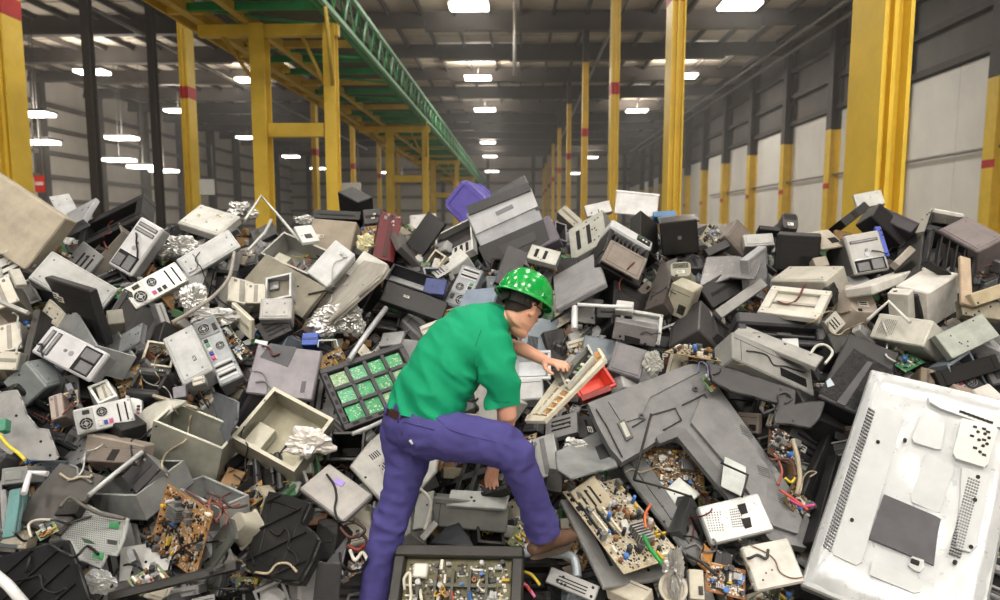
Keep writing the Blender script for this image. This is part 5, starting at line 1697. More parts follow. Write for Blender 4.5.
# ---------------- bottom left
K('poly', 'B1', (0, 600), (262, 365), (-40, 440), .03, '#232427', 'black ribbed plastic tray in the bottom corner|', 'tray', pts=((-60, 440), (0, 430), (240, 365), (265, 368), (300, 460), (350, 600), (360, 640), (-60, 640)), ribs=6, metal=0, nh=0, off=-.1, name='plastic_tray')
rod('P', [(-10, 570), (8, 585), (26, 606)], .02, '#d7d9da', 'white strip across the bottom corner tray|', 'strip', name='plastic_strip', off=-.12, smooth=False)
K('case', 'B1', (232, 340), (40, 275), (425, 105), .03, '#5d5a57', 'smooth dark grey panel lying diagonal|above the perforated panel', 'panel', feat='plain', off=-.02, name='plastic_sheet')
t = K('poly', 'B1', (240, 360), (500, 400), (335, 215), .008, '#a8adab', 'perforated pale metal panel with green boards showing through|', 'panel', pts=((335, 212), (400, 245), (515, 275), (500, 350), (470, 422), (430, 418), (405, 472), (320, 440), (265, 365), (240, 350)), perf=.011, nh=1, off=-.05, name='perforated_sheet', holes_px=[((440, 288), (478, 292), (475, 318), (436, 312), '#2f7f4c'), ((375, 408), (418, 412), (412, 440), (372, 432), '#3a8a55'), ((325, 352), (360, 360), (385, 378), (340, 372), '#23402e'), ((430, 358), (470, 365), (465, 382), (430, 374), '#2a2d2c')])
K('open', 'B1', (545, 186), (356, 182), (742, 45), .14, '#a4a7a7', 'grey chassis tipped open with a black power unit|above the perforated panel', 'chassis', inner='#343436', stuffing='wires', off=.02)
K('drive', 'B1', (545, 175), (485, 105), (640, 75), .1, '#b8baba', 'black and silver power unit|inside the tipped grey chassis', 'power unit', face='#2d2d30', off=-.08, name='power_unit')
rod('B1', [(355, 182), (460, 95), (570, 8)], .012, '#b4b8ba', 'pale rim bar of the tipped grey chassis|', 'bar', name='metal_bar', off=-.10, smooth=False, metal=.4)
K('board', 'B1', (780, 515), (600, 382), (850, 248), .012, '#b08657', 'brown circuit board crowded with parts|bottom left', 'circuit board', n=46, off=-.08, tall=1.3, up='A')
K('open', 'B1', (875, 235), (692, 150), (1000, 190), .16, '#aeb1b0', 'pale metal tray behind the brown circuit board|', 'chassis', inner='#9aa0a0', stuffing='', off=.03)
for k, (pts, c) in enumerate((([(720, 180), (780, 230), (850, 200), (900, 230), (960, 215)], '#7a4a3c'), ([(740, 160), (800, 200), (840, 250), (870, 290)], '#5a3a34'),
                              ([(850, 180), (835, 230), (860, 280), (890, 250)], '#8a5648'), ([(800, 235), (860, 215), (910, 260), (900, 300)], '#6a4038'), ([(830, 170), (880, 190), (930, 230), (990, 220)], '#3a2c2a'))):
    rod('B1', pts, .006, c, ['reddish wire arching over the pale metal tray|', 'dark brown wire crossing the brown board|', 'light brown wire looping beside the pale metal tray|', 'brown wire ending above the curved beige cover|', 'blackish wire lying farthest over the pale metal tray|'][k], 'wire', name='wire', off=-.16 - .015 * k)
K('crt', 'B1', (905, 390), (870, 305), (1005, 290), .12, '#bbb6a8', 'curved beige cover|right of the brown circuit board', 'cover', off=-.04, vent=False, conn=False, name='curved_cover')
K('plate', 'B1', (820, 505), (810, 420), (930, 350), .02, '#6c706c', 'dark grey folded plate|right of the brown board corner', 'panel', off=-.06)
K('case', 'B1', (430, 605), (420, 570), (945, 478), .06, '#2d2c2a', 'long dark rail along the bottom|under the brown circuit board', 'rail', feat='seam', off=-.14, name='dark_rail')
K('board', 'B1', (560, 585), (500, 525), (690, 525), .02, '#7d8a68', 'small olive board with a pink label|under the brown board corner', 'circuit board', n=14, off=-.08)
K('plate', 'B1', (598, 565), (585, 510), (622, 555), .012, '#d8a894', 'pink label block on the small olive board|', 'label block', metal=0, lips=False, nh=0, off=-.12, name='label_block')
blob('B1', (400, 530), 75, 50, 'flattened clear plastic sheet|beside the bottom corner tray', 'film', col='#b9bcbc', metal=.3, seed=71, flat=.3, off=-.02, name='plastic_film')
for k, (a, c) in enumerate(((0, '#5f8f90'), (14, '#86a8a8'), (28, '#3f6f72'))):
    K('plate', 'B1', (5 + a, 355 - a), (55 + a, 345 - a), (35 + a, 160 + k * 6), .02, c, ['teal thin board at the frame edge|front of three', 'pale teal thin board at the frame edge|middle of three', 'dark teal thin board at the frame edge|rear of three'][k], 'board', metal=0, lips=False, nh=2, off=-.08 + .05 * k, name='thin_board')
rod('B1', [(95, 175), (120, 90), (190, 95)], .014, '#d9d6de', 'white bent tube beside the smooth dark panel|', 'tube', name='bent_tube', off=-.06, smooth=False)
K('case', 'B1', (105, 130), (0, 135), (100, 62), .15, '#8c9090', 'grey metal box at the frame edge|above the teal boards', 'electronics box', feat='panel', off=.0, name='electronics_box')
K('board', 'B1', (160, 365), (130, 335), (240, 330), .02, '#7fb08a', 'bright green scrap of board with wires|beside the perforated panel', 'circuit board', n=9, sink=False, off=-.06)
rod('B1', [(125, 350), (115, 300), (150, 280), (220, 280)], .006, '#b6b4aa', 'pale looped cable over the green scrap board|', 'cable', off=-.1)
K('drive', 'B1', (425, 75), (372, 25), (515, 15), .12, '#2a2826', 'black drive with an orange label strip|below the brown grey lid', 'disc drive', face='#222122', off=.0)
K('plate', 'B1', (440, 55), (435, 40), (500, 40), .012, '#c08a4a', 'orange label strip on the black drive|', 'label strip', metal=0, lips=False, nh=0, off=-.05, name='label_strip')
t = K('case', 'B1', (545, 440), (510, 430), (520, 395), .04, '#7e8084', 'small grey caster wheel block|under the perforated panel', 'caster', feat='badge', off=-.06, name='caster_block')
K('plate', 'B1', (330, 200), (290, 250), (250, 210), .05, '#3b3a38', 'black angular bracket on the smooth dark panel|', 'bracket', metal=0, off=-.05, name='plastic_bracket')
rod('B1', [(240, 230), (280, 190), (330, 220), (400, 255), (500, 275)], .008, '#55524c', 'dark cable along the top of the perforated panel|', 'cable', off=-.09)
K('plate', 'M1', (20, 480), (-10, 480), (20, 430), .05, '#3f8f74', 'green board scrap on the bent grey sheet|', 'circuit board', metal=0, lips=False, nh=3, off=-.1, name='circuit_board')
rod('M1', [(-10, 490), (30, 540), (70, 570), (100, 600)], .008, '#d3c23e', 'yellow wire bundle across the bent grey sheet|', 'wire', name='wire_bundle', off=-.14)

# ---------------- bottom, second quarter
t = K('poly', 'B2', (0, 480), (265, 350), (75, 165), .06, '#2a2a2b', 'black plastic printer housing lying flat|bottom left of the purple trousers', 'printer housing', pts=((75, 165), (150, 180), (230, 210), (195, 290), (235, 320), (268, 355), (235, 440), (190, 520), (120, 515), (0, 485), (-20, 440), (30, 300)), metal=0, ribs=4, nh=2, off=-.1, name='printer_housing', holes_px=[((50, 410), (105, 430), (85, 470), (35, 450), '#111112')], seam=(((90, 190), (30, 440)), ((195, 290), (110, 500)), ((75, 200), (220, 245))))
K('case', 'B2', (330, 435), (235, 450), (368, 268), .2, '#1f1f20', 'black box behind the flat printer housing|', 'electronics box', feat='seam slot', off=.0, name='electronics_box')
t = K('case', 'B2', (372, 288), (195, 152), (492, 178), (376, 305), '#a9a7a5', 'square grey flat computer with a purple sticker|', 'computer', feat='plain', off=-.08, tmax=.07, metal=.3)
q = [t.at(p, -.001) for p in ((330, 125), (345, 112), (380, 130), (365, 148))]
t.add('purple_sticker', MB().prism(q, -.003, .002), mat('#9a86d8', .4, 0, .2))
K('plate', 'B2', (350, 620), (250, 600), (360, 455), .012, '#4d4d4f', 'dark grey sheet standing at the bottom|left of the purple trousers', 'panel', nh=0, lips=False, off=-.16)
K('poly', 'B2', (300, 465), (375, 430), (388, 350), .01, '#717377', 'grey triangular sheet on top of the dark sheet|', 'panel', pts=((292, 468), (388, 348), (368, 448)), nh=1, off=-.14)
K('board', 'B2', (362, 532), (352, 500), (472, 468), .02, '#9a5f48', 'reddish board with blue and white parts|beside the trouser leg', 'circuit board', n=26, off=-.1, tall=1.6)
for k, (pts, c) in enumerate((([(360, 310), (400, 350), (450, 340), (470, 370)], '#4a2c28'), ([(370, 300), (420, 290), (460, 320), (430, 350)], '#3a2a2c'), ([(390, 380), (430, 400), (460, 380)], '#7a2e2a'), ([(400, 400), (420, 440), (450, 410), (470, 440)], '#c9c6be'))):
    rod('B2', pts, .008, c, ['dark brown cable tangled beside the standing leg|', 'blackish cable loop beside the standing leg|', 'dark red wire above the reddish board|', 'white wire curl on the reddish board|'][k], 'cable', off=-.08 - .02 * k)
def b_tvchassis(t, w, d, h, col):
    a = .05
    m = mat(col, .45, 0, .3)
    t.add('outer_frame', MB().box(0, w, 0, d, h - a, h, .006).box(0, a, 0, d, 0, h - a, .006).box(w - a, w, 0, d, 0, h - a, .006).box(a, w - a, 0, d, 0, a, .004), m)
    b = t.add('main_board', MB().box(a, w - a, d * .6, d * .66, a, h - a), mat('#6f6b4e', .5, 0, .5, 30))
    components(t, a + .02, w - a - .02, a + .02, h - a - .02, d * .6, 60, b, 77, 1.8)
    for k in range(5):
        x = w * (.2 + .13 * k)
        t.add('support_rib', MB().box(x, x + .012, d * .15, d * .5, a, h - a - .05), mat('#4f5148', .5, 0, .3))
    for k in range(3):
        z = h * (.2 + .2 * k)
        t.add('support_rib', MB().box(w * .28, w * .8, d * .2, d * .4, z, z + .014), mat('#55574c', .5, 0, .3))
    t.add('white_module', MB().box(w * .16, w * .27, d * .1, d * .6, h * .68, h * .82, .006), mat('#d3d2cc', .4, 0, .15))
    for k, c in enumerate(('#d8d3c4', '#d8d3c4', '#c9a04a', '#b0483a', '#3a6aa8', '#d8d3c4')):
        pts = []
        x, z = w * (.12 + .12 * k), h * .55
        for q in range(6):
            pts.append((x, d * .05 - .02 * (q % 2), z)); x += w * t.rnd.uniform(-.03, .07); z += h * t.rnd.uniform(-.14, .1)
        t.add('wire', MB().tube(smooth_path(pts), .007 if k < 2 else .004, 6), mat(c, .5))
    t.add('clear_cover', MB().box(w * .72, w * .9, d * .1, d * .5, h * .05, h * .5, .01), mat('#a7a9a6', .2, .2, .2))


BUILD['tvchassis'] = b_tvchassis
KIND_NAME['tvchassis'] = 'monitor_chassis'
K('tvchassis', 'P', (380, 650), (520, 655), (396, 544), .08, '#3a3a36', 'black framed chassis full of boards and wires|in front of the standing foot', 'monitor chassis', off=-.22, kn=4)
K('case', 'P', (430, 526), (507, 530), (444, 498), (450, 488), '#777a76', 'grey metal cabinet lying between the legs|', 'electronics box', feat='seam', off=-.02, tmax=.25, name='electronics_box')
K('plate', 'P', (446, 505), (506, 508), (452, 490), .02, '#a9adab', 'pale metal top of the cabinet between the legs|', 'panel', nh=2, off=-.05, n=(0, -.3, 1), kn=20)
K('grid', 'P', (430, 512), (505, 488), (450, 459), .05, '#2b2b2b', 'black lattice frame under the raised thigh|', 'frame', nx=4, nz=2, boards=False, off=.06, name='lattice_cage', bw=.3)
K('plate', 'P', (412, 530), (418, 494), (430, 524), .02, '#8e918d', 'pale metal sheet standing between the legs|', 'panel', off=-.04, nh=1)
K('plate', 'P', (424, 541), (420, 536), (438, 524), .02, '#c9cac8', 'small white torn card beside the dark blue triangle|', 'card', metal=0, lips=False, nh=0, off=-.08, name='torn_card')
K('poly', 'P', (432, 543), (472, 545), (455, 522), .012, '#4a4c55', 'dark blue grey triangle sheet between the legs|', 'panel', pts=((430, 543), (440, 532), (457, 521), (472, 545)), nh=0, off=-.08)
K('open', 'P', (505, 545), (478, 540), (500, 515), .1, '#3c3a3c', 'dark open box behind the boot|', 'casing', inner='#1c1c1d', stuffing='wires', off=.05)
rod('P', [(419, 488), (430, 500), (428, 520), (424, 530)], .008, '#c5c2ba', 'pale cable hanging beside the standing leg|', 'cable', off=-.1)
K('plate', 'P', (418, 462), (430, 440), (440, 470), .03, '#8a6a4c', 'brown scrap board behind the standing knee|', 'circuit board', metal=0, lips=False, nh=3, off=-.0, name='circuit_board')
K('board', 'P', (512, 480), (530, 470), (520, 440), .02, '#a58c68', 'tan board scrap behind the raised knee|', 'circuit board', n=20, off=.02)
K('drive', 'P', (535, 480), (560, 470), (530, 440), .08, '#8f9294', 'grey drive with white strips|right of the raised knee', 'disc drive', off=-.02, face='#b1b3b4')
K('plate', 'P', (545, 490), (562, 492), (550, 468), .04, '#4a494a', 'dark grey block beside the raised shin|', 'plastic part', metal=0, lips=False, off=-.05, name='plastic_part')

# ---------------- bottom, third quarter
K('plate', 'P', (604, 588), (560, 500), (680, 577), .02, '#8d8f8e', 'grey slotted metal base plate under the large cream board|', 'panel', slots=5, nh=10, off=-.05)
K('board', 'P', (624, 574), (562, 492), (682, 556), .012, '#c3b79c', 'large cream circuit board covered in parts|right of the boot', 'circuit board', n=80, slots=4, off=-.12, tall=1.5)
K('plate', 'P', (590, 520), (570, 492), (614, 502), .03, '#b7ab90', 'raised cream sub board with a grey frame|on the large cream board', 'circuit board', metal=0, lips=True, slots=3, nh=4, off=-.17, name='circuit_board')
rod('P', [(644, 535), (648, 545), (655, 555), (664, 566)], .010, '#1f8a3f', 'bright green plastic wire on the large cream board|', 'wire', name='wire', off=-.18)
rod('P', [(651, 504), (645, 515), (646, 528)], .006, '#d06a3c', 'orange and purple wire rising from the large cream board|', 'wire', name='wire', off=-.18)
K('plate', 'P', (625, 535), (621, 520), (631, 531), .03, '#e3e3e0', 'white folded plastic tab on the large cream board|', 'plastic part', metal=0, lips=False, nh=0, off=-.17, name='plastic_part')
t = K('case', 'P', (712, 545), (775, 530), (697, 507), .05, '#d3d6d6', 'pale metal box with round and square holes|lying on the grey television', 'electronics box', feat='plain', off=-.12, metal=.4, name='electronics_box')
for (a, b, c, d2) in (((706, 513), (720, 512), (723, 530), (710, 531)), ((730, 510), (740, 508), (743, 526), (733, 527))):
    mb = MB()
    for i in range(6):
        for j in range(8):
            u, v = i / 5, j / 7
            px = (a[0] * (1 - u) + b[0] * u) * (1 - v) + (d2[0] * (1 - u) + c[0] * u) * v
            py = (a[1] * (1 - u) + b[1] * u) * (1 - v) + (d2[1] * (1 - u) + c[1] * u) * v
            x, z = t.at((px, py)); mb.cyl((x, 0, z), (0, -1, 0), .003, .0015, 6)
    t.add('hole_grille', mb, M_DRK)
for p in ((725, 520), (752, 505), (759, 525)):
    x, z = t.at(p); t.add('pressed_ring', MB().ring((x, 0, z), (0, -1, 0), .016, .024, .004, 22), mat('#dcdede', .3, .5))
for p in (((737, 505), (745, 503), (748, 513), (741, 515)), ((741, 519), (750, 517), (752, 527), (745, 529))):
    t.add('square_opening', MB().prism([t.at(q) for q in p], -.002, .002), M_DRK)
t = K('case', 'P', (757, 592), (806, 582), (741, 547), .04, '#d3d2cb', 'white flat drive with a thin brown cable|bottom right of the holed metal box', 'disc drive', feat='plain', off=-.1, metal=.2, name='disc_drive')
pts = [t.at(p, -.006) for p in ((750, 545), (765, 552), (775, 560), (780, 572), (792, 578), (803, 577))]
t.add('thin_cable', MB().tube(smooth_path([(a, -.006, b) for a, b in pts]), .003, 5), mat('#8a6a58', .5))
for p in ((766, 573), (772, 570), (763, 580)):
    x, z = t.at(p); t.add('screw_hole', MB().cyl((x, 0, z), (0, -1, 0), .004, .002, 8), M_DRK)
K('case', 'P', (640, 604), (604, 590), (655, 590), .06, '#cfc9b8', 'cream plastic cover at the bottom edge|under the cream board', 'cover', feat='seam', off=-.12, name='plastic_cover')
K('case', 'P', (705, 600), (690, 600), (704, 570), .05, '#d4cfbf', 'cream vented side piece at the bottom edge|', 'cover', feat='vent', off=-.1, name='plastic_cover')
def b_disc(t, w, d, h, col):
    r = min(w, h) / 2
    t.add('dish', MB().cyl((w / 2, d, h / 2), (0, -1, 0), r, d, 36), mat(col, .4, 0, .2))
    t.add('raised_ring', MB().ring((w / 2, 0, h / 2), (0, -1, 0), r * .72, r * .8, .006, 36), mat(shade(col, .92), .4))
    t.add('hub', MB().cyl((w / 2, 0, h / 2), (0, -1, 0), r * .22, .008, 24), mat(shade(col, .8), .4))


BUILD['disc'] = b_disc
KIND_NAME['disc'] = 'round_cover'
K('disc', 'P', (658, 603), (692, 603), (656, 572), .03, '#d6d0c0', 'round cream fan cover at the bottom edge|', 'cover', off=-.12)
blob('P', (674, 572), 9, 30, 'shiny torn foil strip hanging|over the round cream cover', 'foil', seed=81, off=-.2, flat=1, amp=.75)
K('plate', 'P', (594, 602), (545, 583), (604, 588), .015, '#a3a4a4', 'grey perforated rail at the bottom edge|under the boot', 'rail', slots=3, nh=6, off=-.1, name='metal_rail')
rod('P', [(514, 553), (545, 553), (570, 556), (576, 566), (577, 577)], .022, '#a2acb4', 'bent blue grey pipe handle under the boot|', 'pipe', name='bent_pipe', off=-.03, metal=.3)
K('printer', 'P', (505, 602), (550, 600), (512, 556), .2, '#222222', 'black mechanism with coloured wires below the boot|', 'mechanism', off=-.02, name='mechanism', panel=False)
for k, (pts, c) in enumerate((([(510, 575), (520, 580), (530, 590)], '#b04438'), ([(505, 580), (515, 590), (518, 600)], '#4a9ab8'), ([(525, 572), (532, 575), (540, 585)], '#c9b03a'), ([(512, 588), (524, 584), (535, 597)], '#c96a8a'))):
    rod('P', pts, .007, c, ['red wire at the black mechanism below the boot|', 'sky blue ribbon wire below the boot|', 'yellow wire at the black mechanism|', 'pink wire near the bottom edge below the boot|'][k], 'wire', name='wire', off=-.12)
K('board', 'P', (745, 600), (705, 590), (745, 570), .015, '#a87444', 'orange brown board at the bottom edge|under the white flat drive', 'circuit board', n=24, off=-.05, tall=1.6)
K('plate', 'P', (710, 573), (703, 560), (712, 552), .02, '#c9904f', 'orange board strip beside the grey slotted block|', 'circuit board', metal=0, lips=False, nh=3, off=-.08, name='board_strip')
K('drive', 'P', (730, 575), (712, 570), (735, 555), .1, '#2a2a2c', 'black connector block below the holed metal box|', 'connector block', face='#232325', off=-.03, name='connector_block')
rod('P', [(686, 555), (702, 562), (716, 575)], .008, '#2b2b2c', 'black rod below the grey slotted block|', 'rod', name='metal_rod', off=-.1, smooth=False)
for k, (pts, c) in enumerate((([(775, 455), (782, 470), (778, 485)], '#8a4a3c'), ([(785, 478), (792, 482), (800, 470)], '#c9b43a'), ([(780, 490), (795, 500), (808, 510)], '#b84a40'), ([(790, 500), (802, 506), (815, 505)], '#b0407a'), ([(770, 460), (790, 460), (796, 476)], '#5a3a30'), ([(795, 455), (800, 470), (797, 490)], '#a8875f'))):
    rod('P', pts, .007, c, ['rust red wire in the gap beside the white television|', 'yellow wire in the gap beside the white television|', 'red wire lowest in the gap beside the white television|', 'magenta wire in the gap beside the white television|', 'dark brown wire high in the gap beside the white television|', 'tan cable in the gap beside the white television|'][k], 'wire', name='wire', off=-.06)
K('board', 'P', (800, 470), (768, 452), (800, 440), .015, '#6b4a38', 'dark brown board in the gap beside the white television|', 'circuit board', n=18, off=.0, tall=1.5)
K('board', 'P', (805, 525), (785, 500), (812, 505), .015, '#7a6a4a', 'small tan board low in the gap beside the white television|', 'circuit board', n=12, off=.0, tall=1.3)
rod('P', [(793, 440), (798, 460), (800, 480), (797, 495)], .012, '#9b927f', 'wrinkled beige tube in the gap beside the white television|', 'tube', name='corrugated_tube', off=-.08)
K('case', 'P', (852, 610), (808, 588), (848, 596), .1, '#3b3d3f', 'dark grey slatted vent under the white television corner|', 'vent', feat='slot', off=.12, name='slatted_vent')

K('case', 'P', (818, 515), (842, 455), (806, 490), .05, '#262628', 'black monitor shell deep in the gap beside the white television|', 'monitor', feat='seam', off=.14, name='monitor_shell')  # black slab put in as the shade of an empty gap, no shell
K('plate', 'P', (828, 560), (850, 470), (815, 540), .06, '#2b2b2d', 'black panel edge right along the white television|', 'panel', metal=0, lips=False, nh=0, off=.10, name='plastic_sheet')  # second black piece put in for the same gap's shade
# ---------------------------------------------------------------- the worker
def ell(c, u, v, n=20):
    c, u, v = Vector(c), Vector(u), Vector(v)
    return [c + u * math.cos(2 * math.pi * i / n) + v * math.sin(2 * math.pi * i / n) for i in range(n)]


def loft(mb, secs, cap=True):
    """secs: (centre, u half axis, v half axis)"""
    n = 20
    secs = [(Vector(a), Vector(b), Vector(c)) for a, b, c in secs]
    full = list(secs)
    if cap:
        for end, nb in ((0, 1), (-1, -2)):
            c, u, v = secs[end]
            d = (c - secs[nb][0]).normalized()
            r = (u.length + v.length) / 2
            ex = [(c + d * r * k, u * s, v * s) for k, s in ((.35, .93), (.65, .72), (.8, .4))]
            full = (ex[::-1] + full) if end == 0 else (full + ex)
    b = len(mb.v)
    for c, u, v in full:
        mb.v.extend(tuple(p) for p in ell(c, u, v, n))
    m = len(full)
    fl = []
    for q in range(m - 1):
        for i in range(n):
            j = (i + 1) % n
            fl.append([b + q * n + i, b + q * n + j, b + (q + 1) * n + j, b + (q + 1) * n + i])
    fl.append([b + i for i in range(n)][::-1])
    fl.append([b + (m - 1) * n + i for i in range(n)])
    # outward
    c0, u0, v0 = full[0]
    if u0.cross(v0).dot(full[1][0] - c0) < 0:
        fl = [f[::-1] for f in fl]
    mb.f.extend(fl)
    mb.s.extend([True] * len(fl))


def limb(mb, pts, side=None, flat=1.0):
    """pts: (point, radius) along a limb"""
    secs = []
    P_ = [Vector(p) for p, r in pts]
    for i, (p, r) in enumerate(pts):
        t = (P_[min(i + 1, len(P_) - 1)] - P_[max(i - 1, 0)]).normalized()
        s = Vector(side) if side is not None else Vector((.64, -.77, 0))
        u = (s - t * s.dot(t))
        u = u.normalized() if u.length > .05 else t.orthogonal().normalized()
        v = t.cross(u)
        secs.append((P_[i], u * r, v * r * flat))
    loft(mb, secs)


def skin_over(name, mb, m, voxel, smooth, parent, warp=None):
    me = mb.mesh(name, None)
    o = bpy.data.objects.new(name, me)
    COL.objects.link(o)
    r = o.modifiers.new('r', 'REMESH')
    r.mode = 'VOXEL'
    r.voxel_size = voxel
    s = o.modifiers.new('s', 'SMOOTH')
    s.factor = .5
    s.iterations = smooth
    dg = bpy.context.evaluated_depsgraph_get()
    nm = bpy.data.meshes.new_from_object(o.evaluated_get(dg))
    bpy.data.objects.remove(o)
    if warp:
        nrm = [v.normal.copy() for v in nm.vertices]
        for v, n_ in zip(nm.vertices, nrm):
            v.co += n_ * warp(v.co)
    nm.polygons.foreach_set('use_smooth', [True] * len(nm.polygons))
    nm.name = name
    nm.materials.clear()
    nm.materials.append(m)
    o = bpy.data.objects.new(name, nm)
    COL.objects.link(o)
    o.parent = parent
    return o


def cut(o, cuts):
    """trim a garment flat at its hems: (point on the hem, outward direction, reach)"""
    import bmesh
    bm = bmesh.new()
    bm.from_mesh(o.data)
    for p, d, reach in cuts:
        g = [f for f in bm.faces if (f.calc_center_median() - p).length < reach]
        vs = set(v for f in g for v in f.verts)
        es = set(e for f in g for e in f.edges)
        bmesh.ops.bisect_plane(bm, geom=list(vs) + list(es) + g, plane_co=p, plane_no=d, clear_outer=True)
    bm.to_mesh(o.data)
    bm.free()


def worker():
    M_SKIN = mat('#d9a48b', .5, 0, .12, 9)
    M_SHIRT = mat('#0f8f66', .75, 0, .14, 5, .2)
    M_TROU = mat('#474480', .8, 0, .2, 6, .2)
    M_HAT = mat('#10933f', .16, 0, .06, 3, .6)
    M_BELT = mat('#3a2220', .45, 0, .25)
    M_BOOT = mat('#5d4535', .7, 0, .35, 14)
    M_SOLE = mat('#4a4038', .8, 0, .3)
    M_HAIR = mat('#2a211d', .7, 0, .3, 40)
    root = bpy.data.objects.new('person', None)
    COL.objects.link(root)
    tag(root, 'person in green hard hat and purple trousers bending over the heap with a board', 'person')
    fa = Vector((.77, .64, 0)).normalized()
    sd = Vector((fa.y, -fa.x, 0))           # the worker's right-hand side

    def sec(px, py, d, hw, hd, ax):
        ax = Vector(ax).normalized()
        u = (sd - ax * sd.dot(ax)).normalized()
        v = ax.cross(u)
        return (P(px, py, d), u * hw, v * hd)
    sp = (P(484, 322, 3.14) - P(428, 408, 3.06)).normalized()
    s0 = (sp * .40 + Vector((0, 0, 1)) * .75).normalized()
    s1 = (sp + s0).normalized()
    tors = [sec(423, 417, 3.06, .190, .156, s0), sec(425.5, 407, 3.06, .188, .152, s0), sec(432, 389, 3.06, .184, .146, s1), sec(444, 366, 3.07, .186, .146, sp),
            sec(462, 343, 3.09, .196, .142, sp), sec(476, 328, 3.11, .185, .125, sp + fa * .2), sec(487, 320, 3.13, .14, .095, sp + fa * .4), sec(498, 316, 3.14, .07, .068, sp + fa * .5)]
    rs, re_ = P(493, 346, 3.00), P(506, 404, 2.96)
    ls, le = P(470, 326, 3.24), P(494, 341, 3.33)
    # ---- trousers
    mb = MB()
    pel = [sec(414, 442, 3.06, .13, .12, s0), sec(414, 428, 3.06, .170, .142, s0), sec(419, 413, 3.06, .168, .134, s0), sec(422, 404, 3.06, .160, .126, s0)]
    loft(mb, pel, False)
    limb(mb, [(P(420, 428, 3.00), .118), (P(444, 434, 2.95), .112), (P(475, 440, 2.90), .098), (P(505, 446, 2.87), .088), (P(514, 455, 2.88), .082), (P(524, 476, 2.91), .072), (P(533, 500, 2.95), .070), (P(540, 522, 2.99), .074), (P(544, 538, 3.02), .076)])
    limb(mb, [(P(404, 432, 3.12), .112), (P(407, 465, 3.12), .098), (P(400, 493, 3.10), .080), (P(390, 524, 3.09), .076), (P(381, 556, 3.09), .070), (P(375, 600, 3.09), .072), (P(371, 628, 3.10), .078)])

    knee, ank, crotch, kl = P(510, 450, 2.88), P(543, 535, 3.02), P(430, 450, 3.02), P(392, 520, 3.09)

    def tw(p):
        a = noise.noise(Vector((p.x * 7, p.y * 7, p.z * 18)))
        b = noise.noise(Vector((p.x * 16 + p.z * 9, p.y * 16, p.z * 26)))
        k = 0.35 + 1.0 * math.exp(-((p - knee).length / .12) ** 2) + 1.3 * math.exp(-((p - ank).length / .10) ** 2) + 1.1 * math.exp(-((p - crotch).length / .13) ** 2) + .9 * math.exp(-((p - kl).length / .14) ** 2)
        c = noise.noise(Vector((p.x * 9 + p.z * 13, p.y * 6, p.z * 10 - p.x * 8)))
        return (.007 * (1 - 2 * abs(a)) + .004 * b + .009 * (1 - 2.4 * abs(c))) * min(k, 1.6)
    tr = skin_over('trousers', mb, M_TROU, .009, 5, root, tw)
    a_ = (P(544, 538, 3.02) - P(533, 500, 2.95)).normalized()
    cut(tr, [(P(541.5, 531, 3.01), a_, .16), (P(371.5, 624, 3.10), (P(371, 628, 3.10) - P(375, 600, 3.09)).normalized(), .16)])
    # ---- shirt
    mb = MB()
    loft(mb, tors)
    limb(mb, [(P(482, 336, 3.04), .085), (rs, .088), (P(497, 366, 2.975), .084), (P(502, 388, 2.965), .073), (P(504, 405, 2.96), .066)])
    limb(mb, [(P(476, 326, 3.2), .08), (ls, .078), (P(484, 334, 3.29), .068)])

    def sw(p):
        q = sp
        al = p.dot(q)
        ac = p.dot(fa)
        a = noise.noise(Vector((al * 5 + p.z * 4, ac * 12, p.x * 3)))
        b = noise.noise(Vector((al * 22 + ac * 10, p.x * 5 + p.z * 9, p.y * 5)))
        low = max(0, min(1, (1.32 - p.z) / .3))
        arm = math.exp(-((p - P(480, 372, 3.0)).length / .16) ** 2)
        wx = noise.noise(p * 4) * .6
        fold = noise.noise(Vector(((p.x + p.z * .9) * 11 + wx, (p.z - p.x * .5) * 3.5 + wx, p.y * 3)))
        return .006 * (1 - 2 * abs(a)) * (.4 + low) + .003 * b + .021 * (1 - 2.6 * abs(fold)) * (.32 + arm + .55 * low)
    sh = skin_over('shirt', mb, M_SHIRT, .010, 5, root, sw)
    cut(sh, [(P(503, 407, 2.96), (P(504, 405, 2.96) - P(497, 366, 2.975)).normalized(), .13), (P(424, 412.5, 3.06), -s0, .34)])
    # collar
    mb = MB()
    cax = (sp + fa * .5).normalized()
    c = P(496, 318, 3.14)
    u = (sd - cax * sd.dot(cax)).normalized()
    v = cax.cross(u)
    n = 28
    vs, fs = [], []
    for k, (h, r) in enumerate(((-.01, .082), (.022, .074), (.026, .078), (-.012, .092))):
        vs += [c + cax * h + u * r * math.cos(2 * math.pi * i / n) + v * r * math.sin(2 * math.pi * i / n) for i in range(n)]
    for k in range(3):
        fs += [(k * n + i, k * n + (i + 1) % n, (k + 1) * n + (i + 1) % n, (k + 1) * n + i) for i in range(n)]
    def part(nm, mb, m, parent=root):
        o = bpy.data.objects.new(nm, mb.mesh(nm, m))
        COL.objects.link(o)
        o.parent = parent
        return o
    part('collar', MB().raw(vs, fs, True), M_SHIRT, sh)
    # hem band
    # ---- belt
    n = 40
    bc, bu, bv = sec(418.5, 414.5, 3.06, .178, .143, s0)
    vs, fs = [], []
    for k, (h, r) in enumerate(((-.019, 1.0), (.019, 1.0), (.019, .95), (-.019, .95))):
        vs += [bc + s0 * h + bu * r * math.cos(2 * math.pi * i / n) + bv * r * math.sin(2 * math.pi * i / n) for i in range(n)]
    for k in range(4):
        fs += [(k * n + i, k * n + (i + 1) % n, ((k + 1) % 4) * n + (i + 1) % n, ((k + 1) % 4) * n + i) for i in range(n)]
    be = part('belt', MB().raw(vs, fs), M_BELT)
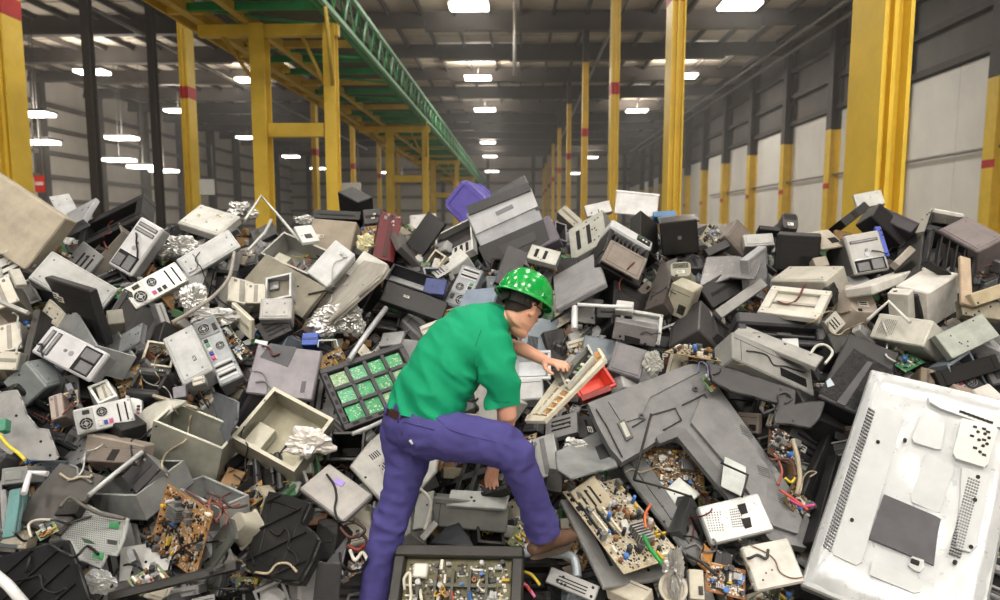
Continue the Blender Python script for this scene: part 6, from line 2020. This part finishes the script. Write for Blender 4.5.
    for k, ang in enumerate((-1.9, -1.2, -.5, -2.7)):
        p = bc + bu * 1.01 * math.cos(ang) + bv * 1.01 * math.sin(ang)
        part('belt_loop', MB().tube([p - s0 * .024, p + s0 * .024], .008, 6), M_TROU, tr)
    # clip on the belt (bright)
    for ang in (-.62, .62, 2.5):
        p = bc + bu * 1.02 * math.cos(ang) + bv * 1.02 * math.sin(ang)
        if (p - Vector(CAM)).length < 2.98 + .15:
            part('belt_clip', MB().cyl(p, (p - bc).normalized(), .010, .008, 14), M_SCR, be)
    # small white tag on the back pocket: set on the surface that faces us
    dg = bpy.context.evaluated_depsgraph_get()
    def on(o, px, py):
        d = Vector(ray(px, py)).normalized()
        ok, loc, nor, i = o.ray_cast(Vector(CAM), d)
        return (loc, nor) if ok else (P(px, py, 2.95), -d)
    bpy.context.view_layer.update()
    def stitch(nm, pts, r, m, o=tr):
        q = []
        for a in pts:
            l, n_ = on(o, *a)
            q.append(l + n_ * .002)
        part(nm, MB().tube(q, r, 5), m, o)
    stitch('pocket_seam', [(404, 422), (412, 424), (424, 427), (434, 430)], .0022, mat('#35336a', .8))
    stitch('pocket_seam', [(404, 422), (402, 434), (404, 448)], .0022, mat('#35336a', .8))
    stitch('side_seam', [(436, 418), (450, 430), (470, 436), (492, 441), (508, 446)], .002, mat('#3a3872', .8))
    stitch('pocket_tag', [(410, 440), (413, 444)], .006, M_WHT)
    stitch('sleeve_hem', [(491, 399), (497, 401), (504, 402), (510, 402)], .0018, mat('#0b7352', .8), sh)
    stitch('armhole_seam', [(481, 330), (476, 345), (474, 362), (478, 380)], .0022, mat('#0b7352', .8), sh)

    # ---- head frame
    f = Vector((.62, .64, -.46)).normalized()
    u = (Vector((0, 0, 1)) - f * f.z).normalized()
    r = f.cross(u)                                # the worker's right
    hc = P(524, 303, 3.12)

    def hp(a, b, c_):
        return hc + f * a + r * b + u * c_
    # ---- body: head, neck, arms, hands, and the trunk and legs under the clothes: one surface
    mb = MB()
    loft(mb, [(hp(0, 0, .085), f * .045, r * .040), (hp(0, 0, .06), f * .085, r * .066), (hp(0, 0, .02), f * .098, r * .074), (hp(.002, 0, -.03), f * .094, r * .072), (hp(.008, 0, -.065), f * .082, r * .066),
              (hp(.010, 0, -.10), f * .072, r * .060), (hp(.022, 0, -.124), f * .050, r * .044)])
    limb(mb, [(P(500, 318, 3.14), .062), (P(508, 317, 3.13), .058), (hp(-.022, 0, -.08), .060), (hp(-.015, 0, -.03), .055)])
    limb(mb, [(hp(.092, 0, -.005), .008), (hp(.108, 0, -.03), .011), (hp(.112, 0, -.045), .013)])          # nose
    limb(mb, [(hp(.080, -.018, -.078), .008), (hp(.086, 0, -.077), .009), (hp(.080, .018, -.078), .008)])   # lips
    limb(mb, [(hp(.085, -.03, .012), .011), (hp(.095, 0, .014), .010), (hp(.085, .03, .012), .011)])        # brow
    limb(mb, [(hp(.072, 0, -.110), .014), (hp(.078, 0, -.112), .012)])                                       # chin
    for s in (-1, 1):                                                                                         # ears
        for k in range(7):
            a0, a1 = -2.2 + k * .62, -2.2 + (k + 1) * .62
            p0 = hp(-.012 + .018 * math.cos(a0), s * .078, -.03 + .030 * math.sin(a0))
            p1 = hp(-.012 + .018 * math.cos(a1), s * .078, -.03 + .030 * math.sin(a1))
            limb(mb, [(p0, .0065), (p1, .0065)])
        limb(mb, [(hp(-.006, s * .070, -.02), .012), (hp(-.006, s * .072, -.045), .010)])
    loft(mb, [(c, a * .82, b * .82) for c, a, b in tors[1:7]])
    loft(mb, [(c, a * .72, b * .72) for c, a, b in pel[1:]])
    limb(mb, [(P(482, 336, 3.04), .06), (rs, .062), (P(499, 370, 2.975), .052), (re_, .046), (P(507, 414, 2.97), .045), (P(505, 428, 3.03), .040), (P(500, 446, 3.10), .031), (P(497, 455, 3.12), .028)])
    limb(mb, [(P(476, 326, 3.2), .06), (ls, .058), (P(484, 334, 3.29), .048), (le, .043), (P(508, 345, 3.26), .040), (P(524, 350, 3.20), .038), (P(538, 357, 3.15), .031), (P(546, 361, 3.12), .027)], None, .9)
    limb(mb, [(P(420, 424, 3.02), .075), (P(475, 440, 2.90), .07), (P(508, 450, 2.885), .058), (P(526, 480, 2.92), .055), (P(539, 518, 2.99), .042), (P(543, 530, 3.02), .036)])
    limb(mb, [(P(408, 428, 3.10), .075), (P(402, 480, 3.11), .06), (P(390, 524, 3.09), .052), (P(381, 556, 3.09), .048), (P(373, 615, 3.09), .044), (P(370, 640, 3.10), .042)])
    # left hand: back of the hand up, fingers over the edge of the board
    wl = P(546, 361, 3.12)
    k0 = P(554.5, 362.5, 3.075)
    fw = (P(560, 361.5, 3.06) - wl).normalized()
    up_ = Vector((0, 0, 1))
    across = fw.cross(up_).normalized()           # towards us
    hn = across.cross(fw).normalized()
    loft(mb, [(wl, across * .026, hn * .019), (wl.lerp(k0, .5), across * .036, hn * .017), (k0, across * .041, hn * .014), (k0 + fw * .008, across * .039, hn * .011)])
    for i, (o_, L, sp_) in enumerate(((-.031, .058, -.10), (-.010, .068, -.02), (.011, .064, .05), (.031, .052, .14))):
        a = k0 + across * o_ + fw * .004
        d0 = (fw + across * sp_ * .8 + hn * -.15).normalized()
        d1 = (fw + across * sp_ * .5 - hn * .75).normalized()
        d2 = (fw * .35 - hn * 1.0).normalized()
        p1 = a + d0 * L * .52; p2 = p1 + d1 * L * .34; p3 = p2 + d2 * L * .30
        limb(mb, [(a, .0098), (a.lerp(p1, .5), .0088), (p1, .0092), (p2, .0082), (p3, .007)], across)
    a = wl.lerp(k0, .35) + across * .030 - hn * .004
    p1 = a + (fw * .55 + across * .6 - hn * .5).normalized() * .034
    p2 = p1 + (fw * .8 + across * .1 - hn * .55).normalized() * .028
    p3 = p2 + (fw * .9 - across * .1 - hn * .4).normalized() * .022
    limb(mb, [(a, .014), (p1, .0115), (p2, .010), (p3, .008)], hn)
    # right hand hanging relaxed behind the raised thigh
    wr, kr = P(497, 455, 3.12), P(494, 466, 3.13)
    dn = (kr - wr).normalized()
    ac = fa
    nn = dn.cross(ac).normalized()
    loft(mb, [(wr, ac * .026, nn * .018), (wr.lerp(kr, .5), ac * .036, nn * .016), (kr + dn * .03, ac * .040, nn * .013)])
    for o_, L in ((-.030, .056), (-.010, .068), (.010, .072), (.030, .064)):
        a = kr + dn * .034 + ac * o_
        p1 = a + (dn + nn * .15 + ac * o_ * 2).normalized() * L * .5
        p2 = p1 + (dn + nn * .55).normalized() * L * .33
        p3 = p2 + (dn * .8 + nn * .8).normalized() * L * .27
        limb(mb, [(a, .0095), (p1, .0088), (p2, .008), (p3, .0068)], ac)
    a = wr.lerp(kr, .5) + ac * .032
    p1 = a + (dn * .7 + ac * .7 + nn * .2).normalized() * .036
    p2 = p1 + (dn + ac * .15 + nn * .3).normalized() * .032
    limb(mb, [(a, .014), (p1, .011), (p2, .0085)], nn)
    body = skin_over('body', mb, M_SKIN, .0052, 2, root)
    # eyes
    for s in (-1, 1):
        part('eye', MB().cyl(hp(.080, s * .032, -.012), f, .011, .008, 14), M_WHT, body)
        part('eye', MB().cyl(hp(.0865, s * .032, -.012), f, .005, .002, 12), M_DRK, body)
    # hair: short, dark, at nape and temples below the hat
    vs, fs = [], []
    nn_ = 28
    sk = ((.04, .100, .077), (.01, .100, .076), (-.015, .098, .075), (-.035, .094, .072), (-.055, .087, .067), (-.068, .082, .063))
    for q, (h, rf, rr) in enumerate(sk):
        half = (108, 102, 92, 74, 56, 40)[q]
        for i in range(nn_ + 1):
            a_ = math.radians(180 - half + 2 * half * i / nn_)
            vs.append(hp((rf + .002) * math.cos(a_), (rr + .002) * math.sin(a_), h))
    for q in range(len(sk) - 1):
        for i in range(nn_):
            b0 = q * (nn_ + 1) + i
            fs.append((b0, b0 + 1, b0 + nn_ + 2, b0 + nn_ + 1))
    part('hair', MB().raw(vs, fs, True), M_HAIR)
    # glasses
    g = MB()
    for s in (-1, 1):
        g.tube([hp(.098, s * .012, -.004), hp(.095, s * .055, -.002), hp(.075, s * .070, -.004), hp(-.015, s * .083, -.008)], .0035, 6)
    gl = part('safety_glasses', g, mat('#151515', .3))
    for s in (-1, 1):
        c_ = hp(.094, s * .034, -.016)
        part('lens', MB().cyl(c_, f, .020, .003, 18), mat('#3c4044', .08, 0, .05), gl)
    # ---- hard hat
    n, m_ = 44, 14
    hb = hp(-.004, 0, .018)
    L, W_, Hh = .150, .120, .140
    vs, fs = [], []
    for q in range(m_ + 1):
        t_ = q / m_ * math.pi / 2
        for i in range(n):
            a_ = 2 * math.pi * i / n
            k = math.cos(t_) ** .85
            h = math.sin(t_) ** .95
            ridge = 1 + .035 * math.exp(-(math.sin(a_) * k / .16) ** 2) * h
            vs.append(hb + f * L * k * math.cos(a_) + r * W_ * k * math.sin(a_) + u * Hh * h * ridge)
    for q in range(m_):
        for i in range(n):
            j = (i + 1) % n
            fs.append((q * n + i, q * n + j, (q + 1) * n + j, (q + 1) * n + i))
    hat = part('hard_hat', MB().raw(vs, fs, True), M_HAT)
    vs, fs = [], []
    for q, (k, h, ex) in enumerate(((.97, .012, 0), (1.03, .004, .2), (1.10, -.006, 1), (1.10, -.012, 1), (1.0, -.004, .2))):
        for i in range(n):
            a_ = 2 * math.pi * i / n
            fr = max(0, math.cos(a_)) ** 3 * .035 * ex
            vs.append(hb + f * (L * k + fr) * math.cos(a_) + r * W_ * k * math.sin(a_) + u * (h - .012 * max(0, math.cos(a_)) ** 3 * ex))
    for q in range(4):
        for i in range(n):
            j = (i + 1) % n
            fs.append((q * n + i, q * n + j, (q + 1) * n + j, (q + 1) * n + i))
    part('brim', MB().raw(vs, fs, True), M_HAT, hat)
    for s in (-1, 1):
        part('side_slot', MB().box(-.016, .016, -.004, .004, -.010, .010, .003, Matrix.Translation(hp(-.01, s * .118, .04)) @ Matrix((f, r, u)).transposed().to_4x4()), M_HAT, hat)
    nape = MB()
    vs, fs = [], []
    for q, (h, k) in enumerate(((.012, .86), (-.03, .80), (-.03, .76), (.012, .82))):
        for i in range(13):
            a_ = math.radians(110 + 140 * i / 12)
            vs.append(hp(.145 * k * math.cos(a_), .115 * k * math.sin(a_), h))
    for q in range(4):
        for i in range(12):
            fs.append((q * 13 + i, q * 13 + i + 1, ((q + 1) % 4) * 13 + i + 1, ((q + 1) % 4) * 13 + i))
    part('nape_strap', nape.raw(vs, fs), mat('#17191a', .5), hat)
    part('strap_knob', MB().cyl(hp(-.118, 0, -.012), -f, .022, .018, 16), mat('#17191a', .5), hat)
    # ---- boots
    def boot(heel, toe, ank_, nm):
        ax = (toe - heel)
        Lb = ax.length
        ax.normalize()
        s_ = ax.cross(Vector((0, 0, 1))).normalized()
        z_ = s_.cross(ax)
        mb = MB()
        loft(mb, [(heel + z_ * .035, s_ * .032, z_ * .032), (heel + ax * .06 + z_ * .045, s_ * .040, z_ * .044), (heel + ax * Lb * .5 + z_ * .045, s_ * .042, z_ * .042), (heel + ax * Lb * .75 + z_ * .036, s_ * .048, z_ * .034), (heel + ax * Lb * .97 + z_ * .030, s_ * .038, z_ * .026)])
        limb(mb, [(heel + ax * .07 + z_ * .05, .046), (ank_, .05), (ank_ + (ank_ - heel - ax * .06) * .35, .052)], s_)
        b_ = skin_over(nm, mb, M_BOOT, .009, 3, root, lambda p: .003 * noise.noise(p * 30))
        sol = MB()
        n2 = 24
        pts = []
        for i in range(n2):
            a_ = 2 * math.pi * i / n2
            cx_ = (Lb * .5) * (1 + math.cos(a_)) * 1.04 - .012
            wd = .048 if math.cos(a_) > 0 else .038
            pts.append((cx_, wd * math.sin(a_) * (1.0 if abs(math.cos(a_)) < .9 else 1.0)))
        vs = [heel + ax * x + s_ * y + z_ * h for h in (-.012, .014) for x, y in pts]
        fs = [tuple(range(n2)), tuple(range(n2, 2 * n2))[::-1]] + [(i, n2 + i, n2 + (i + 1) % n2, (i + 1) % n2) for i in range(n2)]
        part('sole', sol.raw(vs, fs), M_SOLE, b_)
        for k in range(4):
            c_ = heel + ax * (Lb * (.38 + .09 * k)) + z_ * (.098 - .012 * k)
            part('lace', MB().tube([c_ - s_ * .03 - z_ * .012, c_ + z_ * .002, c_ + s_ * .03 - z_ * .012], .003, 5), mat('#4a3a2c', .8), b_)
    boot(P(533, 556, 2.98), P(572, 541, 3.14), P(543.5, 537, 3.015), 'boot')
    boot(P(366, 655, 3.05), P(398, 640, 3.22), P(371, 640, 3.10), 'boot')


worker()


# ---------------------------------------------------------------- the board held in the hand
def b_held(t, w, d, h, col):
    A = t.at
    m = mat(col, .45, 0, .25)
    t.add('side_rail', MB().prism([A(p) for p in ((545, 421), (542.5, 421.3), (603, 357), (606, 360))], -.004, d), m)
    t.add('side_rail', MB().prism([A(p) for p in ((526, 420), (528, 421), (560, 381), (556, 379))], -.004, d), m)
    t.add('end_rail', MB().prism([A(p) for p in ((525, 421), (545, 421.5), (548, 417), (528, 415))], -.004, d), m)
    t.add('board_base', MB().prism([A(p) for p in ((528, 418), (545, 418), (603, 357), (597, 349), (580, 362), (556, 380))], d * .5, d * .7), mat('#b48a52', .55, 0, .45, 30))
    for k, (a, b) in enumerate((((533, 413), (558, 383)), ((538, 414), (565, 385)))):
        q = [A((a[0] - 1.5, a[1] - 1)), A((a[0] + 1.5, a[1] + 1)), A((b[0] + 1.5, b[1] + 1)), A((b[0] - 1.5, b[1] - 1))]
        t.add('frame_bar', MB().prism(q, -.002, d * .5), m)
    for k in range(5):
        u = .1 + .2 * k
        a = (530 + 28 * u, 415 - 33 * u); b = (547 + 28 * u, 417 - 27 * u)
        q = [A((a[0], a[1] - .8)), A((b[0], b[1] - .8)), A((b[0], b[1] + 1)), A((a[0], a[1] + 1))]
        t.add('cross_bar', MB().prism(q, .0, d * .5), m)
    for k in range(16):
        u = k / 15
        x, z = A((543 + 56 * u, 417.5 - 60 * u), 0)
        t.add('solder_pad', MB().cyl((x, .0, z), (0, -1, 0), .004, .003, 8), mat('#b86a2c', .5))
    cg = t.add('drive_cage', MB().prism([A(p) for p in ((563, 378), (569, 390), (596, 360), (589, 350))], d * .1, d * .5), mat('#2b2b28', .6))
    for q in (((562, 377), (563.5, 376), (590.5, 348.5), (589, 350)), ((568, 391), (570, 391), (597, 360), (595.5, 359)), ((562, 377), (564, 377), (570, 390), (568, 391)), ((589, 350), (591, 349), (597, 360), (595, 361))):
        t.add('cage_edge', MB().prism([A(p) for p in q], -.03, d * .3), mat('#c9cac4', .35, .5, .2), cg)
    for k in range(7):
        u = k / 6
        x, z = A((568 + 22 * u, 381 - 24 * u), -.012)
        t.add('connector', MB().box(x - .012, x + .012, -.018, d * .2, z - .008, z + .008, .002), mat(['#d8d6ca', '#1a1a1b', '#8a8c88', '#4f7a4a'][k % 4], .5), cg)
    t.add('grey_block', MB().prism([A(p) for p in ((552, 374), (560, 387), (567, 383), (574, 366), (566, 364))], -.02, d * .3), mat('#75746c', .5, 0, .3))
    t.add('metal_cover', MB().prism([A(p) for p in ((562, 366), (566, 371), (580, 358), (573, 356))], -.012, -.008), mat('#a9abac', .35, .5, .25))
    t.add('corner_block', MB().prism([A(p) for p in ((598, 350), (601, 350), (606, 358), (604, 361))], -.012, d), mat('#d6d2c0', .5))


BUILD['held'] = b_held
KIND_NAME['held'] = 'circuit_board'
K('held', 'P', (545, 421), (525, 419), (606, 360), .016, '#d8d3c2', 'cream framed circuit board held up in the left hand|', 'circuit board', depth=3.03, n=(-.55, -.62, .56), kn=25)
# ---------------------------------------------------------------- the body of the heap
def heap_core():
    nx, ny = 110, 70
    vs, fs = [], []
    for i in range(nx + 1):
        for j in range(ny + 1):
            x = -7.5 + 15 * i / nx
            y = 0.9 + 9.6 * j / ny
            z = heap_z(x, y) - .20 + .10 * noise.noise(Vector((x * 2.2, y * 2.2, 0))) + .05 * noise.noise(Vector((x * 7, y * 7, 3)))
            vs.append((x, y, max(z, -.15)))
    for i in range(nx):
        for j in range(ny):
            a = i * (ny + 1) + j
            fs.append((a, a + ny + 1, a + ny + 2, a + 1))
    o = link('scrap_heap', MB().raw(vs, fs, False).mesh('scrap_heap', mat('#232223', .8, 0, .5, 8)))
    tag(o, 'dark mass of small electronic scrap under the larger pieces of the heap', 'scrap heap', None, 'stuff')
    return o


HEAP = heap_core()


def rand_frame(r, px, py, d, w, h, dep, tilt=.75):
    """a box whose face looks roughly at the aisle, thrown down anyhow"""
    n = Vector((r.gauss(0, tilt), -0.75 + r.gauss(0, tilt * .5), .66 + r.gauss(0, tilt * .5)))
    toc = Vector(-ray(px, py)).normalized()
    n.normalize()
    if n.dot(toc) < .25:
        n = (n + toc * .9).normalized()
    y = -n
    x = Vector((1, 0, 0)); x = (x - y * x.dot(y)).normalized()
    a = r.uniform(0, 2 * math.pi) if r.random() < .5 else r.gauss(0, .5)
    z = x.cross(y) * -1
    z = y.cross(x) * -1
    z = x.cross(y)
    x2 = x * math.cos(a) + z * math.sin(a)
    z2 = x2.cross(y)
    c = P(px, py, d)
    o = c - x2 * w / 2 - z2 * h / 2
    return Matrix(((x2.x, y.x, z2.x, o.x), (x2.y, y.y, z2.y, o.y), (x2.z, y.z, z2.z, o.z), (0, 0, 0, 1)))


TONES = {'pale grey': '#c6c7c5', 'light grey': '#b0b1b1', 'mid grey': '#8c8d8f', 'dark grey': '#4c4c4f', 'black': '#222223', 'charcoal': '#343437', 'beige': '#bcb5a3', 'cream': '#cfcabb', 'white': '#d9dad9', 'brown grey': '#7d746b', 'blue grey': '#79838c'}
FILL_USED = set()


def fill_label(r, tone, word, px, py):
    near = sorted(HEROES0, key=lambda q: (q[1] - px) ** 2 + (q[2] - py) ** 2)[:14]
    for ref, hx, hy, rad in near:
        dx, dy = px - hx, py - hy
        if abs(dx) > abs(dy):
            rel = 'just right of' if dx > 0 else 'just left of'
        else:
            rel = 'just below' if dy > 0 else 'just above'
        ref = ref.strip()
        lab = f'small {tone} {word} {rel} the {ref}'
        if len(lab.split()) <= 16 and lab not in FILL_USED and not ref.startswith('small'):
            FILL_USED.add(lab)
            return lab
    return None


def f_box(t, w, d, h, c): b_case(t, w, d, h, c, feat=t.rnd.choice(['panel', 'seam vent', 'sticker seam', 'slot', 'panel sticker', 'vent']))
def f_drive(t, w, d, h, c): b_drive(t, w, d, h, '#a3a4a3', face=c)
def f_plate(t, w, d, h, c): b_plate(t, w, d, h, c, nh=t.rnd.randrange(2, 6), st=t.rnd.random() < .2, slots=t.rnd.choice([0, 0, 2, 3]))
def f_board(t, w, d, h, c): b_board(t, w, d, h, c, n=9, sink=t.rnd.random() < .5)
def f_open(t, w, d, h, c): b_open(t, w, d, h, c, stuffing=t.rnd.choice(['', 'cage', 'psu', 'wires']))
def f_frame(t, w, d, h, c): b_frame(t, w, d, h, c, back=None if t.rnd.random() < .4 else shade(c, .6))
def f_print(t, w, d, h, c): b_printer(t, w, d, h, c, panel=t.rnd.random() < .5)
def f_crt(t, w, d, h, c): b_crt(t, w, d, h, c)
def f_rear(t, w, d, h, c): b_rear(t, w, d, h, c, slots=4)


FILLK = [(f_box, 'box', 'electronics_box', 'electronics box', (.14, .30), .7, (.06, .16)), (f_drive, 'disc drive', 'disc_drive', 'disc drive', (.12, .17), .3, (.12, .16)),
         (f_plate, 'metal plate', 'metal_sheet', 'metal sheet', (.14, .32), .7, (.01, .03)), (f_board, 'circuit board', 'circuit_board', 'circuit board', (.12, .26), .7, (.01, .02)),
         (f_open, 'open chassis', 'open_chassis', 'chassis', (.16, .32), .7, (.1, .18)), (f_frame, 'plastic surround', 'plastic_surround', 'frame', (.18, .34), .75, (.02, .05)),
         (f_print, 'printer piece', 'printer', 'printer', (.2, .34), .6, (.12, .2)), (f_rear, 'computer back', 'computer_tower', 'computer', (.16, .2), 1.9, (.15, .25)), (f_crt, 'monitor shell', 'tube_monitor', 'monitor', (.22, .34), .85, (.15, .25))]
FILLW = [30, 12, 26, 12, 12, 7, 10, 5, 4]
HEROES0 = [q for q in HEROES if q[0] and len(q[0].split()) <= 10]


def cast(dg, px, py):
    d = Vector(ray(px, py))
    l = d.length
    ok, loc, nor, i, o, m = SC.ray_cast(dg, Vector(CAM), d.normalized(), distance=12)
    return (o, (loc - Vector(CAM)).length / l) if ok else (None, None)


def filler(px, py, d, r, k=1.0):
    fn, word, nm, cat, sz, asp, dp = r.choices(FILLK, FILLW)[0]
    tone = r.choice(['green', 'tan', 'olive'] if fn is f_board else ['pale grey', 'light grey', 'mid grey', 'mid grey', 'dark grey', 'dark grey', 'charcoal', 'charcoal', 'black', 'black', 'beige', 'cream', 'brown grey', 'blue grey'] if fn not in (f_print,) else ['black', 'charcoal', 'dark grey', 'mid grey'])
    col = {'green': '#3f7f58', 'tan': '#a88757', 'olive': '#6f7450'}.get(tone) or TONES[tone]
    lab = fill_label(r, tone, word, px, py)
    if lab is None:
        return
    w = r.uniform(*sz) * k
    h = w * asp * r.uniform(.8, 1.25)
    dep = r.uniform(*dp) * k
    t = Ctx(nm, lab, cat, rand_frame(r, px, py, d, w, h, dep))
    t.rnd = random.Random(hash_str(lab))
    fn(t, w, dep, h, col)


def fill_pass(step, seed, k, dz):
    bpy.context.view_layer.update()
    dg = bpy.context.evaluated_depsgraph_get()
    r = random.Random(seed)
    n = 0
    y = 178.0
    while y < 606:
        x = -14.0
        while x < 1014:
            px, py = x + r.uniform(-.4, .4) * step, y + r.uniform(-.4, .4) * step
            o, d = cast(dg, px, py)
            if o is not None and o.name.startswith('scrap_heap'):
                filler(px, py, d - dz, r, k * (1.0 if py < 420 else .85))
                n += 1
            x += step
        y += step * .8
    return n


NF = [fill_pass(34, 1, 1.15, .10), fill_pass(24, 2, .8, .07), fill_pass(17, 3, .55, .05)]
# more pieces along the crest
bpy.context.view_layer.update()
dg = bpy.context.evaluated_depsgraph_get()
r_ = random.Random(5)


def loose_scrap():
    """shards, screws, clips and wire ends: nobody could count them"""
    bpy.context.view_layer.update()
    dg = bpy.context.evaluated_depsgraph_get()
    r = random.Random(9)
    cols = ['#a9a9a6', '#6d6e70', '#3b3b3d', '#1c1c1d', '#8f8877', '#8a6c46', '#47704f', '#b9b9b6', '#4a4d52', '#66452f']
    ms = [mat(c, .45, .1, .3) for c in cols]
    mb = MB()
    idx = []
    y = 200.0
    while y < 602:
        x = -6.0
        while x < 1006:
            px, py = x + r.uniform(-3, 3), y + r.uniform(-3, 3)
            o, d = cast(dg, px, py)
            if o is not None and o.name.startswith('scrap_heap'):
                for q in range(2):
                    f0 = len(mb.f)
                    M = rand_frame(r, px, py, d - r.uniform(0, .06), 0, 0, 0, 1.0)
                    s = r.uniform(.02, .075)
                    if r.random() < .25:
                        p0 = M.translation
                        pts = [p0 + Vector((r.gauss(0, .05), r.gauss(0, .02), r.gauss(0, .04))) for _ in range(4)]
                        mb.tube(smooth_path(pts, 3), .004, 4)
                        ci = r.choice([2, 3, 5, 9, 9, 7])
                    else:
                        mb.box(-s * r.uniform(.4, 1), s, -.006, r.uniform(.0, .03), -s * r.uniform(.2, .8), s * r.uniform(.2, .8), .002, M)
                        ci = r.randrange(len(cols))
                    idx += [ci] * (len(mb.f) - f0)
            x += 7.5
        y += 6.5
    # the heap goes on past the frame and behind the worker
    k = 0
    while k < 1500:
        x, y = r.uniform(-7.2, 7.2), r.uniform(1.0, 7.5)
        z = heap_z(x, y) - .12
        if z < -.1:
            k += 1
            continue
        v = np.array([x, y, z + .1]) - CAM
        dz_ = v @ FW
        if dz_ > .3:
            px, py = CX + FPX * (v @ RT) / dz_, CY - FPX * (v @ UP) / dz_
            if -40 < px < 1040 and -40 < py < 640:
                o, d = cast(dg, px, py)
                if not (o is not None and o.parent is not None and o.parent.name == 'person' and 330 < py < 520 and 400 < px < 520):
                    k += 1
                    continue
        f0 = len(mb.f)
        n_ = Vector((r.gauss(0, .5), -.7 + r.gauss(0, .4), .7))
        q_ = n_.to_track_quat('-Y', 'Z').to_matrix().to_4x4()
        a, b = r.uniform(.05, .2), r.uniform(.05, .18)
        mb.box(-a, a, -r.uniform(.01, .12), .05, -b, b, .004, Matrix.Translation((x, y, z)) @ q_ @ Matrix.Rotation(r.uniform(0, 6.28), 4, 'Y'))
        idx += [r.choice([0, 1, 2, 3, 3, 4, 7, 8, 0, 1])] * (len(mb.f) - f0)
        k += 1
    me = mb.mesh('loose_scrap', None)
    for m in ms:
        me.materials.append(m)
    if len(me.polygons) == len(idx):
        me.polygons.foreach_set('material_index', idx)
    o = link('loose_scrap', me)
    tag(o, 'loose shards, clips and wire ends scattered in the gaps of the heap', 'loose scrap', None, 'stuff')
    return len(idx)




def loose_cables(n):
    r = random.Random(21)
    bpy.context.view_layer.update()
    dg = bpy.context.evaluated_depsgraph_get()
    k = 0
    while k < n:
        px, py = r.uniform(5, 995), r.uniform(225, 590)
        if 365 < px < 600 and 265 < py < 600 or px > 800 and py > 370:
            continue
        o, d = cast(dg, px, py)
        if o is None or d < 2 or d > 6.2 or (o.parent and o.parent.name.startswith(('flat_television', 'person'))):
            continue
        tone, c = r.choice([('black', '#161617'), ('black', '#1c1c1e'), ('dark grey', '#3a3a3c'), ('grey', '#77787a'), ('white', '#bdbdb8'), ('beige', '#a79c86'), ('dark red', '#5d2a26')])
        lab = fill_label(r, tone, 'cable', px, py)
        if lab is None:
            k += 1
            continue
        p = P(px, py, d)
        pts = []
        a = r.uniform(0, 6.28)
        q = p.copy()
        step = r.uniform(.035, .07)
        for i in range(r.randrange(5, 9)):
            ppx = 500 + 667 * ((q - Vector(CAM)).dot(Vector(RT)) / (q - Vector(CAM)).dot(Vector(FW)))
            ppy = 300 - 667 * ((q - Vector(CAM)).dot(Vector(UP)) / (q - Vector(CAM)).dot(Vector(FW)))
            o2, d2 = cast(dg, ppx, ppy)
            if o2 is None or abs(d2 - d) > .35 or (o2.parent and o2.parent.name.startswith(('flat_television', 'person'))) or (o2.parent and o2.parent.parent):
                break
            d = d2
            pts.append(P(ppx, ppy, d2 - .012))
            a += r.gauss(0, .8)
            q = pts[-1] + (Vector(RT) * math.cos(a) + Vector(UP) * math.sin(a)) * step
        if len(pts) >= 4:
            cc = sum(pts, Vector()) / len(pts)
            me = MB().tube([x - cc for x in smooth_path(pts, 4)], r.uniform(.0035, .0065), 6).mesh('cable', mat(c, .5, 0, .1))
            ob = link('cable', me)
            ob.location = cc
            tag(ob, lab.replace('small ', 'loose ', 1), 'cable')
        k += 1


NS = loose_scrap()
loose_cables(60)
print('FILL', NF, NS)
# ---------------------------------------------------------------- camera, world, look
cam = bpy.data.cameras.new('camera')
cam.sensor_width = 36
cam.lens = 36 * FPX / 1000
cam.clip_end = 300
co = bpy.data.objects.new('camera', cam)
COL.objects.link(co)
co.matrix_world = Matrix(((RT[0], UP[0], -FW[0], CAM[0]), (RT[1], UP[1], -FW[1], CAM[1]), (RT[2], UP[2], -FW[2], CAM[2]), (0, 0, 0, 1)))
cam.dof.use_dof = True
cam.dof.focus_distance = 3.6
cam.dof.aperture_fstop = 2.2
SC.camera = co
w = bpy.data.worlds.new('world')
SC.world = w
w.use_nodes = True
w.node_tree.nodes['Background'].inputs['Color'].default_value = (.9, .95, 1, 1)
w.node_tree.nodes['Background'].inputs['Strength'].default_value = 0.3
SC.view_settings.view_transform = 'Standard'
SC.view_settings.look = 'None'
SC.view_settings.gamma = 1
SC.view_settings.use_curve_mapping = False
SC.view_settings.exposure = -0.4
try:
    SC.cycles.use_denoising = True
    SC.cycles.max_bounces = 8
    SC.cycles.diffuse_bounces = 4
except Exception:
    pass
